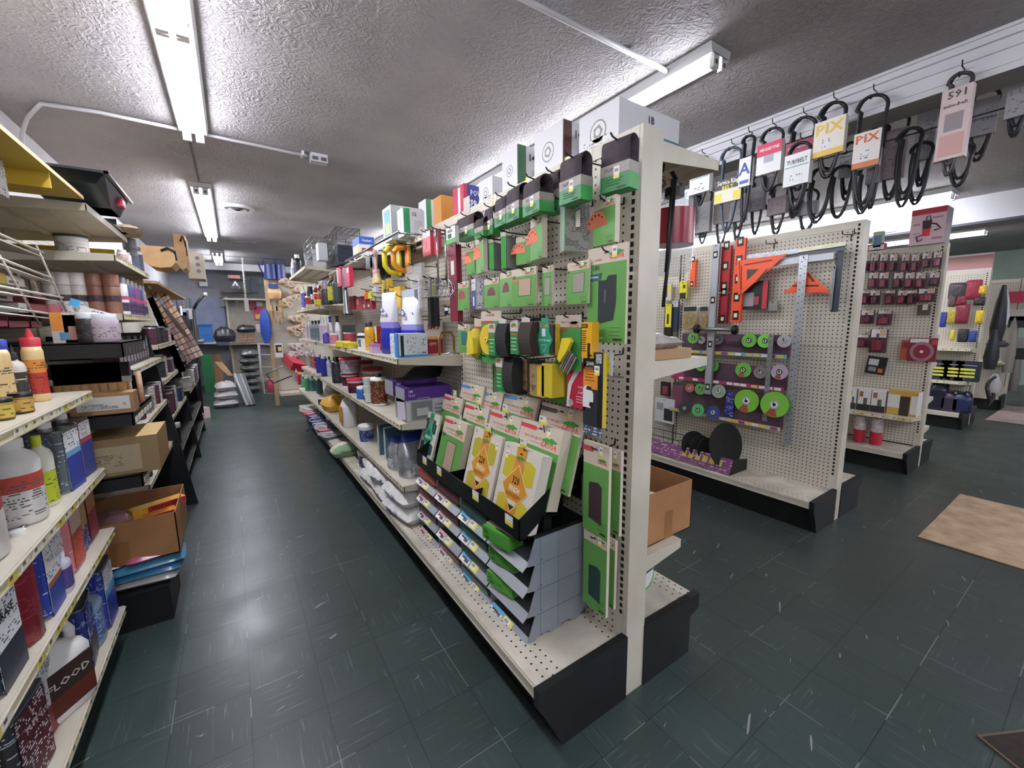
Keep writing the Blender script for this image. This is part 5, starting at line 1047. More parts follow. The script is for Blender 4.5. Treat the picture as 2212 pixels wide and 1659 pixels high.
place(cage(.55, .22, .30), 'galvanised wire cage trap on the highest shelf', 'cage trap', (.78, 5.25, 1.976), FL)
place(cage(.55, .2, .30, '#4b4e52'), 'dark wire cage trap before the galvanised one, navy crate inside', 'cage trap', (.84, 4.3, 1.905), FL)
b = nb(); b.prism([(-.15, 0), (.15, 0), (.15, .17), (-.0, .17), (-.15, .03)], .03, .17, mottled('navy_ribbed', '#1f2839', '#161c29', 30, .5)); place(N_('crate', b), 'navy plastic crate inside the dark wire cage', 'crate', (.84, 4.3, 1.909), FL)
place(carton(.12, .22, .15, '#e4e4ea', '#dcdce4', '#3a63b4', blocks=(('f', 0, .6, 1, 1, '#2f5fb8'), ('l', 0, .6, 1, 1, '#2f5fb8'), ('l', 0, .0, .25, .55, '#d6cf4a'), ('f', .15, .25, .85, .4, '#a8405a')), txt=(('Havahart', .13, .5, .74, '#eef0f6', .75),)), 'blue and white lettered box beside the cages', 'box', (.97, 3.55, 1.905), 0)
b = nb(); b.box(.92, 3.52, 1.885, 1.06, 4.92, 1.9, M_enamel)
place(N_('shelf_board', b), 'plain beige board carrying the dark cage and the Havahart box', 'shelf', (0, 0, 0))
def seal(t, x, z, y, r, c='#8f8e8c'): t.disc(r, y-.0004, x, z, mt(c), 20, .0004); t.disc(r*.86, y-.0008, x, z, mt('#dcdcdc'), 20, .0004); t.disc(r*.6, y-.0012, x, z, mt(c), 5, .0004); t.disc(r*.3, y-.0016, x, z, mt('#dcdcdc'), 12, .0004)
def wbox(w, d, h, stripe, num, side='#d9d9db', edge=None):
    c = carton(w, d, h, '#cfcfd2', side, '#d4d4d6', blocks=(('f', .02, .0, .30, 1, stripe), ('f', .5, .1, .9, .6, '#bdbdc2'), ('l', 0, .12, 1, .14, '#8a8a8c'), ('l', .1, .04, .8, .10, printed('#d9d9db', '#77777c', .01))) if stripe else (('l', .1, .1, .9, .5, printed('#d9d9db', '#77777c', .012)),), txt=((num, .13, .5, .75, '#2b2b2e'),) if num else ())
    t = nb(); t.T = Matrix.Translation((-w/2, d/2, 0)) @ Matrix.Rotation(-PI/2, 4, 'Z'); seal(t, 0, h*.6, 0, min(d, h)*.21); c.kids.append(N_('emblem', t)); return c
TZ = 1.926
place(wbox(.34, .20, .20, None, '1B'), 'biggest white carton on top of the gondola, with a torn corner and teal label', 'box', (1.352, 1.085, TZ), 0)
b = nb(); b.box(-.05, -.0006, 0, .05, 0, .11, mt('#2f6e78')); b.text('HOGA', .022, 0, .05, -.0007, mt('#d8e6e6')); b.text('Trans', .014, 0, .08, -.0007, mt('#d8e6e6'))
place(N_('carton_label', b), 'teal lettered label on the biggest white carton', 'label', (1.468, 1.083, 1.932), 0)
place(wbox(.16, .19, .24, '#5c3a34', '10'), 'white carton with brown stripe marked 10 on top of the gondola', 'box', (1.26, 1.38, TZ), 0)
place(wbox(.17, .13, .255, '#3d6a48', '14'), 'white carton with dark green stripe on top of the gondola', 'box', (1.265, 1.705, TZ), 0)
place(wbox(.15, .14, .18, None, None), 'plain white carton with printed arrows, between the green-striped and sprayer boxes', 'box', (1.255, 1.93, TZ), 0)
place(carton(.2, .14, .225, '#2d3a90', '#b8304e', '#c23a56', blocks=(('f', .0, 0, .12, 1, '#b8304e'), ('l', .3, .2, .5, .95, '#e4e4ea'), ('f', .5, .1, .92, .28, '#d9dcea')), txt=(('POWER', .14, .52, .74, '#e8e8f0', .8), ('SPRAYER', .2, .52, .44, '#f0f0f6', .62))), 'red and blue power sprayer carton on top of the gondola', 'box', (1.28, 2.25, TZ), 0)
place(carton(.13, .12, .24, '#c98a34', '#b87c2c', '#c98a34'), 'plain orange carton on top of the gondola', 'box', (1.245, 2.56, TZ), 0)
place(wbox(.13, .13, .275, '#3a8a5c', ''), 'white carton with green stripe, left of the orange one', 'box', (1.245, 2.81, TZ), 0)
place(wbox(.13, .10, .155, '#2f8f5c', '12'), 'small white carton with a green corner stripe and emblem, before the big one', 'box', (.94, 2.42, 1.861), 0)
place(carton(.20, .16, .20, '#b4b6b4', '#dfe5e4', '#c9cbc9', blocks=(('f', .3, .86, .95, .98, '#e9e9e9'), ('l', .1, .1, .8, .9, '#6fa3a8'), ('l', .2, .2, .6, .5, '#c9cf6a')), txt=(('SANDPAPER', .08, .62, .89, '#1c1c1e'),)), 'large pale carton lettered SANDPAPER at the end of the box row', 'box', (.95, 2.56, 1.861), 0)
# --- tools hanging on the middle pegboard
def c6(a, b): return (780+.1326*a, 480+.1326*b)
def c7(a, b): return (620+.1326*a, 540+.1326*b)
def b6(xl, xr, yt, yb): p, q = c6(xl, yt), c6(xr, yb); return p[0], q[0], p[1], q[1]
def b7(xl, xr, yt, yb): p, q = c7(xl, yt), c7(xr, yb); return p[0], q[0], p[1], q[1]
def floaty(c, blade='#3c4636'):
    def f(w, h):
        b = nb(); M = mt(c, .35); b.tube([(0, 0, h*.06), (0, -.06, h*.12), (0, -.085, h*.3), (0, -.085, h*.7), (0, -.06, h*.88), (0, 0, h*.94)], .017, M, 10)
        k = nb(); k.box(-.035, 0, 0, .035, .012, h, mt(c, .4)); k.box(-.035, .012, -.004, .035, .03, h+.004, mt(blade, .7)); return N_('grout_float', None, [N_('loop_handle', b), N_('float_plate', k)])
    return f
def rod(head='whisk', c=None):
    def f(w, h):
        M = M_chrome; b = nb(); b.tube([(0, 0, h*.2), (0, 0, h)], .005, M, 8); k = nb()
        for i in range(4):
            a = PI*i/4+.3; k.tube([(0, 0, h*.3)]+[(.04*math.sin(t)*math.cos(a), .04*math.sin(t)*math.sin(a), h*.3-h*.3*t/PI) for t in [PI*j/8 for j in range(1, 8)]]+[(0, 0, 0)], .002, M, 4)
        for z in (.02, .18): k.tube([(.036*math.cos(2*PI*j/12), .036*math.sin(2*PI*j/12), h*z) for j in range(12)], .002, M, 4, True)
        return N_('paint_mixer', None, [N_('shaft', b), N_('whisk_head', k)])
    return f
def flatpack(c, c2='#e3e1de', name='hang_pack', t=.02, blk=(), clear=False):
    def f(w, h):
        b = nb(); b.box(-w/2, 0, 0, w/2, t, h, mt(c, .35 if not clear else .12, 0, 1 if not clear else .35)); k = [N_('pack_body', b)]; q = nb()
        for i_, (x0, z0, x1, z1, cc) in enumerate(blk): q.box(-w/2+w*x0, -.001-.0004*i_, h*z0, -w/2+w*x1, -.0001, h*z1, mt(cc, .5))
        if q.v: k.append(N_('printed_card', q))
        return N_(name, None, k)
    return f
def long_tool(c, hc='#1b1b1d', t=.02, split=.6, name='scraper'):
    def f(w, h):
        b = nb(); b.box(-w*.25, 0, 0, w*.25, t, h*split, mt(hc, .5)); k = nb(); k.box(-w*.2, .004, h*split, w*.2, t-.004, h, mt(c, .3, .7 if c[1] in '9ab' else 0)); return N_(name, None, [N_('handle', b), N_('blade', k)])
    return f
def brushy(w, h):
    b = nb(); b.loft([(.009, .009, h*.42, mt('#c9a3a0')), (.014, .014, h*.9, mt('#d4b0aa')), (.01, .01, h, mt('#d4b0aa'))], 12); f = nb(); f.loft([(.034, .02, h*.30, mt('#bd918c')), (.03, .018, h*.42, mt('#c99f99'))], 14, 3)
    s = nb(); s.loft([(.055, .03, 0, mottled('straw', '#dcc79e', '#b89f72', 60, .9)), (.032, .018, h*.32, mottled('straw', '#dcc79e', '#b89f72', 60, .9))], 18, 2.5); return N_('whisk_brush', None, [N_('handle', b), N_('ferrule', f), N_('bristles', s)])
HM = 'tool hooks of the middle pegboard'
for mk, bx, X, lab, cat in [
    (floaty('#dcd238'), b6(505, 700, 360, 880), .93, 'yellow loop-handled grout float', 'float'), (floaty('#e8982c'), b6(650, 850, 375, 830), .95, 'orange loop-handled grout float right of the yellow one', 'float'),
    (flatpack('#c9c9c6', clear=True, blk=((.25, .1, .85, .5, '#aaa7a2'), (.4, .2, .7, .4, '#8d8a86'))), b6(740, 990, 690, 1100), .92, 'clear hanging pack with a round disc under the floats', 'hang pack'),
    (flatpack('#b8424e', blk=((0, .75, 1, 1, '#d8d4d6'), (.2, .3, .5, .6, '#d06a72'))), b6(1000, 1130, 150, 550), .93, 'red plastic-wrapped rollers, left one', 'hang pack'), (flatpack('#b04452', blk=((0, .8, 1, 1, '#cfcbcd'),)), b6(1150, 1255, 150, 535), .95, 'red plastic-wrapped rollers, right one', 'hang pack'),
    (rod(), b6(1180, 1320, 90, 1230), .93, 'chrome paint mixer with a whisk head, left one', 'mixer'), (rod(), b6(1330, 1450, 130, 1230), .93, 'chrome paint mixer with a whisk head, right one', 'mixer'),
    (flatpack('#7c1f33', t=.03, blk=((.3, .62, .7, .80, '#e3dfda'),)), b6(1440, 1560, 370, 1620), .97, 'long maroon straightedge with a white label', 'level'),
    (flatpack('#d9d5cc', blk=((.2, .1, .9, .4, '#2b2a28'), (.35, .55, .65, .95, '#3a3936'))), b6(880, 985, 95, 425), .97, 'white card with a black trowel wheel', 'hang pack'),
    (brushy, b6(160, 335, 430, 1005), .84, 'straw whisk brush with a pink wooden handle', 'brush'),
    (flatpack('#1e2022', t=.05), b6(75, 180, 545, 760), .88, 'black rubber tool pouch, left one', 'tool'), (flatpack('#17191b', t=.05, blk=((.3, .05, .6, .3, '#d9d9dc'),)), b6(150, 270, 545, 880), .88, 'black rubber tool with a white tag, right one', 'tool'),
    (flatpack('#232325', t=.03), b6(300, 415, 760, 915), .93, 'dark round scrubber pad on a low hook', 'tool'),
    (flatpack('#d9b92c', t=.03, blk=((.3, .3, .7, .6, '#1f1d18'),)), b6(340, 450, 930, 1330), .9, 'yellow blister card, left one above the bags', 'hang pack'), (flatpack('#dfb028', t=.04, blk=((.1, .25, .5, .85, '#8a6a14'), (.2, .55, .4, .7, '#2b2417'))), b6(440, 640, 1060, 1400), .9, 'yellow and black boxed tool above the bags', 'hang pack'),
    (flatpack('#c4c6ce', clear=True, blk=((.08, .05, .92, .95, '#b4b7c2'), (.2, .1, .7, .45, '#85889a'), (.3, .15, .6, .38, '#c9ccd6'), (.7, .4, .85, .9, '#55586a'))), b6(650, 985, 1070, 1440), .89, 'large clear clamshell with a circular blade', 'hang pack'),
    (long_tool('#9a9c9f'), b6(1060, 1150, 900, 1690), .92, 'long scraper with black grip and grey shaft, left one', 'scraper'), (long_tool('#a6a8ab'), b6(1150, 1240, 900, 1700), .94, 'long scraper with black grip and grey shaft, right one', 'scraper'),
    (long_tool('#d6cf34', '#d6cf34'), b6(1085, 1140, 900, 1240), .96, 'narrow yellow tool behind the long scrapers', 'tool'),
    (flatpack('#1d2230', blk=((.45, .15, .9, .8, '#a39c90'), (.05, .5, .4, .9, '#d9dce2'))), b6(1355, 1510, 1370, 1510), .98, 'small black card with a grey sponge picture', 'hang pack'),
    (flatpack('#e4e6e2', blk=((0, 0, 1, .3, '#5fae5a'), (.2, .35, .6, .6, '#3a3b3a'), (.2, .7, .7, .85, '#77787a'))), b6(1385, 1530, 80, 350), .92, 'white and green card tilted above the maroon straightedge', 'hang pack'),
    (flatpack('#cf2f56', t=.03, blk=((.1, .2, .4, .9, '#e9dfe2'),)), b7(808, 880, 275, 600), .78, 'pink and white caulking tool, left of the pair', 'hang pack'), (flatpack('#cf2f56', t=.03, blk=((.5, .7, .9, .95, '#f0e8ea'),)), b7(945, 1015, 275, 600), .78, 'pink and white caulking tool, right of the pair', 'hang pack'),
    (flatpack('#8f9297', t=.02), b7(885, 940, 290, 620), .79, 'steel putty knives between the two pink tools', 'tool'),
    (flatpack('#7d1b2e', t=.02), b7(1015, 1090, 755, 975), .9, 'dark red pack under the pink tools', 'hang pack'), (flatpack('#b3273a', t=.03, blk=((.2, .4, .5, .8, '#e0d8da'),)), b7(1120, 1215, 760, 975), .9, 'bright red pack with white mark under the brush', 'hang pack'),
    (flatpack('#a32438', t=.03, blk=((.3, .1, .6, .4, '#e6e0dc'),)), b7(1225, 1290, 775, 960), .9, 'narrow red pack right of the bright red one', 'hang pack'), (flatpack('#8c1f30', t=.03, blk=((.2, .3, .5, .6, '#dcd6d2'),)), b7(1300, 1385, 830, 965), .9, 'low dark red pack beside the wire frame', 'hang pack'),
    (long_tool('#e07c2c', '#e07c2c'), b7(1245, 1300, 640, 800), .88, 'small orange knife on a hook', 'knife'), (flatpack('#d4de3c', t=.02), b7(1318, 1372, 680, 790), .87, 'small lime yellow tool on a hook', 'tool'), (flatpack('#e2dfe2', blk=((.2, .2, .8, .5, '#c0b4bc'),)), b7(1385, 1450, 600, 835), .92, 'white card with a grey arrow behind the lime tool', 'hang pack')]:
    loc, w, h = on_x(*bx, X); place(mk(w, h), lab, cat, loc, FL)
    place(hook(PX-X+.02, up=.012), 'wire hook holding the '+' '.join(lab.split(',')[0].split()[:10])+(', '+lab.split(', ')[1] if ', ' in lab else ''), 'hook', (PX-.002, loc.y, loc.z+h-.003), FL, HM)
b = nb(); b.loft([(.05, .03, 0, M_steel), (.012, .012, .19, M_steel)], 12, 3); b.box(-.06, -.03, -.01, .06, .03, .0, mt('#1d1e20')); loc, w, h = on_x(*b7(915, 1035, 750, 1040), .8); place(N_('trowel', None, [N_('blade', b), N_('handle', nb().cyl(.012, .19, .3, M_black, 10))]), 'steel cone-shaped trowel with a black rim', 'trowel', loc, FL)
for i, (y, z) in enumerate(((2.5, 1.83), (2.75, 1.83), (3.0, 1.83), (2.35, 1.60), (2.55, 1.52), (3.1, 1.55), (2.9, 1.42), (2.3, 1.40))): place(hook(.2, up=.02), 'empty wire hook on the middle pegboard, %s of the empty ones' % ORD[i], 'hook', (PX-.002, y, z), FL, 'empty hooks of the middle pegboard')
b = nb(); b.tube([(.79, 2.26, 1.845), (.79, 3.52, 1.845)], .008, M_chrome, 8); b.tube([(.79, 2.28, 1.845), (1.06, 2.28, 1.845)], .006, M_chrome, 6); b.tube([(.79, 3.5, 1.845), (1.06, 3.5, 1.845)], .006, M_chrome, 6); place(N_('hang_rail', b), 'chrome rail below the pale cartons', 'rail', (0, 0, 0))
# ================================================================ right half of the shop
def gg(a, b): return (1380+.3135*a, 480+.3135*b)
def bg(xl, xr, yt, yb): p, q = gg(xl, yt), gg(xr, yb); return p[0], q[0], p[1], q[1]
# --- things on the right side of the middle gondola
def opencarton(w, d, h, t=.004):
    b = nb(); C_ = {'*': M_card}
    b.box(-w/2, 0, 0, w/2, d, t, C_); b.box(-w/2, 0, 0, w/2, t, h, C_); b.box(-w/2, d-t, 0, w/2, d, h, C_); b.box(-w/2, 0, 0, -w/2+t, d, h, C_); b.box(w/2-t, 0, 0, w/2, d, h, C_)
    k = nb(); k.box(-w*.1, -.0006, 0, w*.07, 0, h*.55, mt('#8d6238', .35)); return N_('cardboard_box', None, [N_('box_body', b), N_('packing_tape', k)])
place(opencarton(.29, .26, .21), 'open brown cardboard box on the low right-hand shelf of the middle gondola', 'box', (1.375, .945, .501), 0)
place(N_('plastic_bag', nb().pillow(.20, .2, .05, mt('#d9d6d4', .2), seed=2)), 'clear plastic bag lying in the open brown cardboard box', 'bag', (1.36, 1.07, .59), 0)
place(opencarton(.24, .2, .27), 'taller brown cardboard box behind the open one', 'box', (1.33, 1.32, .501), 0)
place(carton(.26, .2, .035, '#a5805a', '#9a754e', '#b89468'), 'flat cardboard tray on the middle right-hand shelf', 'box', (1.31, .93, 1.221), 0)
place(N_('plastic_bag', nb().pillow(.24, .18, .05, mottled('crinkled_film', '#bdb9b6', '#9a9694', 25, .25, .6), seed=6, wr=.3)), 'crumpled clear bags lying in the flat tray', 'bag', (1.31, 1.03, 1.257), 0)
b = nb(); b.disc(.105, 0, 0, .105, mt('#2f8f4f', .3), 28, .045); k = nb(); k.disc(.098, -.003, 0, .105, mt('#c9cbcc', .3), 28, .003); k.prism([(-.09, .03), (.09, .07), (.085, .13), (-.095, .11)], -.004, -.003, mt('#33363c')); k.disc(.035, -.005, -.02, .06, mt('#3b4aa0'), 16, .001); k.text('ler+', .022, .03, .115, -.004, mt('#eceef0'))
place(N_('trimmer_line_pack', None, [N_('green_coil', b), N_('printed_disc', k)]), 'round pack of green trimmer line leaning on the right base deck', 'hang pack', (1.32, 1.02, .238), 0).rotation_euler = (-.45, 0, -.1)
b = nb(); G_ = mt('#dfe6ea', .05, 0, .25); b.loft([(.05, .05, 0, G_), (.072, .072, .02, G_), (.075, .075, .20, G_), (.06, .06, .26, G_), (.025, .025, .29, G_)], 18)
k = nb(); k.loft([(.0765, .0765, .11, mt('#8e1f30', .3)), (.0765, .0765, .235, mt('#8e1f30', .3))], 18); c_ = nb(); c_.cyl(.035, .285, .315, M_black, 14); c_.tube([(0, 0, .31), (.03, .02, .36), (-.04, .02, .42), (-.08, 0, .36)], .008, M_black, 6); h_ = nb(); h_.tube([(-.07, -.05, .32), (-.10, -.06, .05), (-.10, -.05, -.05), (-.08, -.03, -.12)], .007, M_black, 6); h_.tube([(-.085, -.05, .32), (-.115, -.06, .0)], .005, M_black, 6)
place(N_('hand_sprayer', None, [N_('clear_tank', b), N_('red_label', k), N_('cap', c_), N_('spray_wand', h_)]), 'clear plastic sprayer with red label and black wand hung on the right side', 'sprayer', (1.42, 1.02, 1.53), 0)
b = nb(); b.tube([(.12*math.cos(a), .1*math.sin(a), 0) for a in [2*PI*i/16 for i in range(16)]], .008, mt('#5a2a30', .4), 6, True); b.tube([(-.12, 0, 0), (.12, 0, 0)], .007, mt('#5a2a30', .4), 6); b.tube([(.10, .02, 0), (.09, 0, -.08), (.0, 0, -.13), (-.12, 0, -.12)], .016, mt('#542830', .4), 8)
place(N_('valve_handle', b), 'dull maroon ring-shaped handle hanging under the top right shelf', 'hardware', (1.29, 1.1, 1.86), 0)
# --- second gondola, levels and squares
X2 = 3.235
def level(c, cuts=3, vert=True, end='#3a3b3d'):
    def f(w, h):
        b = nb(); m_ = mt(c, .35, .6 if c[1] in '9ab' else 0); b.box(-w/2, 0, 0, w/2, .022, h, m_); b.box(-w*.36, -.0006, h*.01, w*.36, 0, h*.99, mt(c, .45)); ks = []
        for i in range(cuts):
            z = h*(.06+.88*i/max(1, cuts-1))-h*.03; k = nb(); ks.append(N_('vial', k)); k.box(-w*.3, -.002, z, w*.3, .001, z+w*.9, mt('#17181a', .4)); k.box(-w*.16, -.003, z+w*.25, w*.16, -.001, z+w*.65, mt('#e3e6c0', .3))
        return N_('spirit_level', None, [N_('beam', b)]+ks)
    return f
def slat(c, holes=True, met=.7):
    def f(w, h):
        b = nb(); b.box(-w/2, 0, 0, w/2, .003, h, mt(c, .35, met)); k = nb(); z = .03
        while z < h-.02: k.box(-w*.28, -.0005, z, -w*.1, 0, z+.006, mt('#34363a')); k.box(w*.18, -.0005, z+.012, w*.32, 0, z+.017, mt('#34363a')); z += .045 if h > .5 else .03
        return N_('steel_rule', None, [N_('blade', b), N_('scale_marks', k)])
    return f
H2_ = 'hooks of the second gondola'
for mk, bx, X, lab, cat in [(level('#a3a6aa', 4), bg(478, 526, 155, 1190), 3.15, 'long aluminium spirit level hanging in front of the disc panels', 'level'),
    (level('#b02a2c', 3), bg(563, 628, 165, 480), 3.2, 'red spirit level beside the long aluminium one, upper', 'level'), (level('#a02438', 2), bg(550, 610, 490, 700), 3.2, 'dark red spirit level with a barcode label, lower', 'level'),
    (level('#e8512a', 5), bg(648, 718, 115, 690), 3.16, 'long orange spirit level left of the big triangle', 'level'),
    (flatpack('#2b2b2e', blk=((.82, 0, 1, 1, '#b8303c'), (.08, .1, .5, .6, '#8d8f93'), (.5, .15, .7, .45, '#9c3a40')), name='rafter_square_book'), bg(705, 885, 408, 598), 3.19, 'black and red instruction pack behind the big orange square', 'hang pack'),
    (slat('#b9bec4'), bg(1050, 1106, 235, 1545), 3.17, 'long pale steel rule running down to the lowest disc panel', 'rule'), (slat('#9fa3a6'), bg(872, 905, 770, 1375), 3.16, 'thin grey steel rule in front of the right-hand discs', 'rule'),
    (slat('#3c434d', met=.2), bg(1344, 1396, 160, 618), 3.2, 'dark upright arm of the framing square nearest the end post', 'square'), (slat('#8e9399'), bg(1326, 1344, 300, 600), 3.19, 'light grey upright arm beside the dark one', 'square'),
    (level('#e55a2c', 2), bg(352, 388, 258, 450), 3.2, 'short orange torpedo level far left on the second gondola', 'level'),
    (flatpack('#d9cf2e', blk=((.1, .0, .9, .35, '#26261f'), (.5, .6, .8, .8, '#3a3a20'))), bg(278, 330, 408, 528), 3.2, 'yellow and black blister card below the short orange level', 'hang pack'),
    (flatpack('#1f2022', blk=((.1, .3, .9, 1, '#dcd22e'), (.35, .4, .6, .7, '#26261f'))), bg(175, 228, 565, 790), 3.2, 'yellow and black saw pack lowest left on the second gondola', 'hang pack'),
    (flatpack('#26364f', blk=((0, .8, 1, 1, '#b9bcc2'),)), bg(228, 268, 545, 740), 3.21, 'dark blue hang pack behind the yellow saw pack', 'hang pack'), (flatpack('#c9c5a8', blk=((.2, .2, .5, .9, '#3a3b3a'), (.6, .5, .9, .9, '#dcd22e'))), bg(170, 222, 425, 540), 3.21, 'clear pack with black and yellow blades above the saw pack', 'hang pack'),
    (flatpack('#8c8a84', blk=((.1, .5, .9, .9, '#9a9892'),)), bg(890, 955, 540, 610), 3.21, 'small faded grey pack on a hook beside the pegboard middle', 'hang pack'), (flatpack('#3a2024', blk=((.2, .1, .8, .7, '#8a4a50'),)), bg(150, 210, 1100, 1195), 3.2, 'small dark pack with a red wheel, low on the left', 'hang pack'),
    (flatpack('#d9d9da', blk=((.5, .1, .95, .6, '#2e3034'), (.1, .5, .45, .8, '#9da0a2'))), bg(110, 240, 1215, 1380), 3.18, 'white card with black pictures behind the left black discs', 'hang pack')]:
    loc, w, h = on_x(*bx, X); o = place(mk(w, h), lab, cat, loc, FL)
    place(hook(X2+.03-X, up=.012), 'wire hook holding the '+' '.join(lab.split()[:12]), 'hook', (X2+.028, loc.y, loc.z+h-.02), FL, H2_)
def tri(pts, holes, X, lab, c='#ea5a30'):
    P = [on_x(p[0]-1, p[0]+1, p[1]-1, p[1]+1, X)[0] for p in [gg(*q) for q in pts]]; o = P[0]
    q = [(-(p.y-o.y), p.z-o.z) for p in P]; b = nb(); b.prism(q, 0, .006, mt(c, .4)); k = nb()
    for hh in holes:
        P = [on_x(p[0]-1, p[0]+1, p[1]-1, p[1]+1, X)[0] for p in [gg(*r) for r in hh]]; k.prism([(-(p.y-o.y), p.z-o.z) for p in P], -.0006, 0, mt('#5d2b1c' if len(hh) > 3 else '#4a463f', .6))
    k2 = nb(); a, bb = q[0], q[-1]; k2.prism([(q[0][0]-.012, q[0][1]+.006), (q[-1][0]-.012, q[-1][1]), (q[-1][0]+.004, q[-1][1]), (q[0][0]+.004, q[0][1]+.006)], -.010, .014, mt(c, .4)) if len(q) == 4 else k2.prism([(q[0][0], q[0][1]-.004), (q[1][0], q[1][1]-.004), (q[1][0], q[1][1]+.014), (q[0][0], q[0][1]+.014)], -.008, .012, mt(c, .4))
    place(N_('speed_square', None, [N_('plate', b), N_('cut_outs', k), N_('fence', k2)]), lab, 'square', o, FL)
tri([(700, 500), (775, 432), (1020, 215), (690, 262)], [[(745, 400), (828, 320), (745, 322)], [(725, 287), (732, 295), (920, 262), (918, 255)], [(800, 410), (812, 415), (890, 320), (880, 318)], [(702, 460), (708, 460), (712, 295), (706, 295)]], 3.15, 'big orange speed square overlapping the long orange level')
tri([(1005, 480), (1312, 476), (1165, 335)], [[(1055, 430), (1240, 428), (1238, 440), (1060, 442)], [(1155, 350), (1175, 350), (1215, 405), (1195, 408)]], 3.19, 'small orange speed square hanging to the right of the long rule')
def bar(x0, y0, x1, y1, hgt, X, c, lab, cat='square', t=.004, m_=.5):
    A_, B_ = at(*gg(x0, y0), 'x', X), at(*gg(x1, y1), 'x', X); b = nb(); H = abs(at(*gg(x0, y0+hgt), 'x', X).z-A_.z)
    b.add([(X, A_.y, A_.z), (X, B_.y, B_.z), (X, B_.y, B_.z-H), (X, A_.y, A_.z-H), (X+t, A_.y, A_.z), (X+t, B_.y, B_.z), (X+t, B_.y, B_.z-H), (X+t, A_.y, A_.z-H)], [(3, 2, 1, 0), (4, 5, 6, 7), (0, 1, 5, 4), (2, 3, 7, 6), (1, 2, 6, 5), (3, 0, 4, 7)], c if not isinstance(c, str) else mt(c, .35, m_)); place(N_('square_arm', b), lab, cat, (0, 0, 0))
bar(735, 225, 1100, 180, 30, 3.18, mottled('crinkled_foil', '#c9ccd0', '#a3a7ac', 30, .3, .5, .3), 'silver crinkled left end of the packed framing square'); bar(1100, 180, 1425, 130, 28, 3.18, mottled('yellowed_film', '#c9c8b0', '#b5b59a', 30, .3, .5, .3), 'yellowish crinkled film on the right end of the framing square')
bar(1015, 212, 1420, 160, 30, 3.19, '#454c56', 'dark horizontal arm of the framing square under the crinkled film', m_=.2); bar(940, 262, 1345, 208, 40, 3.175, '#a9aeb4', 'pale steel horizontal arm of the large square with a dial mark')
b = nb(); p, q = at(*gg(400, 735), 'x', 3.12), at(*gg(660, 742), 'x', 3.12); b.tube([p, q], .014, M_steel, 8); k = nb(); [k.tube([r+Vector((0, -.012, 0)), r+Vector((0, .012, 0))], .035, M_black, 14) for r in (p, q)]
place(N_('measuring_wheel_bar', None, [N_('bar', b), N_('end_wheel', k)]), 'grey bar with two black end wheels above the top disc panel', 'tool', (0, 0, 0))
for bx, lab in ((bg(297, 405, 590, 740), 'clear pack with a gold wire wheel, left one'), (bg(412, 478, 590, 740), 'clear pack with a gold wire wheel, half hidden by the long level')):
    loc, w, h = on_x(*bx, 3.18); b = nb(); b.box(-w/2, 0, 0, w/2, .02, h, mt('#b9b0a0', .2, 0, .5)); b.box(-w*.4, -.001, h*.85, w*.4, 0, h*1.05, mt('#26272a')); k = nb(); k.disc(h*.4, -.006, 0, h*.42, mottled('brass_wire', '#a8905e', '#8a744a', 60, .5, .4, .4), 20, .006, w*.44); k.disc(h*.13, -.010, 0, h*.42, M_chrome, 14, .006, w*.14); place(N_('wire_wheel_pack', None, [N_('clear_case', b), N_('wheel', k)]), lab, 'wire wheel', loc, FL)
# disc panels: three slanting printed strips, each with its price strip
PANEL = mottled('plum_printed_panel', '#4a3b45', '#6d4f5e', 7, .5); 
def panel(x0, x1, ya0, ya1, yb0, yb1, X, lab, strip='#6fa3b0', left=None):
    """corners: left top/bottom rows ya0,yb0 at x0, right ya1,yb1 at x1"""
    c = [at(*gg(x0, ya0), 'x', X), at(*gg(x1, ya1), 'x', X), at(*gg(x1, yb1), 'x', X), at(*gg(x0, yb0), 'x', X)]; z1 = (c[0].z+c[1].z)/2; z0 = (c[2].z+c[3].z)/2; y1, y0 = c[0].y, c[1].y
    b = nb(); b.box(X, y0, z0, X+.006, y1, z1, PANEL); b.box(X-.03, y0, z0, X, y1, z0+.004, mt('#2a2327')); k = nb(); k.box(X-.032, y0, z0-.012, X-.03, y1, z0+.016, mt(strip, .4)); r = random.Random(int(x0)); y = y0+.02
    while y < y1-.05: k.box(X-.0328, y, z0-.008, X-.032, y+.045, z0+.012, mt(r.choice(['#e0c34e', '#e6e2dc', '#a03a5a', '#e6e2dc', '#d9b84a']))); y += r.choice((.05, .055, .08))
    kk = [N_('printed_backing', b), N_('price_strip', k)]
    if left: q = nb(); q.box(X-.002, y1-.10, z0, X, y1, z1-.02, mt(left)); kk.append(N_('side_print', q))
    place(N_('disc_display_panel', None, kk), lab, 'display panel', (0, 0, 0)); return z0, z1
panel(300, 1048, 775, 765, 880, 938, 3.215, 'top plum-coloured panel of grinding discs'); panel(245, 1030, 960, 990, 1070, 1150, 3.205, 'middle plum-coloured panel of grinding discs', '#a83a62', '#b83a72'); panel(235, 1010, 1120, 1180, 1300, 1412, 3.20, 'lowest and tallest plum-coloured panel of grinding discs', '#b9b2ac', '#7a4a5c')
b = nb(); c_ = [at(*gg(x, y), 'x', 3.185) for x, y in ((600, 1165), (660, 1165), (640, 1350), (565, 1340))]; b.box(3.183, c_[1].y, c_[3].z, 3.186, c_[0].y, c_[0].z, printed('#2e3c86', '#c9d0ee', .012)); place(N_('information_card', b), 'dark blue lettered card on the lowest disc panel', 'card', (0, 0, 0))
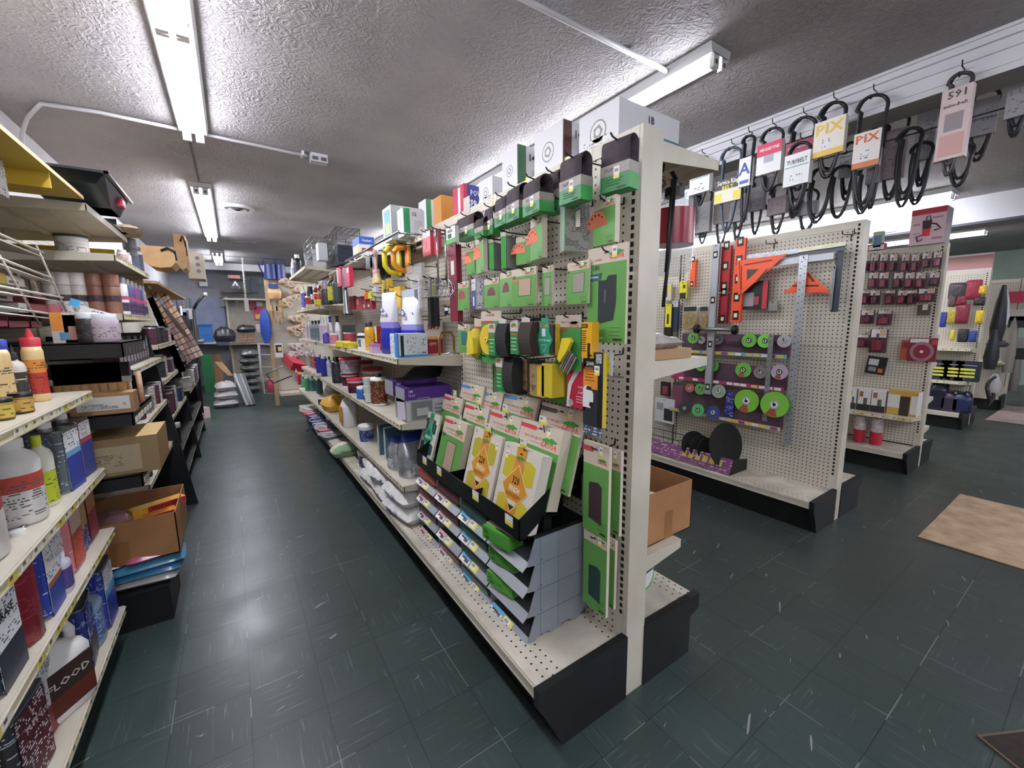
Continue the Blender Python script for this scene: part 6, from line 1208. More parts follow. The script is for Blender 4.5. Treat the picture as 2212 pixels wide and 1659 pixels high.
def disc(r, c, hub='#e9e9e9', hc='#17181a', rim=None):
    b = nb(); b.disc(r, -.004, 0, 0, mottled('disc'+c, c, c, 50, .5, .2), 26, .005); 
    if rim: b.prism([(r*.96*math.cos(a), r*.96*math.sin(a)) for a in (-2.2, -1.9, -1.6, -1.3)]+[(r*.35*math.cos(a), r*.35*math.sin(a)) for a in (-1.3, -2.2)], -.0046, -.004, mt(rim))
    k = nb(); k.disc(r*.36, -.008, 0, 0, mt(hc, .4, .5 if hc[1] in '89abc' else 0), 18, .004); k.disc(r*.24, -.010, 0, 0, mt(hub, .4), 16, .003); k.disc(r*.13, -.0105, 0, 0, mt('#101113'), 10, .001); return N_('grinding_disc', None, [N_('disc_body', b), N_('hub', k)])
GR = '#66ae42'
for i, (a, c, r, col, hc, X, lab) in enumerate([(375, 798, 40, GR, '#17181a', 3.16, 'green disc far left on the top panel'), (432, 812, 27, '#b9b6b2', '#6b6b6c', 3.18, 'small grey disc beside the long level on the top panel'), (545, 808, 38, '#6d6a68', '#4b4a4a', 3.18, 'grey disc on the top panel right of the long level'),
    (760, 815, 50, GR, '#17181a', 3.16, 'green disc with black hub, left of the thin rule on the top panel'), (870, 818, 50, '#74c848', '#17181a', 3.17, 'green disc half behind the thin rule on the top panel'), (1003, 820, 46, '#a3a3a4', '#8b8b8d', 3.17, 'silver grey flap disc at the right end of the top panel'),
    (345, 985, 36, '#7cc45a', '#17181a', 3.16, 'green disc far left on the middle panel'), (428, 992, 36, GR, '#17181a', 3.17, 'green disc second from the left on the middle panel'), (515, 992, 38, '#4f9a3c', '#2e2f30', 3.18, 'dark-hubbed green disc behind the long level on the middle panel'),
    (720, 1018, 53, GR, '#17181a', 3.15, 'green disc with red streak, centre of the middle panel'), (838, 1035, 44, '#7d7574', '#5b5655', 3.17, 'grey disc beside the thin rule on the middle panel'), (970, 1033, 54, '#a99aae', '#17181a', 3.16, 'lilac and blue disc at the right end of the middle panel'),
    (352, 1142, 32, '#b05a50', '#cfcfcf', 3.16, 'reddish disc top left on the lowest panel'), (425, 1150, 40, '#5aa84a', '#2e2f30', 3.17, 'green disc behind the foot of the long level'), (550, 1165, 48, '#8ea386', '#b3b3b5', 3.16, 'pale green disc with a steel hub on the lowest panel'),
    (317, 1280, 45, '#3b3b3c', '#57575a', 3.14, 'plain dark grinding wheel at the lower left'), (408, 1295, 45, '#55b06a', '#2b2c2e', 3.14, 'green disc between the dark wheel and the blue disc'), (512, 1310, 46, '#3c4a8c', '#b9bcc4', 3.14, 'blue disc with a silver hub, lowest row'),
    (742, 1232, 82, '#74b838', '#b9bcc0', 3.14, 'large lime green disc left of the thin rule, lowest panel'), (935, 1257, 92, '#74b838', '#b9bcc0', 3.14, 'largest lime green disc, right of the thin rule, lowest panel')]):
    p = at(*gg(a, c), 'x', X); R = abs(at(*gg(a, c-r), 'x', X).z-p.z)*.96; o = place(disc(R, col, hc=hc, rim='#9c4438' if r > 50 else None), lab, 'grinding disc', p, FL+.12); o.rotation_euler = (-.12, 0, FL+.1)
    place(hook(.09, up=.02), 'short dark hook through the '+lab, 'hook', (X+.075, p.y, p.z+.003), FL, 'hooks of the disc panels')
# base deck: wire baskets, printed slanted sign, large black discs
def hh(a, b): return (1400+.3307*a, 860+.3307*b)
b = nb(); b.add([(2.955, 1.55, .225), (2.955, 3.1, .225), (3.0, 3.1, .33), (3.0, 1.55, .33)], [(0, 1, 2, 3)], printed('#7c4a72', '#c9a0c0', .02)); b.add([(2.957, 1.55, .225), (2.957, 3.1, .225), (3.002, 3.1, .33), (3.002, 1.55, .33)], [(3, 2, 1, 0)], M_black); b.add([(2.954, 2.25, .23), (2.954, 3.08, .23), (2.998, 3.08, .325), (2.998, 2.25, .325)], [(0, 1, 2, 3)], printed('#4f6e78', '#93b0b8', .02))
k = nb()
for y in (1.62, 1.68, 1.74, 1.80, 1.86, 1.92, 2.6, 2.66, 2.72, 2.78, 2.84, 2.9): k.add([(2.968, y, .262), (2.968, y+.04, .262), (2.988, y+.04, .308), (2.988, y, .308)], [(0, 1, 2, 3)], mt('#c9b25a'))
s_ = nb(); s_.add([(2.956, 1.548, .217), (3.2, 1.548, .217), (3.2, 1.548, .30), (3.001, 1.548, .332)], [(0, 1, 2, 3)], M_black); s_.add([(2.956, 1.552, .217), (3.2, 1.552, .217), (3.2, 1.552, .30), (3.001, 1.552, .332)], [(3, 2, 1, 0)], M_black)
place(N_('disc_tray', None, [N_('printed_front', b), N_('price_labels', k), N_('end_plate', s_)]), 'long slanted tray front printed pink and teal on the second gondola deck', 'display tray', (0, 0, 0))
for y0, y1, lab in ((2.02, 2.62, 'black wire basket in the middle of the second gondola deck'), (2.7, 3.0, 'smaller black wire basket beyond the middle one')):
    b = nb(); x0, x1, z0, z1 = 3.02, 3.22, .235, .36
    for z in (z0, z1): b.tube([(x0, y0, z), (x1, y0, z), (x1, y1, z), (x0, y1, z)], .003, M_black, 5, True)
    n_ = int((y1-y0)/.1)
    for i in range(n_+1): y = y0+(y1-y0)*i/n_; b.tube([(x0, y, z1), (x0, y, z0), (x1, y, z0), (x1, y, z1)], .002, M_black, 4)
    place(N_('wire_basket', b), lab, 'basket', (0, 0, 0))
DK = mottled('black_abrasive_disc', '#191919', '#242322', 60, .85, .2)
for y, r, lab, tw in ((1.62, .17, 'largest black disc standing on the second gondola deck', .25), (1.78, .095, 'small black disc, right of a stack of three', .15), (1.84, .10, 'small black disc, middle of a stack of three', .1), (1.90, .11, 'small black disc, left of a stack of three', .1), (2.95, .16, 'black disc pack at the far left of the deck', -.2), (3.05, .15, 'second black disc pack behind the first at the far left', -.1)):
    b = nb(); b.disc(r, -.004, 0, r, DK, 32, .008); b.disc(r*.13, -.006, 0, r, mt('#0c0c0c'), 14, .002); o = place(N_('abrasive_disc', b), lab, 'abrasive disc', (3.06, y, .24), -.35+tw); o.rotation_euler = (-.18, 0, -.45+tw)
b = nb(); b.box(-.05, 0, 0, .05, .08, .1, {'f': mt('#b8404a'), '*': mt('#a43a44')}); place(N_('carton', b), 'small red box on the right-hand deck of the second gondola', 'box', (3.45, 1.25, .217), 0)
for (a, c), lab in (((905, 140), 'left'), ((1440, 75), 'right')):
    p = at(*gg(a, c), 'x', 3.2); b = nb(); b.tube([(0, 0, -.04), (0, 0, 0), (-.03, -.02, 0), (-.03, -.05, 0), (-.03, -.06, .02)], .0028, M_wire, 6); b.tube([(0, 0, 0), (.03, -.02, 0), (.03, -.05, 0), (.03, -.06, .02)], .0028, M_wire, 6); place(N_('double_hook', b), 'empty double-pronged wire hook high on the second gondola, %s one' % lab, 'hook', (3.26, p.y, p.z), FL)
# --- belts hanging from the beam
def belt(w, h, card, c0, parts, col='#1a1b1e', n=2, cw=1.15, top=None, seed=0):
    b = nb(); r = random.Random(seed); m_ = mt(col, .45)
    for k in range(n):
        f = 1-.07*k-r.random()*.04; hh_ = h*(1-.12*k*r.random()); ww = w*f*.5
        pts = [(ww*math.cos(a)*(.72+.28*abs(math.sin(a))**.5 if math.sin(a) < 0 else 1), .006*k+.01*math.sin(a*2+k), h-ww*1.05+(ww*1.05*math.sin(a) if math.sin(a) > 0 else (hh_-ww*1.05)*math.sin(a))) for a in [2*PI*i/26 for i in range(26)]]
        b.tube(pts, .0085, m_, 6, True)
    kids = [N_('rubber_belt', b)]
    if card:
        z0, z1 = card; W_ = w*cw; s_ = nb(); s_.box(-W_/2, -.020, h*z0, W_/2, .022, h*z1, {'*': mt(c0, .5)}); H_ = h*(z1-z0)
        for p in parts:
            if p[0] == 'b': s_.box(-W_/2+W_*p[1], -.0208, h*z0+H_*p[2], -W_/2+W_*p[3], -.020, h*z0+H_*p[4], mt(p[5], .5) if isinstance(p[5], str) else p[5])
            else: s_.text(p[1], H_*p[2], W_*p[3], h*z0+H_*p[4], -.0208, mt(p[5]), sx=min(1.3, W_*.8/(glyphs(p[1])[2]*H_*p[2]/.72)) if len(p) < 7 else p[6])
        kids.append(N_('card_sleeve', s_))
    return N_('drive_belt', None, kids)
PR = printed('#dcdcdc', '#55565a', .012)
TB = (('t', 'TURFBELT', .14, 0, .68, '#33363a'), ('b', .05, .58, .95, .61, '#4f8f7c'), ('b', .25, .08, .75, .36, PR))
FRONT = [((1497, 1532, 340, 443), 3.0, (.25, .78), '#dedfe0', TB, 'black belt in a white card just right of the top shelf corner', 1.25, '#1a1b1e'), ((1462, 1490, 375, 470), 3.02, (.2, .6), '#d5d8da', TB, 'black belt in a white card partly behind the clear sprayer', 1.1, '#1a1b1e'),
 ((1553, 1597, 321, 500), 3.0, (.36, .64), '#d9d6c4', (('b', 0, .55, 1, 1, '#2e2c28'), ('t', 'Service King', .2, 0, .76, '#eceae4'), ('t', 'BELT', .17, 0, .54, '#e3cf3e', 1), ('b', .02, .05, .28, .4, '#d9c43a'), ('b', .72, .05, .98, .4, '#d9c43a')), 'blue-grey belt in a black and yellow card', 1.25, '#3c4c5c'),
 ((1598, 1624, 296, 480), 2.99, (.42, .75), '#e2e2e4', (('t', 'A', .42, 0, .42, '#2c4a8e', 1), ('b', .1, .1, .9, .22, '#3a57a0')), 'narrow belt coil in a white card with a blue letter A', .95, '#1a1b1e'),
 ((1640, 1688, 279, 411), 2.98, (.28, .77), '#e0dfdf', (('b', 0, .6, 1, 1, '#c42a4c'), ('t', 'MEGADYNE', .1, 0, .76, '#f0e6ea'), ('b', .3, .36, .7, .60, '#9aa0aa')), 'belt in a crimson and white card', 1.08, '#1a1b1e'),
 ((1698, 1756, 257, 452), 2.99, (.50, .75), '#cfc9ca', (('b', 0, .45, 1, 1, '#8c2440'), ('t', 'JASON INDUSTRIAL', .13, 0, .7, '#e6dade'), ('b', .3, .1, .7, .45, '#8f9096')), 'belt in a maroon and grey card', 1.0, '#20242c'), ((1700, 1746, 310, 450), 2.96, (.36, .84), '#dcdddd', TB, 'belt in a white card hanging in front of the maroon one', 1.2, '#1a1b1e'),
 ((1764, 1822, 225, 382), 2.97, (.30, .78), '#ded8c8', (('t', 'PIX', .3, 0, .62, '#d8b04a', 1.15), ('b', 0, 0, 1, .16, '#d6ae48'), ('b', .3, .2, .6, .5, PR)), 'thick belt coil in a white and gold card', 1.12, '#1a1b1e'),
 ((1840, 1906, 211, 460), 2.98, (.40, .70), '#ddd5d0', (('t', 'PIX', .24, 0, .7, '#c8643c', 1.15), ('b', 0, 0, 1, .16, '#c87848'), ('b', .3, .25, .6, .5, PR)), 'long belt in a white and orange card, its loop high on a hook', .85, '#1a1b1e'),
 ((2036, 2088, 163, 376), 3.0, (.16, .86), '#cdbab8', (('t', '591', .1, 0, .86, '#4a4548', 1.1), ('t', 'auto-belt', .05, 0, .74, '#4a4548'), ('b', .2, .4, .8, .65, '#8f8488'), ('b', .1, .05, .9, .35, '#c89a94')), 'belt in a tall pinkish card numbered 591', 1.25, '#3a3538')]
for i, (bx, X, cd, c0, parts, lab, cw, col) in enumerate(FRONT):
    loc, w, h = on_x(*bx, X); place(belt(w, h, cd, c0, parts, col, 3 if i in (5, 7) else 2, cw, seed=i), lab, 'drive belt', loc, FL+.05*((i % 3)-1))
    b = nb(); b.tube([(.0, .05+X*0, .035), (0, .0, .035), (0, -.01, .06)], .003, M_wire, 5); b.tube([(0, .045, .03), (0, .0, -.0), (.0, -.03, -.02), (0, -.04, .0)], .003, M_wire, 5); place(N_('ceiling_hook', b), 'bent wire hook on the beam holding the '+lab.split(' in a ')[0].split(' hanging')[0]+', '+ORD[i]+' along', 'hook', (X, loc.y, loc.z+h-.005), FL, 'wire hooks on the beam')
BACK = [(1905, 1955, 270, 430, .25, .82), (1978, 2018, 235, 400, .3, .85), (2092, 2150, 215, 345, .35, .85), (2176, 2225, 180, 292, .3, .9), (1876, 1903, 290, 450, .3, .7), (1930, 1985, 300, 445, 0, 0), (1645, 1680, 360, 450, .35, .9), (1700, 1735, 375, 470, .3, .85), (1470, 1500, 430, 520, .3, .8), (1505, 1535, 430, 525, .2, .75), (1580, 1612, 400, 520, .3, .7), (1620, 1650, 400, 505, .4, .8), (1740, 1795, 385, 480, 0, 0), (1660, 1700, 420, 505, .4, .75), (1790, 1840, 380, 470, 0, 0), (1850, 1890, 380, 455, 0, 0), (1545, 1575, 430, 530, .4, .8), (1815, 1850, 330, 430, .4, .8), (1960, 2010, 330, 440, 0, 0), (2050, 2100, 330, 400, 0, 0), (1725, 1765, 430, 500, .4, .7), (2030, 2080, 225, 330, .4, .8)]
for i, (a, c, y0, y1, z0, z1) in enumerate(sorted(BACK)):
    X = 3.32+.05*(i % 3); loc, w, h = on_x(a, c, y0-20, y1, X); cc = ['#8f8d90', '#a09ea0', '#9a8c90', '#a9a8aa'][i % 4]
    top = at((a+c)/2, y0-20, 'x', X); o = place(belt(w, h, (z0, z1) if z1 else None, cc, (('b', .15, .1, .85, .8, printed(cc, '#66656a', .012)),), '#23242a' if z1 else '#1c1d22', 2+(i % 2), 1.05, seed=40+i), 'dark belt %s on the far side of the beam, %s from the left' % ('in a dim grey card' if z1 else 'loop without card', ORD[i] if i < 20 else ('last but one' if i == 20 else 'last')), 'drive belt', loc, FL+.1*((i % 3)-1), 'belts on the far side of the beam')
b = nb(); b.tube([(3.34, -.4, 2.40), (3.34, 6, 2.40)], .004, M_wire, 5); [b.tube([(3.34, y, 2.40), (3.30, y, 2.47), (3.25, y, 2.50)], .003, M_wire, 4) for y in (.2, 1, 2, 3, 4, 5.5)]; place(N_('hanging_wire', b), 'long wire rail carrying the belts behind the beam', 'rail', (0, 0, 0))
# --- third gondola: hole saws
def kk(a, b): return (1800+.3617*a, 450+.3617*b)
def bk(xl, xr, yt, yb): p, q = kk(xl, yt), kk(xr, yb); return p[0], q[0], p[1], q[1]
def holesaw(c='#7a2238', white=.35, wide=False):
    def f(w, h):
        b = nb(); b.box(-w/2, 0, 0, w/2, .01, h, mt('#5a3f4a', .25, 0, .8)); k = nb(); k.box(-w*.42, -.001, h*(1-white), w*.42, 0, h, mt('#e2d6d6', .5)); k.box(w*.05, -.0015, h*(1-white*.8), w*.4, -.001, h*.97, mt('#c9a68f')); s_ = nb(); s_.T = Matrix.Translation((0, -.025, h*.12)); s_.cyl(w*.32, 0, h*.42, mt(c, .3), 14); s_.cyl(w*.07, h*.42, h*.7, mt('#3a3236', .4), 8); return N_('hole_saw_pack', None, [N_('blister_card', b), N_('printed_top', k), N_('hole_saw', s_)])
    return f
R1 = [(x-26, x+26, 275, 385) for x in (195, 243, 299, 357, 428, 488)]+[(525, 590, 268, 360), (592, 650, 262, 355)]
R2 = [(x-32, x+32, 385, 480) for x in (238, 300, 387, 455, 520)]+[(568, 636, 385, 465)]
R3 = [(x-33, x+33, 490, 575) for x in (190, 248, 338, 412, 468)]+[(500, 612, 480, 560)]
R4 = [(160, 245, 608, 690), (260, 350, 612, 698)]; R5 = [(140, 212, 755, 832), (215, 322, 722, 862)]
for ri, (R_, nm) in enumerate(((R1, 'top'), (R2, 'second'), (R3, 'third'), (R4, 'fourth'), (R5, 'fifth'))):
    for j, bx in enumerate(R_):
        wh = j in (6,) and ri == 0; loc, w, h = on_x(*bk(*bx), 5.04)
        place(holesaw('#7d2036' if (ri+j) % 3 else '#5e1c30', .35 if (ri+j) % 2 or ri < 2 else .2)(w, h), '%s saw pack, %s from the left in the %s row of the third gondola' % ('white-carded' if wh else ('wide red' if w > .13 else 'dark red hole'), ORD[j], nm), 'hang pack', loc, FL, 'red hole saw packs on the third gondola')
        place(hook(.07, up=.012), 'wire hook of the %s pack in the %s row of hole saws' % (ORD[j], nm), 'hook', (5.10, loc.y, loc.z+h-.004), FL, 'hooks of the third gondola')
loc, w, h = on_x(*bk(445, 618, 775, 915), 5.03); b = nb(); b.box(-w/2, 0, 0, w/2, .01, h, mt('#7d2338', .35)); b.box(-w*.45, -.001, h*.8, w*.2, 0, h*.97, mt('#d9d2d2')); k = nb(); k.disc(h*.42, -.004, 0, h*.42, mt('#9a7a80', .3), 28, .003, w*.42); k.disc(h*.3, -.006, 0, h*.42, mt('#8a2740', .3), 24, .002, w*.3); k.disc(h*.06, -.007, 0, h*.42, mt('#e6e0e0'), 10, .001); k.box(w*.3, -.001, h*.72, w*.48, 0, h*.92, mt('#c23a4c')); place(N_('circular_saw_pack', None, [N_('backing_card', b), N_('saw_blade', k)]), 'square red circular saw blade pack on the third gondola', 'hang pack', loc, FL)
loc, w, h = on_x(*bk(400, 450, 785, 905), 5.05); place(flatpack('#b05a3c', blk=((.1, .6, .9, .9, '#8f2436'),))(w, h), 'orange and red pack tucked left of the circular saw blade', 'hang pack', loc, FL)
loc, w, h = on_x(*bk(190, 308, 885, 990), 5.0); q = flatpack('#1d1d1f', t=.02, blk=((.1, .5, .6, .85, '#c9c9cb'), (.15, .15, .55, .4, '#8a8b8d'), (.65, .12, .9, .35, '#c9603a')))(w, h); place(q, 'black blister pack with orange spot tilted on the third gondola', 'hang pack', loc, FL).rotation_euler = (0, .1, FL)
loc, w, h = on_x(*bk(500, 578, 575, 640), 5.04); b = nb(); b.box(-w/2, 0, 0, w/2, .02, h, mt('#4b4638', .6)); b.box(-w*.1, -.002, h*.5, w*.3, 0, h, mt('#cfc9b9')); place(N_('hang_pack', b), 'small olive bag hanging alone in the empty pegboard area', 'hang pack', loc, FL)
for i, (xl, xr, c0, c1) in enumerate(((95, 140, '#e0dedd', '#3a3534'), (148, 228, '#e4e2e0', '#2b2826'), (230, 318, '#e4e2e0', '#2b2826'), (325, 515, '#c9a04a', '#2e2724'))):
    p0, p1 = kk(xl, 1110), kk(xr, 1110); A_, B_ = at(*p0, 'x', 4.86), at(*p1, 'x', 4.86); w = A_.y-B_.y; blk = [('f', 0, .0, 1, .3, c1), ('f', .45, .3, .75, .6, '#5b5654'), ('f', .1, .65, .4, .9, '#a06a4a'), ('f', 0, .3, 1, .97, '#e4e2e0')] if i < 3 else [('f', .0, .3, .42, .85, '#e2dfda'), ('f', .42, .0, .75, .8, '#3a2f28'), ('f', .78, .1, 1, .85, '#ddd9d4'), ('f', 0, .88, 1, 1, '#c9a04a')]
    place(carton(w*.96, .14, .20 if i < 3 else .215, c0, '#d9d6d3', '#c9a04a' if i == 3 else '#dcdad8', blocks=blk[::-1] if i < 3 else blk), ['white box at the left edge of the boxes on the third gondola shelf', 'white and black torch box, left of two alike', 'white and black torch box, right of two alike', 'large gold-topped window box on the third gondola shelf'][i], 'box', (4.86, (A_.y+B_.y)/2, .501), FL)
for px, lab in (((1855+2), 'left'), (1893, 'right')):
    place(can(.045, .25, '#b0283c', '#c9c4c4', None, ((.55, 1, '#c9bcbc'),), capr=.9, caph=.1), 'red gas cylinder on the third gondola deck, %s one' % lab, 'cylinder', (4.9, ycol(px, 4.9, .3), .192), FL)
loc, w, h = on_x(*bk(462, 690, 30, 222), 5.12); b = carton(w*.9, .2, .30, '#d9bcc2', '#8a7f84', '#b8405a', blocks=(('f', 0, .84, 1, 1, '#c63a4e'), ('f', .08, .55, .28, .6, '#a8848c'), ('f', .62, .7, .92, .74, '#a8848c'), ('f', .1, .3, .3, .34, '#b094a0'), ('f', .66, .12, .95, .18, '#a8848c')))
k = nb(); W_ = w*.9; k.prism([(-W_*.14, .13), (W_*.1, .13), (W_*.12, .2), (-W_*.16, .2)], -.0016, -.001, mt('#3a3236')); k.prism([(-W_*.13, .07), (W_*.09, .07), (W_*.10, .13), (-W_*.14, .13)], -.0016, -.001, mt('#c9303c')); k.tube([(W_*.1, -.002, .17), (W_*.25, -.002, .16), (W_*.38, -.002, .12), (W_*.2, -.002, .11)], .006, mt('#2e2a2c'), 5); k.tube([(-W_*.14, -.002, .08), (-W_*.3, -.002, .07), (-W_*.24, -.002, .03), (-W_*.1, -.002, .045)], .006, mt('#2e2a2c'), 5); k.tube([(-W_*.06, -.002, .2), (-W_*.04, -.002, .235), (W_*.05, -.002, .235), (W_*.07, -.002, .2)], .004, mt('#55505a'), 4); b.kids.append(N_('printed_picture', k))
place(b, 'white and red boxed shop vacuum standing on top of the third gondola', 'box', (5.06, loc.y, 1.986), FL)
for i, (px, c) in enumerate(((1884, '#9a4a50'), (1893, '#b8c4a4'), (1901, '#a85058'))): place(carton(.07, .06, .07 if i != 1 else .18, c, c, c, blocks=(('f', .1, .2, .9, .8, '#d9d3cf' if i != 1 else '#5f7f9c'),)), ['small red box on the third gondola top beside the second post', 'tall thin printed box on the third gondola top', 'small red box right of the tall thin one'][i], 'box', (5.15, ycol(px, 5.15, 2.0), 1.986), FL)
place(N_('outlet_box', None, [N_('cover_plate', nb().box(-.01, -.09, -.045, 0, .09, .045, mt('#d9dadc', .4))), N_('socket', nb().cyl(.03, -.001, 0, mt('#2b2d32'), 12, (0, -.04)).cyl(.03, -.001, 0, mt('#2b2d32'), 12, (0, .04)))]), 'double socket box on the far beam above the third gondola', 'outlet', (6.85, 1.86, 2.45), 0).children[1].rotation_euler = (0, -PI/2, 0)
# --- far gondolas
gondola('dark fourth gondola of paint accessories under a printed header sign', 7.62, 7.72, 1.05, 4.9, 1.92, dict(nose=7.2, kick=7.25, z=.2, shelves=[(1.07, 2.27, .58, .36), (1.07, 2.27, .98, .30)]), dict(nose=8.0, kick=7.95, z=.2), far=True)
gondola('fifth gondola at the far right, hung with grey and red goods', 9.55, 9.65, .98, 4.8, 1.9, dict(nose=9.2, kick=9.25, z=.2, shelves=[(1.0, 2.2, .7, .3)]), None, far=True)
place(carton(1.9, .04, .2, '#cfc0c4', '#bfb0b4', blocks=(('f', .42, .3, .48, .55, '#5a4448'), ('f', .5, .35, .7, .5, '#b8848c'), ('f', .8, .1, 1, .9, '#a87a74'), ('f', 0, .1, .2, .8, '#b8a8ac'))), 'long pinkish header sign above the fourth gondola', 'sign', (7.63, 2.0, 1.921), FL)
FG = [(690, 805, 445, 540, '#3a3236', 'wide dark pack'), (790, 890, 428, 545, '#8a2038', 'large crimson pouch'), (865, 918, 460, 515, '#d9b02c', 'yellow glove'), (690, 740, 500, 590, '#5c4448', 'plum hang pack'), (735, 800, 520, 580, '#7c2438', 'dark red hang pack'), (840, 910, 530, 580, '#2c262c', 'black blister pack'), (730, 815, 572, 690, '#7c2036', 'grey-carded crimson reel pack'), (640, 680, 620, 710, '#2a3a8c', 'blue glove'), (850, 900, 610, 690, '#d6b228', 'yellow folded glove'), (700, 730, 725, 790, '#c9c22c', 'lime pack'), (745, 810, 720, 800, '#24262c', 'black pack'), (810, 860, 730, 800, '#2c4488', 'blue pack'), (680, 740, 600, 690, '#a89a38', 'dull yellow pack')]
for i, (xl, xr, yt, yb, c, nm) in enumerate(FG):
    loc, w, h = on_x(*bk(xl, xr, yt, yb), 7.5); b = nb(); b.pillow(w, h, .05, mt(c, .5), seed=i, e=4); b.v = [(x, -z, y+h/2) for x, y, z in b.v]; place(N_('hang_pack', None, [N_('pack_body', b), N_('header_card', nb().box(-w*.45, -.004, h*.82, w*.45, .004, h, mt('#b9a9ad' if i % 2 else '#4a4448')))]), nm+' on the dark fourth gondola', 'hang pack', loc, FL)
for i, px in enumerate((2030, 2056, 2088)): place(carton(.2, .12, .24, '#1d2433', '#161c28', blocks=(('f', .15, .55, .85, .66, '#c9c94a'), ('f', .15, .38, .85, .48, '#c9c94a'), ('f', .15, .2, .85, .3, '#c9c94a'), ('f', .1, .8, .9, .84, '#8f96a4')), name='caulk_box'), 'dark navy box with yellow bars on the fourth gondola, %s from the left' % ORD[i], 'box', (7.36, ycol(px, 7.36, .7), .582), FL, 'navy boxes on the fourth gondola')
for i, (px, c) in enumerate(((2026, '#14182a'), (2053, '#33283a'), (2078, '#1a2448'))): place(jug(.18, .15, .26 if i else .4, c, '#22242c', c), ['tall black container on the fourth gondola deck', 'purple-grey container on the fourth gondola deck', 'navy container at the right of the fourth gondola deck'][i], 'container', (7.36, ycol(px, 7.36, .3), .202), FL)
for i, (px, c, z, h) in enumerate(((2150, '#17171b', 1.0, .75), (2160, '#c9c9cc', 1.2, .5), (2138, '#26262c', .7, .5), (2145, '#b9b6b4', .35, .25), (2175, '#8a857e', .55, .9), (2186, '#77736c', .2, .7))):
    b = nb(); b.loft([(.06, .05, 0, mt(c, .5)), (.09, .07, h*.3, mt(c, .5)), (.05, .05, h*.7, mt(c, .5)), (.02, .02, h, mt(c, .5))], 12); place(N_('hanging_tool', b), '%s hanging garden goods on the end of the fourth gondola, %s of six' % ({'#1': 'black', '#c': 'white', '#2': 'charcoal', '#b': 'pale grey', '#8': 'khaki', '#7': 'dull khaki'}[c[:2]], ORD[i]), 'garden tool', (xcol(px, .98, z), .985, z), 0)
b = nb(); b.loft([(.17, .08, 0, mt('#23262e', .5)), (.20, .1, .03, mt('#23262e', .5)), (.02, .02, .10, mt('#23262e', .5))], 14); place(N_('shovel_blade', b), 'dark curved shovel-like blade at the end of the fourth gondola', 'garden tool', (xcol(2152, .98, 1.0), .97, .98), 0)
b = nb(); b.tube([(.16*math.cos(a), .02*math.sin(3*a), .16+.2*math.sin(a)) for a in [2*PI*i/20 for i in range(20)]], .02, mt('#1b1c20', .5), 6, True); place(N_('hose_coil', b), 'black hose coil low on the end of the fourth gondola', 'hose', (xcol(2145, .98, .4), 1.0, .2), 0)
for i, (px, z, c, w) in enumerate(((2200, 1.55, '#c83a5c', .3), (2205, 1.2, '#2a2a30', .25), (2195, 1.3, '#c9c4bc', .2), (2208, .9, '#8d8a84', .2), (2205, .75, '#202126', .2))): place(carton(w, .1, .16, c, c, c), ['crimson', 'black', 'cream', 'grey', 'charcoal'][i]+' box on the fifth gondola', 'box', (9.3, ycol(px, 9.3, z), z), FL)
# --- mats
M_mat = mottled('tan_mat_pile', '#ad9478', '#93795f', 9, .95, .6)
def mat_(w, d, m_, trim='#5a4638'): return N_('floor_mat', None, [N_('pile', nb().box(-w/2, -d/2, 0, w/2, d/2, .008, m_)), N_('binding', nb().box(-w/2-.008, -d/2, 0, -w/2, d/2, .007, mt(trim)).box(-w/2-.008, d/2, 0, w/2+.008, d/2+.008, .007, mt(trim)).box(w/2, -d/2, 0, w/2+.008, d/2, .007, mt(trim)))])
place(mat_(1.12, 1.8, M_mat), 'tan floor mat in the right-hand cross aisle', 'mat', (4.0, -.29, 0))
place(mat_(1.6, 1.4, mottled('pink_grey_mat', '#a38f8a', '#8d7b76', 8, .95, .4)), 'pale pinkish floor mat in the distance at the right edge', 'mat', (9.0, .28, 0))
place(mat_(.6, .6, mottled('dark_brown_mat', '#2c211d', '#211916', 30, .95, .6)), 'dark brown floor mat at the bottom right corner', 'mat', (2.03, -.28, 0), -.49)
# --- ceiling conduits, vent
M_cond = mt('#cfcfd2', .4)
b = nb(); b.tube([(-1.02, 4.15, 2.35), (-1.02, 4.15, 2.5), (-1.0, 4.1, 2.58), (-.93, 3.95, 2.635), (-.80, 3.68, 2.64), (-.55, 3.64, 2.64), (.60, 3.70, 2.64)], .011, M_cond, 8)
k = nb(); k.box(.56, 3.66, 2.625, .575, 3.74, 2.66, M_cond); o_ = nb(); o_.box(.62, 3.66, 2.60, .74, 3.74, 2.66, mt('#c4c4c6', .4)); o_.box(.63, 3.655, 2.61, .67, 3.66, 2.635, mt('#55565a')); o_.box(.69, 3.655, 2.61, .73, 3.66, 2.635, mt('#55565a'))
place(N_('ceiling_conduit', None, [N_('pipe', b), N_('clamp', k), N_('outlet_box', o_)]), 'curved pale conduit on the ceiling ending in an outlet box', 'conduit', (0, 0, 0))
b = nb(); b.tube([(.6, 1.525, 2.64), (2.02, 1.515, 2.64)], .012, M_cond, 8); b.tube([(2.02, 1.515, 2.64), (2.05, 1.515, 2.63)], .015, M_steel, 8); b.box(1.72, 1.49, 2.645, 1.735, 1.545, 2.66, M_cond); place(N_('ceiling_conduit', b), 'straight conduit on the ceiling running to the single-tube fixture', 'conduit', (0, 0, 0))
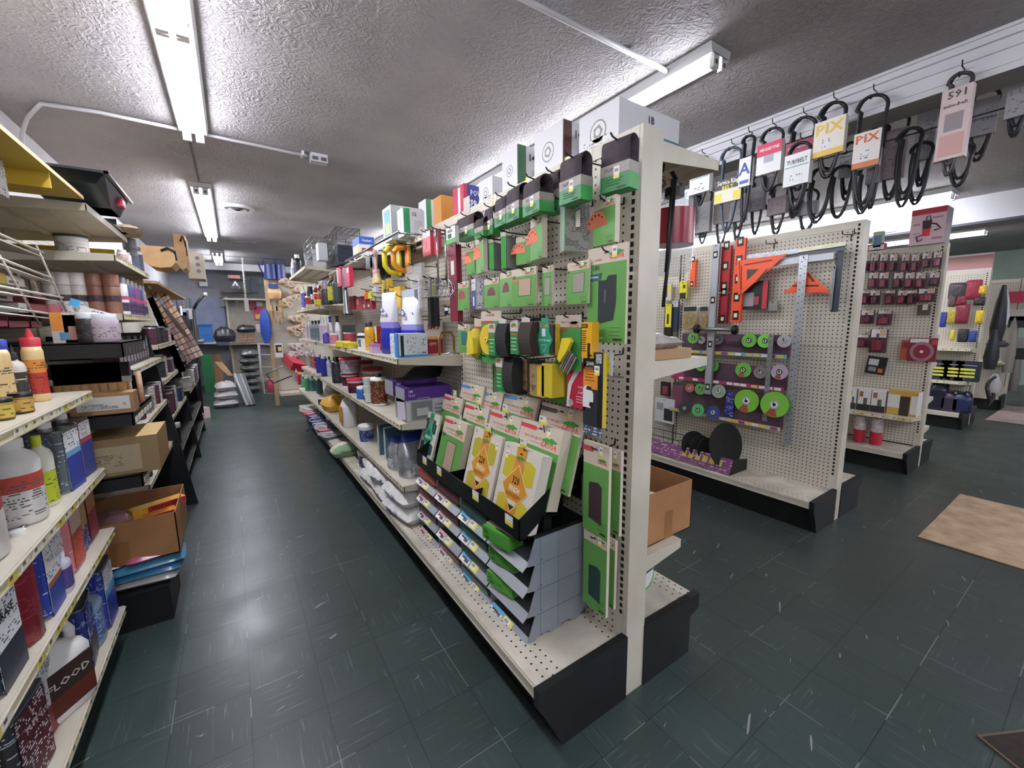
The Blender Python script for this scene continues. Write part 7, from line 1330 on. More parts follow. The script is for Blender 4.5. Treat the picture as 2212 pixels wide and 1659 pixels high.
b = nb(); b.loft([(.17, .17, 2.645, M_white_enamel), (.15, .15, 2.63, M_white_enamel), (.12, .12, 2.645, mt('#55565a')), (.09, .09, 2.635, M_white_enamel), (.06, .06, 2.645, mt('#55565a')), (.03, .03, 2.63, M_white_enamel)], 24, cap=False); b.loft([(.17, .17, 2.645, M_white_enamel), (.17, .17, 2.66, M_white_enamel)], 24); place(N_('ceiling_vent', b), 'round ceiling air vent beside the second fixture', 'vent', (.17, 5.75, 0))
b = nb(); b.box(.05, 8.0, 2.645, .45, 8.03, 2.66, mt('#6d6c6b')); place(N_('ceiling_strip', b), 'short dark strip on the far ceiling', 'strip', (0, 0, 0))
# ================================================================ left side of the aisle
LF = -.49
kids = [N_('pegboard_panel', nb().box(-1.035, -1.0+1.22*i, .1, -1.02, .2+1.22*i, 2.0, M_peg)) for i in range(8)]+[N_('upright', nb().box(-1.035, -1.02+1.22*i-.02, 0, -1.01, -1.0+1.22*i+.02, 2.0, M_enamel)) for i in range(9)]
def lsh(y0, y1, z, nose, dk=None, back=-1.02, rail=True, yellow=.6): n = mirror(shelf_node(nose-back, y1-y0, dk, rail, yellow=yellow)); return shift(n, (back, y0, z))
for z in (.53, .79, 1.11): kids.append(lsh(-.9, 2.29, z, LF))
bd = lsh(-.9, 2.29, .17, LF-.005); bd.name = 'base_deck'; kids += [bd, N_('kick_plate', nb().box(-.62, -.9, 0, -.60, 2.29, .135, M_kick))]
kids += [lsh(2.72, 3.62, 1.915, -.5, rail=False), lsh(2.86, 3.86, 1.715, -.45), lsh(2.86, 3.74, 1.425, -.45)]
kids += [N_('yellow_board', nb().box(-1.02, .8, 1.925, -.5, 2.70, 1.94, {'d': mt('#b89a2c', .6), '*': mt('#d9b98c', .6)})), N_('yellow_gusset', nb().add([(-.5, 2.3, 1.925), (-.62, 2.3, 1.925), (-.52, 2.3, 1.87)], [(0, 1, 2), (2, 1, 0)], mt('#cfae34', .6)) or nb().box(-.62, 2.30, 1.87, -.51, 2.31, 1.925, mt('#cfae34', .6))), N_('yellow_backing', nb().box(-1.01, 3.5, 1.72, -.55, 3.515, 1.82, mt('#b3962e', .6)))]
kids = [k for k in kids if k.mb is not None]
place(N_('wall_shelving', None, kids), 'long beige wall shelving along the left aisle, loaded with cans and glue', 'shelving', (0, 0, 0))
def lrow(z, specs, X=-.56):
    for s in specs:
        px, node, lab, cat = s[:4]; x = s[4] if len(s) > 4 and s[4] is not None else X; tw = s[5] if len(s) > 5 else 0; dy = s[6] if len(s) > 6 else None
        place(node, lab, cat, (x, dy if dy is not None else ycol(px, x, z+.1), z+.001), FR_+tw, s[7] if len(s) > 7 else None)
# base deck
BL, NV = '#2b3f9c', '#23307c'
lrow(.17, [(30, fcan(.17, .10, .23, '#5a1f2c', '#31323a', '#efefef', txt='TUNG', txc='#c9b0b4'), 'maroon labelled metal can with white cap, bottom left corner', 'can', -.58, -.1, 1.50), (75, fcan(.17, .10, .25, '#c9c9cf', '#2b3f9c', '#efefef', band=((.0, .35, '#8c2a38'),)), 'blue and white metal can with white cap behind the corner can', 'can', -.60, -.1, 1.63),
 (165, jug(.20, .13, .27, '#e3e1df', '#b8482a', '#3a2a26', '#5c2418', txt='FLOOD'), 'white jug with orange-red cap with a dark label on the lowest shelf', 'jug', -.57, -.6, 1.74), (200, fcan(.15, .10, .24, '#2c3a86', NV, '#d9d5cf', band=((.1, .45, '#3a2b34'),)), 'royal blue metal can with off-white cap behind the orange-capped jug', 'can', -.565, .1, 1.95),
 (225, bottle(.07, .05, .22, '#7f93b4', '#8c9ab0', '#4a68a4', ink='#c9d4e8'), 'slate blue plastic bottle between two metal cans on the lowest shelf', 'bottle', -.56, 0, 2.07), (250, fcan(.16, .10, .25, '#dfe2ea', BL, '#f2f2f2', band=((.0, .5, '#2b3f9c'), (.5, .62, '#5a9fd0'))), 'blue and white metal can at the far end of the lowest shelf', 'can', -.56, 0, 2.20),
 (120, fcan(.16, .10, .25, '#3c3f46', '#4a4d54', '#d9d9d9'), 'dark metal can in the back row behind the orange-capped jug', 'can', -.74, 0, 1.72), (150, fcan(.16, .10, .25, '#8c3a4a', '#31323a', '#e4e4e4'), 'wine red metal can in the back row of the lowest shelf', 'can', -.74, 0, 1.92), (180, fcan(.16, .10, .24, '#31406c', NV, '#e4e4e4'), 'navy metal can in the back row of the lowest shelf', 'can', -.74, 0, 2.12)])
# second shelf
lrow(.53, [(10, fcan(.16, .1, .24, '#e6e6ea', '#23263c', '#efefef', txt='ERASE', txc='#22242c', band=((0, .4, '#23263c'),)), 'white and navy lettered can on the second shelf up', 'can', -.555, 0, 1.40), (60, can(.07, .25, '#7a1524', '#e6e0de', None, ((.0, .98, '#7d1828'),), capr=.4, caph=.1, ink='#a3404c'), 'dark red round can with white cap on the second shelf up', 'can', -.57, 0, 1.56), (105, fcan(.13, .09, .24, '#dfe0e6', BL, '#f0f0f0', band=((0, .35, BL), (.35, .42, '#a0603a'))), 'white, brown and blue can next to the dark red can', 'can', -.55, 0, 1.70), (125, bottle(.028, .02, .13, '#c9c4d4', '#e9e9ee', '#5a4a8c'), 'small clear violet bottle at the edge of the second shelf up', 'bottle', -.515, 0, 1.80), (140, fcan(.13, .09, .23, '#e3e3e8', '#2d3f94', '#8c8f94', band=((.0, .3, '#33488c'),)), 'white and blue can behind the small violet bottle', 'can', -.58, 0, 1.86),
 (160, fcan(.13, .09, .24, '#d0523a', '#d9848c', '#a3a5a8', band=((.55, .9, '#c9b0a8'),)), 'red-orange and pink can, second shelf up', 'can', -.56, 0, 1.97), (180, fcan(.12, .09, .24, '#2b3a84', '#8a7a5c', '#6d6f74', band=((.4, .8, '#a38c5a'),)), 'navy can with a brown picture, second shelf up', 'can', -.57, 0, 2.08), (205, fcan(.13, .09, .24, '#8a2436', '#7a1f30', '#6d6f74', band=((.5, .8, '#a36a4a'),)), 'crimson can at the far end of the second shelf up', 'can', -.57, 0, 2.2),
 (60, fcan(.13, .09, .24, '#33353c', '#2b2d34', '#d9d9d9'), 'dark can in the back row of the second shelf up, nearest', 'can', -.75, 0, 1.75), (60, fcan(.13, .09, .24, '#8c2a38', '#2b2d34', '#d9d9d9'), 'red can in the back row of the second shelf up, farther', 'can', -.75, 0, 1.98)])
# third shelf
lrow(.79, [(12, bottle(.09, .08, .22, '#dcdad8', '#e9e9ea', '#a3283a', lz=(.55, .72), sh=.74, neck=.2, e=2), 'white bottle with a bright red dome shoulder at the left frame edge', 'bottle', -.60, 0, 1.52), (55, bottle(.065, .06, .25, '#dedcda', '#e6e6e6', '#d9d6d4', lz=(.1, .6), sh=.74, neck=.45, caph=.1, label2='#c24a3c', ink='#5c5a58'), 'big white round bottle with a red and orange label strip', 'bottle', -.575, .3, 1.78), (92, bottle(.035, .03, .23, '#dfe0d4', '#c9d43a', '#c2cf2e', lz=(.05, .5), ink='#5f6a2a'), 'white and lime green bottle right of the big white bottle', 'bottle', -.55, 0, 1.90),
 (130, fcan(.14, .10, .22, '#e6e8ee', '#5f6a72', '#e9e6e0', band=((0, .55, BL), (.55, .64, '#6aa8d4'))), 'white over blue can with off-white cap, front of the third shelf', 'can', -.56, -.1, 2.06), (165, fcan(.12, .10, .22, '#dcdce4', '#8a5a6c', '#e9e6e0', band=((0, .6, '#2f3f8c'), (.6, .68, '#b8404a'))), 'white, red and blue can behind the white over blue one', 'can', -.56, -.1, 2.22)]
 +[(10, can(.06, .2, '#26283a', '#d4d2ce', None, ((.1, .9, '#2a2d4a'),), capr=.5, caph=.12), 'dark can with a pale cap in the back of the third shelf, %s from the near end' % ORD[i], 'can', -.73, 0, 1.72+.16*i, 'dark cans at the back of the third shelf') for i in range(4)])
# fourth shelf: wood glue
AM = '#e3c48c'
def glue(c, h=.215, body=AM): return bottle(.034, .026, h, body, c, '#b8382c' if c == '#c2303c' else body, lz=(.12, .66), sh=.8, neck=.62, caph=.13, spout=True, label2='#d98a3a' if c == '#c2303c' else None, e=2.6, emblem=('TITEBOND', '#e9e0d8') if c == '#c2303c' else None)
lrow(1.11, [(96, glue('#c2303c'), 'amber wood glue bottle with red cap and label', 'bottle', -.57, .35, 2.07), (62, bottle(.028, .024, .17, '#d9d5ce', '#26282a', '#3a3b3a', ink='#d9c9a0', spout=True), 'small white bottle with black label left of the red-capped glue', 'bottle', -.60, 0, 2.02), (42, glue('#2a3f9c'), 'amber glue bottle with blue cap, nearer one', 'bottle', -.59, .2, 1.88), (12, glue('#2a3f9c'), 'amber glue bottle with blue cap, cut by the left frame edge', 'bottle', -.64, .2, 1.90), (40, glue('#3a8a8c'), 'amber glue bottle with teal cap behind the blue-capped one', 'bottle', -.69, .2, 2.0),
 (30, can(.024, .06, '#3a2a20', None, '#1c1a19', ((.1, .9, '#c9a04a'),)), 'tiny dark jar with black lid, right of two', 'jar', -.535, 0, 1.80), (5, can(.024, .06, '#5a4020', None, '#1c1a19', ((.1, .9, '#c9b04a'),)), 'tiny dark jar with black lid, left of two', 'jar', -.545, 0, 1.70), (50, bottle(.02, .02, .21, '#c9ced4', '#b9c4cc', '#c2c8ce', spout=True), 'slim clear nozzle bottle at the back of the glue shelf', 'bottle', -.78, 0, 2.15), (4, bottle(.02, .02, .22, '#c9ced4', '#b9c4cc', '#c2c8ce', spout=True), 'slim clear nozzle bottle at the back, far left', 'bottle', -.78, 0, 1.95)])
# white wire rack with trays and red bins
RXp = -.64
def rk(px, py, dx=0): p = at(px, py, 'x', RXp); p.x += dx; return p
Wt = mt('#d9d2c6', .35, .3); rk_k = []
for nm, a, c in (('post', (78, 530), (152, 692)), ('post', (-20, 520), (85, 700))): rk_k.append(N_(nm, nb().tube([rk(*a), rk(*c)], .004, Wt, 6)))
for a, c in (((-60, 480), (92, 546)), ((-60, 536), (112, 601)), ((-60, 608), (136, 643)), ((-60, 655), (152, 684))):
    b = nb(); A_, B_ = rk(*a), rk(*c); b.tube([A_, B_], .005, Wt, 6); b.tube([A_+Vector((0, 0, -.02)), B_+Vector((0, 0, -.02))], .003, Wt, 5); n_ = Vector((-.22, 0, .02)); b.add([A_-Vector((0, 0, .02)), B_-Vector((0, 0, .02)), B_+n_, A_+n_], [(0, 1, 2, 3), (3, 2, 1, 0)], mt('#b3aca0', .5)); rk_k.append(N_('tray', b))
place(N_('wire_rack', None, rk_k), 'tilted cream wire rack of small boxes at the left frame edge', 'rack', (0, 0, 0))
RD = mt('#b5606c', .5)
for i, (x0, x1, y0, y1) in enumerate(((104, 138, 644, 676), (139, 176, 644, 680), (28, 62, 682, 706), (64, 104, 682, 708), (106, 128, 684, 708))):
    c = rk((x0+x1)/2, y1, -.05); w = abs(rk(x1, y1).y-rk(x0, y1).y); h = rk(x0, y0).z-rk(x0, y1).z; b = nb(); b.box(-w/2, 0, 0, w/2, .003, h*.6, RD); b.box(-w/2, .09, 0, w/2, .093, h, RD); b.box(-w/2, 0, 0, -w/2+.003, .09, h, RD); b.box(w/2-.003, 0, 0, w/2, .09, h, RD); b.box(-w/2, 0, 0, w/2, .09, .003, RD)
    place(N_('storage_bin', b), 'open dusty red bin in the cream wire rack, %s' % ['upper left', 'upper right', 'lower left', 'lower middle', 'lower right'][i], 'bin', c, FR_)
for i, (x0, x1, y0, y1, c) in enumerate(((15, 50, 588, 612, '#c9b04a'), (52, 86, 600, 618, '#d9d6d0'), (12, 30, 628, 655, '#e3e0da'), (33, 62, 630, 650, '#d0ccc6'), (75, 92, 655, 675, '#e6e3de'), (60, 76, 585, 600, '#cdc8c2'))):
    c0 = rk((x0+x1)/2, y1, -.04); w = abs(rk(x1, y1).y-rk(x0, y1).y); h = rk(x0, y0).z-rk(x0, y1).z; place(carton(w, .07, h, c, c, c, blocks=(('f', .1, .2, .6, .5, '#4a4846'),)), ['mustard box', 'long white box', 'white lettered box', 'pale grey box', 'small white box', 'faded box'][i]+' in the cream wire rack', 'box', c0, FR_)
b = nb(); b.box(0, 0, 0, .003, .09, .16, printed('#c9c6c8', '#55545a', .010)); place(N_('hanging_leaflet', b), 'pale printed sheet with barcode hanging at the top left corner', 'paper', at(10, 425, 'x', -.60)+Vector((0, -.06, 0)), 0)
# things on and under the high shelves
b = nb(); K = mt('#20282c', .35); vs = [(-.15, -.28, .09), (.15, -.28, .09), (.15, .26, .10), (-.15, .26, .10), (-.11, -.24, .05), (.11, -.24, .05), (.11, .02, .0), (-.11, .02, .0), (.11, .22, .0), (-.11, .22, .0)]
b.add(vs, [(0, 1, 5, 4), (1, 2, 8, 6, 5), (3, 0, 4, 7, 9), (2, 3, 9, 8), (4, 5, 6, 7), (7, 6, 8, 9)], K); b.add(vs, [(4, 5, 1, 0), (5, 6, 8, 2, 1), (9, 7, 4, 0, 3), (8, 9, 3, 2), (7, 6, 5, 4), (9, 8, 6, 7)], K); b.box(-.165, -.295, .088, -.15, .275, .098, K); b.box(.15, -.295, .088, .165, .275, .098, K); b.box(-.165, -.295, .088, .165, -.28, .098, K); b.box(-.165, .26, .094, .165, .275, .104, K)
k = nb(); k.box(.118, .06, .03, .15, .14, .07, mt('#c23a5a')); k.box(.12, .08, .04, .152, .13, .06, mt('#e6dfe0'))
place(N_('paint_tray', None, [N_('tray_body', b), N_('sticker', k)]), 'dark plastic roller tray on the top left shelf', 'paint tray', (-.56, 2.92, 1.945), 0)
place(N_('paint_tray', nb().box(-.12, -.15, 0, .12, .15, .03, M_chrome)), 'small shiny metal tray beyond the dark roller tray', 'paint tray', (-.60, 3.38, 1.92), 0)
b = nb(); b.pillow(.18, .3, .05, mottled('dusty_straw', '#b39a7c', '#8f7a60', 20, .8), seed=4); place(N_('straw_bundle', b), 'dusty straw-coloured bundle at the far end of the top left shelf', 'bundle', (-.50, 3.55, 1.92), 0)
place(can(.06, .09, '#e4e2de', None, '#5c5c5c', ((.1, .6, '#d6d2cc'),)), 'white tub with dark rim on the upper cross shelf', 'tub', (-.62, 2.98, 1.716), FR_)
lrow(1.716, [(262, can(.025, .09, '#e0dcd8', '#b8b4b0', None, ((.1, .9, '#c9a0a0'),)), 'small white and pink can on the upper cross shelf', 'can', -.5), (270, can(.025, .09, '#e0dcd8', '#b8b4b0', None, ((.1, .9, '#d9d4cc'),)), 'small white can right of the pink one, upper cross shelf', 'can', -.5), (283, can(.035, .2, '#6a6e78', '#7c7f84', None, ((.1, .7, '#4a4f66'),), capr=1, caph=.3), 'tall can with a grey cap on the upper cross shelf', 'can', -.5), (296, can(.03, .17, '#c9c9cc', '#55555c', None, ((.1, .9, '#3f4460'),)), 'dark labelled can at the far end of the upper cross shelf', 'can', -.49)])
SC = [('#b9b4ae', '#a8a39c', 'grey-capped'), ('#cfcac4', '#b4ada6', 'pale grey'), ('#d4d0ca', '#c0b9b0', 'white'), ('#8c5f4c', '#7a4f3e', 'brown'), ('#8a5c4a', '#86604e', 'copper brown')]
for i, (px, (cb, cc, nm)) in enumerate(zip((112, 143, 172, 208, 243), SC)): place(can(.033, .20, cc, cb, None, ((.05, .45, cb), (.45, .68, '#3a2a2e')), capr=1, caph=.3), nm+' spray paint can in the row on the middle cross shelf, %s from the left' % ORD[i], 'spray can', (xcol(px, 2.98, 1.52), 2.98, 1.426), 0)
for i, (px, c, nm) in enumerate(((263, '#e4e2e0', 'white'), (272, '#4f4a78', 'violet-blue'), (281, '#5a3f7c', 'purple'), (290, '#7c3f6c', 'plum'), (299, '#3f4470', 'navy'), (306, '#8c8a90', 'grey'))): lrow(1.426, [(px, can(.028, .20, c, '#8a8890', None, ((.1, .4, '#3a2f4a'), (.5, .62, '#c24a6c'))), nm+' spray can along the edge of the middle cross shelf', 'spray can', -.49)])
b = nb(); b.box(-.02, 0, 0, 0, .02, .22, M_wood); place(N_('board', nb().box(-.56, 3.76, 1.43, -.47, 3.78, 1.68, M_wood)), 'upright particle board at the far end of the spray cans', 'board', (0, 0, 0))
# black tray unit reaching into the aisle
kids = []
for z, h in ((1.295, .06), (1.0, .055), (.73, .055)):
    b = nb(); b.box(-.98, 2.31, z-.005, -.38, 2.80, z, M_black); b.box(-.98, 2.31, z-h, -.38, 2.315, z, M_black); b.box(-.385, 2.31, z-h, -.38, 2.80, z, M_black); r = nb(); [r.box(-.38, y, z-h+.006, -.378, y+.05, z-.024, mt('#e3ded2' if z < 1.2 else '#3a3a3c')) for y in (2.34, 2.41, 2.48, 2.56, 2.64, 2.72)]; kids.append(N_('tray', b, [N_('price_rail', r)]))
kids.append(N_('back_panel', nb().box(-.99, 2.31, .1, -.985, 2.82, 1.3, M_black))); place(N_('tray_rack', None, kids), 'black steel tray rack sticking out beside the wood glue shelf', 'rack', (0, 0, 0))
def pan(y, xf, z1, xt): return N_('end_panel', nb().prism([(-1.0, 0), (xf, 0), (xf-.005, .03), (xt, z1), (-1.0, z1)], y, y+.02, M_kick))
kids = [pan(3.88, -.34, 1.30, -.50), pan(5.28, -.385, 1.30, -.50), pan(6.6, -.40, 1.2, -.5)]+[lsh(2.85, 3.87, z, -.445, None, -1.0, yellow=.35) for z in (1.14, .835, .52)]+[lsh(3.91, 5.27, z, -.45, None, -1.0, yellow=.3) for z in (1.225, .965, .66)]+[lsh(3.91, 5.27, z, -.42, M_kick, -1.0, yellow=.2) for z in (.40, .16)]+[lsh(5.31, 6.59, z, -.42, M_kick, -1.0, yellow=.3) for z in (1.0, .7, .4, .15)]
place(N_('black_shelving', None, kids), 'black end-panelled shelving with sloping sides farther down the left aisle', 'shelving', (0, 0, 0))
# goods in the trays
T1 = [(140, carton(.07, .05, .12, '#c9c4be', '#b8b2aa', '#cfc9c0', blocks=(('f', 0, .4, .5, 1, '#d98a3a'), ('f', .3, .1, .7, .35, '#5a8ab0'))), 'small grey box with an orange picture in the top black tray'), (163, carton(.06, .06, .11, '#d9d4d0', '#c9c4be', blocks=(('f', .2, .1, .8, .6, '#b0806a'),)), 'small milk-carton shaped box in the top black tray'), (193, can(.036, .12, '#3a3438', '#d4d6d8', None, ((.3, .8, '#2f2a2e'),), capr=.95, caph=.2), 'dark jar with white lid in the top black tray'), (228, can(.046, .115, '#b8a8b4', '#d4dadc', None, ((.2, .7, '#c0b0bc'),), capr=.9, caph=.2), 'wide lilac jar with white lid in the top black tray')]
for px, nd_, lab in T1: place(nd_, lab, 'jar' if 'jar' in lab[:12] else 'box', (xcol(px, 2.38, 1.33), 2.38, 1.297), 0)
for i, (y, c) in enumerate(((2.5, '#d9a4ac'), (2.6, '#e3e3e6'), (2.7, '#d9b8bc'))): place(carton(.07, .07, .055, c, c, c), ['pink', 'white', 'pale rose'][i]+' small box at the aisle edge of the top black tray', 'box', (-.45, y, 1.297), FR_)
b = nb(); b.box(-.055, 0, 0, .055, .003, .045, mt('#dcdcdc')); b.text('OLD', .014, 0, .026, 0, mt('#33343a')); b.text('MASTERS', .011, 0, .008, 0, mt('#33343a')); b.box(-.09, .0, .035, -.06, .002, .065, mt('#4a9fd4')); place(N_('lettered_card', b), 'tilted white lettered card over the jars in the top black tray', 'card', (xcol(205, 2.42, 1.4), 2.42, 1.385), 0).rotation_euler = (0, .35, 0)
BRH = mottled('black_bristle', '#131214', '#1e1c1e', 90, .95, .5)
for i in range(8):
    x = xcol(118+i*20, 2.40, 1.13); b = nb(); b.box(-.034, -.015, .07, .034, .015, .13, BRH); k = nb(); k.box(-.034, -.012, .045, .034, .012, .07, M_steel); h = nb(); h.loft([(.007, .006, -.075, M_wood), (.012, .008, -.02, M_wood), (.022, .011, .045, M_wood)], 8)
    place(N_('paint_brush', None, [N_('bristles', b), N_('ferrule', k), N_('handle', h)]), 'black-bristled paint brush standing upside down in the black rack, %s from the left' % ORD[i], 'brush', (x, 2.43, 1.078), 0, 'black-bristled brushes')
for i, (dx, tw) in enumerate(((0, .3), (.03, -.2), (.06, -.5))): place(N_('wooden_stick', nb().tube([(0, 0, 0), (.02*tw, .01, .14)], .011, mottled('pale_wood', '#c9a98a', '#b08f70', 30, .6), 8)), 'pale wooden handle leaning over the red edge of the middle tray, %s of three' % ORD[i], 'handle', (-.44+dx, 2.45+.05*i, 1.012), tw)
place(N_('red_tray_mat', nb().box(-.50, 2.4, 1.001, -.385, 2.6, 1.012, mt('#8c2430', .5))), 'crimson tray under the pale wooden handles', 'tray', (0, 0, 0))
c = carton(.25, .1, .085, '#9a7650', '#8a6a46', '#a98459', blocks=(('f', .3, .2, .95, .85, '#d0cdc8'), ('f', .36, .25, .9, .5, printed('#d0cdc8', '#33343a', .005, .6)))); place(c, 'cardboard box with a barcode label in the middle black tray', 'box', (xcol(205, 2.36, 1.05), 2.33, 1.001), 0)
place(carton(.24, .3, .16, '#8a7350', '#93714a', '#b99a62', blocks=(('f', .05, .1, .75, .8, '#a39478'), ('f', .1, .25, .5, .6, printed('#a39478', '#4a4234', .006)))), 'worn cardboard box in the lowest black tray', 'box', (xcol(265, 2.34, .8), 2.34, .731), 0)
b = nb(); r = random.Random(2); 
for i in range(9): b.add([(0, .03*i, 0), (0, .03*i+.032, 0), (.015, .03*i+.032, .13+r.random()*.03), (.015, .03*i, .13+r.random()*.03)], [(0, 1, 2, 3), (3, 2, 1, 0)], mottled('torn_cardboard', '#c9a86a', '#e0d4bc', 25, .9))
place(N_('torn_flap', b), 'torn yellowish cardboard flap along the lowest black tray', 'cardboard', (-.372, 2.38, .731), 0)
place(opencarton(.40, .42, .20), 'large open cardboard box of drop cloths low in the left aisle', 'box', (-.50, 2.40, .30), 0)
for i, (dx, dz, rz, c) in enumerate(((0, .11, .35, '#d98a2e'), (.03, .14, .5, '#e0a03a'), (-.06, .09, .2, '#c96a5a'))):
    b = nb(); b.box(-.11, -.03, 0, .11, .03, .03, mt(c, .3)); b.box(-.05, -.031, .002, .11, -.03, .028, mt('#a32a3a', .4)); b.text('DROP CLOTH', .016, .02, .008, -.031, mt('#2b1a14'), sx=.8); b.box(-.1, -.03, .03, -.02, .03, .031, mt('#e0c43a')); place(N_('drop_cloth_pack', b), 'orange drop cloth pack in the open box, %s' % ['front one', 'upper one', 'reddish one'][i], 'drop cloth', (-.42+dx, 2.55+.07*i, .32+dz), rz)
b = nb(); b.pillow(.3, .25, .10, mottled('pink_film', '#b88a8c', '#9a7476', 15, .25, .5), seed=8); place(N_('cloth_bundle', b), 'dusty pink wrapped cloths at the back of the open box', 'drop cloth', (-.57, 2.6, .38), 0)
place(carton(.30, .3, .17, '#0f1012', '#0f1012', '#141518'), 'black box on the floor at the end of the left shelves', 'box', (-.50, 2.36, 0), 0)
for i, (c, nm, z, dx) in enumerate((('#a9a6a4', 'silver-grey', .172, 0), ('#386d94', 'blue', .205, .01), ('#437c9f', 'upper blue', .24, .02), ('#c0607c', 'pink', .285, .03), ('#1b1c20', 'black', .275, -.10))):
    b = nb(); b.pillow(.30 if i < 3 else .17, .22, .05, mottled('film'+c, c, c, 12, .2, .4), seed=i+20, e=5, wr=.05); place(N_('wrapped_cloth', b), nm+' plastic-wrapped pack in the pile below the drop cloths', 'wrapped pack', (-.46+dx, 2.50, z), .1*i-.1)
# small cans and boxes along the farther shelves
_q = random.Random(9); cols = [('#d9d5d0', 'white'), ('#5a2a3c', 'wine'), ('#2b2a33', 'black'), ('#8c8a88', 'grey'), ('#4a3040', 'plum'), ('#c9c2bc', 'cream'), ('#33406c', 'navy')]
for z, y0, y1, X, st, hh_, nmz in ((1.14, 2.9, 3.8, -.49, .085, .12, 'upper of the near rails'), (.835, 2.9, 3.8, -.49, .09, .13, 'middle of the near rails'), (.52, 2.9, 3.8, -.49, .10, .16, 'lowest of the near rails'), (1.225, 3.96, 5.2, -.50, .09, .13, 'top shelf between the black panels'), (.965, 3.96, 5.2, -.50, .10, .15, 'second shelf between the black panels'), (.66, 3.96, 5.2, -.50, .13, .18, 'third shelf between the black panels'), (1.0, 5.35, 6.5, -.48, .16, .16, 'far black shelving'), (.7, 5.35, 6.5, -.48, .2, .18, 'far black shelving, second level')):
    i = 0; y = y0
    while y < y1 and i < 16:
        c, nm = _q.choice(cols); hh2 = hh_*_q.uniform(.75, 1.1)
        node = can(st*.42, hh2, c, None, '#a9a9ac' if nm != 'black' else '#2a2a2c', ((.15, .85, c),), n=12) if _q.random() < .6 else carton(st*.85, .08, hh2, c, c, c, blocks=(('f', .1, .2, .9, .7, '#c9c4c0' if nm not in ('white', 'cream') else '#7a4a58'),))
        if z > 1.13 and z < 1.15: node = carton(st*.9, .1, .13+.03*(i % 2), '#2e2328', '#2e2328', '#3a2d33', blocks=(('f', .1, .15, .9, .45, '#8c8488'), ('f', .15, .55, .4, .9, '#c9c9cf'), ('f', .5, .55, .8, .9, '#4a5a8c')))
        place(node, '%s %s on the %s, %s from the near end' % (nm if z != 1.14 else 'dark', 'can' if node.kids and node.kids[0].name == 'body' else 'box', nmz, ORD[i]), 'can' if node.kids and node.kids[0].name == 'body' else 'box', (X, y, z+.001), FR_, 'cans and boxes of the left aisle'); y += st*1.08; i += 1
b = nb(); b.loft([(.03, .03, .0, mt('#2b2622', .4)), (.03, .03, .13, mt('#2b2622', .4)), (.034, .034, .13, M_white), (.034, .034, .17, M_white)], 12); place(N_('bottle', b), 'dark bottle with a white cap near the lower black panel', 'bottle', (-.46, 4.3, .402), 0)
# slanting strip of colour chips, wood pieces
P = [at(322, 628, 'y', 4.95), at(345, 606, 'y', 5.15), at(440, 768, 'y', 5.15), at(402, 782, 'y', 4.95)]; ch = nb(); bk_ = nb(); n1, n2 = 13, 4; rr_ = random.Random(4)
bk_.add([P[0], P[1], P[2], P[3]]+[p+Vector((0, .02, 0)) for p in P], [(0, 1, 2, 3), (3, 2, 1, 0), (0, 4, 5, 1), (2, 6, 7, 3), (1, 5, 6, 2), (3, 7, 4, 0)], mt('#4a3a30', .6))
for i in range(n1):
    for j in range(n2):
        def Q(u, v): return (P[0]*(1-v)+P[1]*v)*(1-u)+(P[3]*(1-v)+P[2]*v)*u+Vector((.004, -.006, 0))
        u0, u1, v0, v1 = (i+.06)/n1, (i+.9)/n1, (j+.05)/n2, (j+.93)/n2; f = i/n1; c = mt(rr_.choice(['#d9a878', '#e0b48c', '#c98a5c', '#9aa0c0'] if f < .4 else ['#c9a89a', '#b8988c', '#a88a88', '#d4bcb0', '#97706a']), .5); q = [Q(u0, v0), Q(u0, v1), Q(u1, v1), Q(u1, v0)]; ch.add(q, [(0, 1, 2, 3), (3, 2, 1, 0)], c)
place(N_('colour_chip_rack', None, [N_('backing_board', bk_), N_('colour_chips', ch)]), 'slanting rack of orange and brown colour chip cards in the left aisle', 'rack', (0, 0, 0))
P = [at(*p, 'y', 4.85) for p in ((318, 645), (330, 640), (402, 800), (385, 805))]; b = nb(); b.add(P+[p+Vector((0, .02, 0)) for p in P], [(0, 1, 2, 3), (3, 2, 1, 0), (0, 4, 5, 1), (2, 6, 7, 3)], mottled('pale_pink_slats', '#cf9a98', '#d9c0a8', 30, .6)); place(N_('sample_board', b), 'narrow pinkish board of samples leaning left of the chip rack', 'board', (0, 0, 0))
def tancase(x0, x1, y0, y1, Y, lab, c='#c9a272', c2='#b48c5c', grey=False):
    A_, B_ = at(x0, (y0+y1)/2, 'y', Y), at(x1, (y0+y1)/2, 'y', Y); t_, d_ = at((x0+x1)/2, y0, 'y', Y), at((x0+x1)/2, y1, 'y', Y); w = B_.x-A_.x; h = t_.z-d_.z; m_ = mottled('tan_case'+c, c, c2, 8, .6)
    b = nb(); P_ = [(-w/2, h*.35), (-w*.3, h*.08), (0, 0), (w*.35, h*.06), (w/2, h*.3), (w/2, h), (-w/2, h)] if not grey else [(-w/2, 0), (w/2, 0), (w/2, h), (-w/2, h)]; b.prism(P_, 0, .35, m_); k = nb(); k.tube([(w*.1, -.004, h*.8), (w*.3, -.01, h*.95), (w*.51, -.002, h*.8), (w*.51, .02, h*.4)], .008, M_black, 5) if not grey else [k.disc(.02, -.002, w*.15, h*z, mt('#6a645c'), 12, .001) for z in (.3, .55, .8)]
    place(N_('wooden_case' if not grey else 'carton', None, [N_('case_body', b), N_('strap' if not grey else 'printed_marks', k)]), lab, 'case' if not grey else 'box', ((A_.x+B_.x)/2, Y, d_.z), 0)
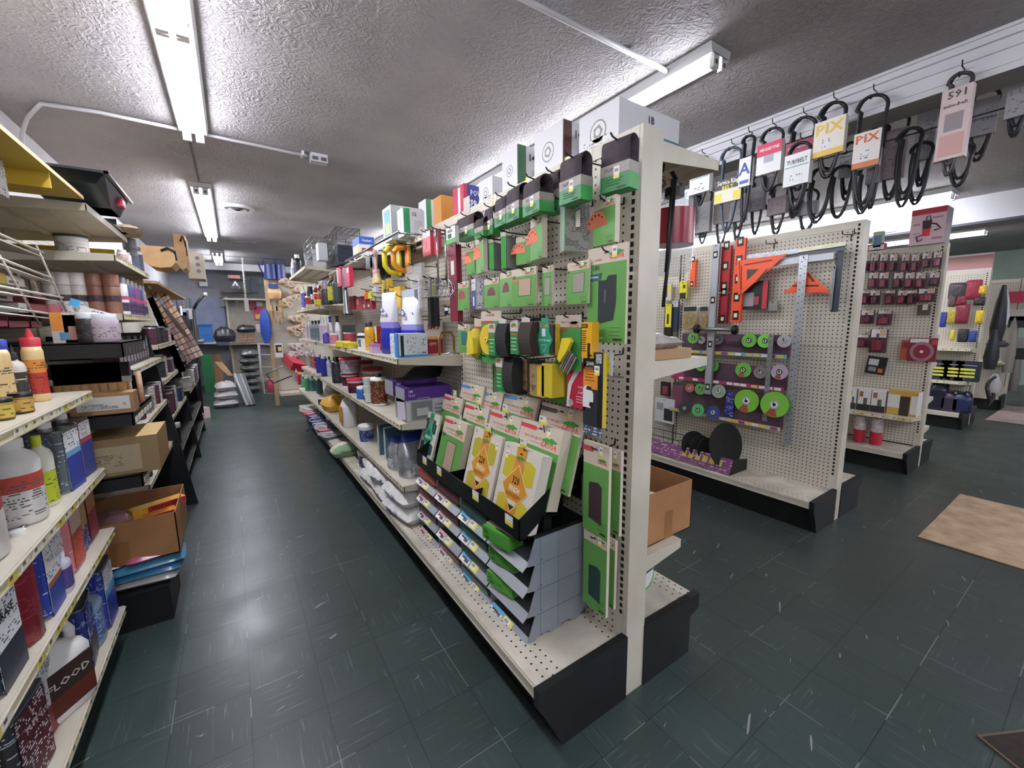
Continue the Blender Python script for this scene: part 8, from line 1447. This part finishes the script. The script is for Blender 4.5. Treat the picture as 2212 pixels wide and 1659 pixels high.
tancase(305, 378, 532, 578, 4.0, 'tan wooden case with a curved bottom on the high shelf'); tancase(378, 402, 506, 582, 4.6, 'taller tan case with a black strap behind the first'); tancase(405, 440, 546, 602, 5.6, 'grey-beige carton with round symbols behind the tan cases', '#a39a8e', '#958c80', True)
place(N_('support_board', None, [N_('shelf_board', nb().box(-1.03, 3.95, 1.66, -.42, 6.3, 1.68, M_wood)), N_('bracket', nb().box(-1.03, 4.6, 1.45, -.95, 4.63, 1.66, M_wood).box(-1.03, 5.9, 1.45, -.95, 5.93, 1.66, M_wood))]), 'particle board shelf on brackets carrying the tan cases', 'shelving', (0, 0, 0))
b = nb(); P = [(-.9, 3.9), (-.9, 5.2)]; b.add([at(60, 330, 'x', -.9), at(200, 440, 'x', -.8), at(395, 560, 'x', -.5), at(400, 570, 'x', -.5)], [(0, 1, 2, 3)], M_clear)
place(N_('pink_tag', nb().box(-.07, 0, 0, .07, .003, .02, mt('#d4b8b4'))), 'small pink tag on the particle board edge', 'tag', (-.49, 4.2, 1.64), FR_)
for i, (y, z, w, d, h) in enumerate(((5.9, 1.02, .3, .25, .2), (6.2, .72, .35, .3, .22), (5.75, .42, .3, .25, .2))): place(carton(w, d, h, '#a9875c', '#98764c', '#b89468'), 'brown cardboard box in the far black shelving, %s from the top' % ORD[i], 'box', (-.50, y, z-.019), FR_)
# long-handled tools standing farther back
for i in range(9):
    x = -.74+.03*i+(.01 if i % 2 else 0); y = 7.3+.1*(i % 3); c = ['#1d1e20', '#2b2c2e', '#8c8e92', '#5a2028', '#1d1e20', '#77502e', '#c9c9cc', '#1d1e20', '#2a3a30'][i]
    b = nb(); b.tube([(0, 0, 0), (.02*(i % 3), .05, 1.75-.06*(i % 4))], .013, mt(c, .5), 6); h = nb(); h.box(-.06, .02, 1.45-.05*(i % 4), .06, .08, 1.60-.05*(i % 4), mt(['#26282a', '#3a3b3c', '#b9b9bc'][i % 3], .5)); place(N_('long_handled_tool', None, [N_('handle', b), N_('head', h)]), 'long-handled tool upright beyond the chip rack, %s from the left' % ORD[i], 'broom', (x, y, 0), 0, 'long-handled tools')
p = at(440, 637, 'y', 7.2); q = at(425, 655, 'y', 7.2); b = nb(); b.tube([p, q, at(418, 668, 'y', 7.2)], .02, M_black, 6); b.tube([p, p+Vector((.04, 0, .01))], .03, mt('#c9c9cc'), 6); place(N_('telescopic_pole', b.tube([at(418, 668, 'y', 7.2), Vector((at(418, 668, 'y', 7.2).x-.05, 7.25, 0))], .02, M_black, 6)), 'black pole with a pale tip sticking out before the blue panel', 'pole', (0, 0, 0))
# ================================================================ far end of the aisle
def pb(px0, px1, py0, py1, Y): A_, B_ = at(px0, (py0+py1)/2, 'y', Y), at(px1, (py0+py1)/2, 'y', Y); t_, d_ = at((px0+px1)/2, py0, 'y', Y), at((px0+px1)/2, py1, 'y', Y); return Vector(((A_.x+B_.x)/2, Y, d_.z)), B_.x-A_.x, t_.z-d_.z
kids = [N_('pegboard_panel', nb().box(-.05, 11.5, .0, 3.0, 11.53, 2.0, mottled('far_panel', '#a39c90', '#968f84', 5, .6))), N_('upright', nb().box(-.07, 11.46, 0, -.03, 11.5, 2.0, M_enamel))]
for z in (pb(470, 610, 640, 646, 11.3)[0].z, pb(470, 600, 737, 741, 11.2)[0].z): n = shelf_node(.35, 3.0, rail=False); s_ = nb(); s_.box(-.1, 11.1, z-.03, 2.9, 11.5, z, M_enamel); kids.append(N_('shelf', s_))
place(N_('wall_shelving', None, kids), 'beige shelving against the back wall with two shelves', 'shelving', (0, 0, 0))
place(N_('blue_grey_panel', nb().box(-1.0, 11.55, .9, -.1, 11.6, 1.95, mottled('blue_grey_panel', '#8790a6', '#7c859c', 6, .6))), 'blue-grey slatted panel on the back wall left of the shelving', 'panel', (0, 0, 0))
FAR = [(428, 458, 700, 740, 10.6, '#2f6cb0', 'blue plastic tote on a side shelf', 'tote', 0), (435, 459, 766, 800, 10.4, '#2e7a48', 'green box under the blue tote', 'box', 0), (460, 510, 708, 738, 11.0, '#2b2b2e', 'black wrapped bag on the far shelf, left one', 'bag', 1), (510, 553, 702, 718, 11.0, '#26272a', 'black wrapped bag on the brown bundles, right one', 'bag', 1), (475, 544, 603, 632, 11.2, '#4a4846', 'long dark box of tools on the high far shelf', 'box', 0), (493, 519, 599, 606, 11.0, '#d98a88', 'pink-red sign above the dark box', 'sign', 0), (542, 556, 601, 632, 11.1, '#3a4250', 'dark blue bottle-shaped pack on the high far shelf', 'pack', 0),
 (474, 508, 645, 662, 11.47, '#7a7d80', 'grey flat pack hanging under the high far shelf', 'hang pack', 0), (508, 515, 642, 655, 11.47, '#c0b0a8', 'small pale tag under the high far shelf', 'tag', 0), (549, 570, 663, 691, 11.47, '#c0346a', 'magenta and yellow poster on the right of the far shelving', 'poster', 0), (554, 566, 652, 661, 11.47, '#e0dcd8', 'small white card above the magenta poster', 'card', 0), (553, 570, 700, 718, 11.0, '#cfc4b8', 'cream box beside the brown bundles', 'box', 0), (430, 448, 600, 618, 11.54, '#e6e6ea', 'white leaflet on the back wall beyond the tan cases', 'paper', 0), (536, 553, 650, 668, 11.47, '#a84a50', 'faded red pennant-like card on the far pegboard', 'card', 0), (458, 478, 765, 800, 11.1, '#a07c58', 'brown carton beside the green box', 'box', 0), (410, 428, 705, 735, 10.0, '#6d4f38', 'brown slatted crate left of the blue tote', 'crate', 0), (560, 575, 740, 775, 11.45, '#9a94a8', 'lilac-grey sheet on the far lower shelving', 'sheet', 0)]
for x0, x1, y0, y1, Y, c, lab, cat, soft in FAR:
    loc, w, h = pb(x0, x1, y0, y1, Y); b = nb()
    if cat == 'sign': loc.z = pb(x0, x1, 603, 632, 11.2)[0].z+pb(475, 544, 603, 632, 11.2)[2]
    if lab.startswith(('green box', 'brown carton')): h += loc.z; loc.z = 0
    if cat in ('tote', 'crate'): place(N_('shelf_board', nb().box(-1.03, Y-.05, loc.z-.03, loc.x+w/2+.05, 11.5, loc.z, M_enamel)), 'narrow side shelf under the '+lab.split(' ')[0]+' '+cat, 'shelf', (0, 0, 0))
    if soft: b.pillow(w, .3, h, mottled('film'+c, c, '#4a4b50', 8, .3, .5), seed=int(x0))
    else: b.box(-w/2, 0, 0, w/2, .25 if cat in ('box', 'tote', 'crate', 'pack') else .02, h, mt(c, .5)); b.box(-w*.4, -.002, h*.1, w*.4, 0, h*.45, mt({'#c0346a': '#d0b83a', '#2f6cb0': '#2a62a4'}.get(c, c), .5))
    k = [N_('body', b)]
    if cat == 'tote': k.append(N_('rim', nb().box(-w/2-.02, -.02, h*.92, w/2+.02, .27, h, mt('#2a5fa0', .4))))
    place(N_(cat.replace(' ', '_')+('_body' if cat == 'pack' else ''), None, k) if len(k) > 1 else N_(cat.replace(' ', '_'), b), lab, cat, loc, 0)
for i in range(2):
    for j in range(4): loc, w, h = pb(516+18*i, 532+18*i, 734-5*j, 738.5-5*j, 10.95); place(N_('wrapped_bundle', nb().box(-w/2, 0, 0, w/2, .2, h, mt('#b08c70' if j % 2 else '#a07c62', .6))), 'brown bundle in the %s stack on the far shelf, %s from the bottom' % (('left', 'right')[i], ORD[j]), 'bundle', loc, 0, 'brown bundles on the far shelf')
loc, w, h = pb(499, 518, 609, 623, 10.9); b = nb(); b.tube([(-w*.4, 0, 0), (0, 0, h), (w*.4, 0, 0)], .03, M_white, 6); b.box(-w*.5, -.03, 0, w*.4, .08, .05, mt('#3a3b3e')); place(N_('tool_stand', b), 'white A-shaped stand before the dark box on the high far shelf', 'stand', loc, 0)
p, q = at(524, 560, 'y', 9.8), at(531, 648, 'y', 9.8); p.z = CZ; b = nb(); n_ = 26
for i in range(n_): c_ = p.lerp(q, i/n_); b.tube([c_+Vector((.016*math.cos(a)*(i % 2), .016*math.cos(a)*((i+1) % 2), .028*math.sin(a))) for a in [2*PI*j/8 for j in range(8)]], .005, mt('#c9c6c0', .4, .5), 4, True)
k = nb(); k.box(q.x-.03, q.y-.02, q.z-.22, q.x+.04, q.y+.02, q.z, mt('#b9b4ae')); place(N_('hanging_chain', None, [N_('chain', b), N_('hook_block', k)]), 'pale chain hanging from the ceiling beam before the back shelving', 'chain', (0, 0, 0))
for i, (x0, x1, y0, y1) in enumerate(((458, 512, 834, 858), (460, 510, 826, 846), (462, 506, 812, 832))): loc, w, h = pb(x0, x1, y0, y1, 8.3); loc.z = max(.0, [.0, .14, .28][i]); b = nb(); b.pillow(w*1.05, .45, .135, mottled('white_sack', '#dad7d8', '#b9b4b8', 9, .4, .5), seed=60+i); place(N_('sack', b), 'white sack in the pile on the floor at the aisle end, %s' % ['bottom', 'middle', 'top'][i], 'bag', loc+Vector((0, .2, 0)), .05*i, 'white sacks at the aisle end')
for i in range(6): loc, w, h = pb(516+2*(i % 2), 562, 826-13*i, 836-13*i, 9.8); b = nb(); b.pillow(w, .4, .138, mottled('dark_sack', '#4f5052', '#77787a', 7, .25, .6), seed=70+i); place(N_('sack', b), 'grey plastic sack in the far stack, %s from the bottom' % ORD[i], 'bag', (loc.x, 10.0, .02+.14*i), .04*(i % 3), 'grey sacks in the far stack')
for i in range(4): A_ = at(507+6*i, 808, 'y', 8.9); B_ = at(532+5*i, 856-3*i, 'y', 8.2); b = nb(); b.tube([(A_.x, A_.y, A_.z), (B_.x, B_.y, .02)], .025, mt(['#c9cacc', '#8a9090', '#b9babc', '#6f7676'][i], .4), 4); place(N_('trim_board', b), 'pale strip leaning on the white sacks, %s from the left' % ORD[i], 'board', (0, 0, 0), 0, 'strips leaning on the sacks')
b = nb(); [b.tube([at(466+4*i, 783, 'y', 9.6), at(495+2*i, 812, 'y', 9.0)], .02, mt('#b08c5e'), 5) for i in range(4)]; place(N_('wood_bundle', b), 'bundle of tan wooden sticks behind the white sacks', 'bundle', (0, 0, 0))
Fm = mt('#c9c6c6', .4); b = nb(); A_, B_, C_, D_ = [at(x, y, 'y', 8.6) for x, y in ((560, 745), (590, 745), (598, 850), (571, 850))]; b.tube([A_, B_, C_, D_], .015, Fm, 6, True); b.tube([p+Vector((0, .4, 0)) for p in (A_, B_, C_, D_)], .015, Fm, 6, True); [b.tube([A_.lerp(D_, f), B_.lerp(C_, f)], .01, Fm, 5) for f in (.2, .45, .7)]; k = nb(); k.tube([A_, A_+Vector((0, .4, 0))], .012, Fm, 5); k.tube([B_, B_+Vector((0, .4, 0))], .012, Fm, 5)
place(N_('display_stand', None, [N_('frame', b), N_('cross_bar', k)]), 'white metal stand on the floor left of the roller panel', 'stand', (0, 0, 0))
loc, w, h = pb(577, 596, 820, 847, 8.55); place(N_('bag', nb().loft([(w*.5, .12, 0, mt('#a83050', .4)), (w*.5, .12, h*.6, mt('#c04064', .4)), (w*.3, .03, h, mt('#c04064', .4))], 14, 3)), 'crimson bag at the foot of the white metal stand', 'bag', loc+Vector((0, .15, 0)), 0)
for i in range(4):
    x = -.50+.05*(i % 2); y = 6.8+.28*i; c = ['#b8485c', '#c9a8ac', '#8c2a3c', '#d9c4c4'][i]; place(carton(.22, .2, .16, c, c, c, blocks=(('f', .2, .3, .8, .7, '#e0d4d4'),)), '%s package on the floor at the far left, %s from the near end' % (['rose red', 'pale pink', 'dark crimson', 'pinkish white'][i], ORD[i]), 'package', (x, y, .0), FR_+.2*i)
# end panel across the aisle end with rollers, brushes and watering cans
kids = [N_('pegboard_panel', nb().box(.56, 8.0, .25, 2.0, 8.02, 2.05, M_pegx)), N_('upright', nb().box(.50, 7.96, 0, .56, 8.02, 2.09, mottled('tan_post', '#c0aa88', '#b09a7a', 6, .5))), N_('top_rail', nb().box(.56, 7.98, 2.05, 2.0, 8.02, 2.09, mottled('tan_post', '#c0aa88', '#b09a7a', 6, .5))), N_('base_deck', nb().box(.56, 7.65, .2, 2.0, 8.0, .24, M_enamel))]
place(N_('end_panel_shelving', None, kids), 'beige pegboard end panel with paint rollers beyond the middle gondola', 'shelving', (0, 0, 0))
def at8(px, py, Y=7.85): return at(px, py, 'y', Y)
RP = [(609, 607), (619, 614), (634, 625), (645, 629), (636, 641), (625, 645), (612, 650), (618, 658), (627, 688), (637, 690), (644, 684), (652, 679), (626, 711), (640, 707), (649, 701), (660, 705), (648, 715), (634, 720), (628, 747), (637, 753), (644, 747), (631, 764), (643, 762), (654, 744), (657, 765), (666, 763), (626, 770)]
for i, (px, py) in enumerate(RP):
    p = at8(px, py); b = nb(); T = Matrix.Translation((0, 0, 0)) @ Matrix.Rotation(PI/2, 4, 'X') @ Matrix.Rotation(.25, 4, 'Y'); b.T = T; col = '#cdb59c' if i < 18 else '#cfc4c4'; b.cyl(.045, 0, .20, mt(col, .9), 12); b.cyl(.028, .2005, .202, mt('#9a8478'), 10); place(N_('roller_sleeve', b), 'pale roller sleeve end-on on the far end panel, %s counting down' % (ORD[i] if i < 20 else ['twenty-first', 'twenty-second', 'twenty-third', 'twenty-fourth', 'twenty-fifth', 'twenty-sixth', 'last'][i-20]), 'paint roller', p+Vector((0, .1, 0)), 0, 'roller sleeves on the end panel')
for i, (px, py) in enumerate(((586, 672), (594, 672), (603, 674), (609, 662))):
    p = at8(px, py); b = nb(); b.box(-.04, 0, 0, .04, .03, .10, mt('#b9a07c', .9)); k = nb(); k.tube([(0, .015, 0), (0, .015, -.2)], .014, M_wood, 6); place(N_('paint_brush', None, [N_('bristles', b), N_('handle', k)]), 'pale wooden brush hanging on the end panel, %s from the left' % ORD[i], 'brush', p, 0, 'brushes on the end panel')
for i, (px, w) in enumerate(((585, .20), (607, .16))):
    p = at(px, 602, 'y', 8.0); b = nb(); Nv = mt('#2a3570', .4); b.loft([(w*.5, .12, 0, Nv), (w*.42, .1, .24, Nv)], 18, 2.4); k = nb(); k.tube([(-.1, 0, .22), (-.08, 0, .33), (.08, 0, .33), (.1, 0, .22)], .012, Nv, 6); s_ = nb(); s_.tube([(-w*.5, 0, .05), (-w*.8, 0, .25)], .014, Nv, 6); place(N_('watering_can', None, [N_('body', b), N_('handle', k)]+([N_('spout', s_)] if i == 0 else [])), 'navy blue watering can on top of the end panel, %s one' % ('left' if i == 0 else 'right'), 'watering can', (p.x, 8.0, 2.091), 0)
loc, w, h = pb(563, 590, 668, 742, 7.9); b = nb(); b.loft([(w*.2, .05, 0, mt('#26479c', .4)), (w*.45, .06, h*.3, mt('#26479c', .4)), (w*.45, .06, h*.7, mt('#2a4fa8', .4)), (w*.2, .04, h, mt('#2a4fa8', .4))], 16, 2.4); place(N_('plastic_sled', b), 'bright blue long plastic tray hanging left of the end panel post', 'tray', loc+Vector((-.02, 0, 0)), 0)
loc, w, h = pb(578, 608, 613, 646, 7.8); b = nb(); b.pillow(w, .1, h, mt('#d9ae80', .4), seed=3, e=3); b.v = [(x, -z*.6, y*3+h/2) if 0 else (x, y, z) for x, y, z in b.v]; b.box(-w*.4, -.06, h*.7, w*.3, -.05, h, mt('#2a4480')); place(N_('hang_pack', b), 'peach wrapped pack with a navy header at the top of the end panel', 'hang pack', loc+Vector((0, .06, 0)), 0)
loc, w, h = pb(594, 611, 742, 772, 7.8); place(N_('hang_pack', None, [N_('pack_body', nb().box(-w/2, 0, 0, w/2, .04, h, mt('#dcd8d6'))), N_('printed_card', nb().box(-w*.4, -.002, h*.35, w*.4, 0, h*.9, mt('#1f2230')).box(-w*.1, -.004, h*.45, w*.35, -.002, h*.75, mt('#c9b060')))]), 'white and black pack with a yellow square on the end panel', 'hang pack', loc, 0)
loc, w, h = pb(625, 655, 772, 802, 7.5); b = nb(); R_ = mt('#b02438', .4); b.box(-w/2, 0, 0, w/2, .4, h*.5, R_); b.box(-w*.55, -.02, h*.45, w*.55, .42, h*.6, R_); place(N_('roller_pan', b), 'crimson plastic roller pan below the roller sleeves', 'paint tray', loc, .4).rotation_euler = (.3, .3, .3)
p, q = at(575, 808, 'y', 7.6), at(612, 790, 'y', 7.6); b = nb(); b.tube([p, q], .012, M_steel, 6); b.tube([p, at(590, 828, 'y', 7.6), at(630, 812, 'y', 7.6)], .01, M_blackmetal, 6); place(N_('bent_rod', b), 'bent metal rod poking out at the foot of the end panel', 'rod', (0, 0, 0))
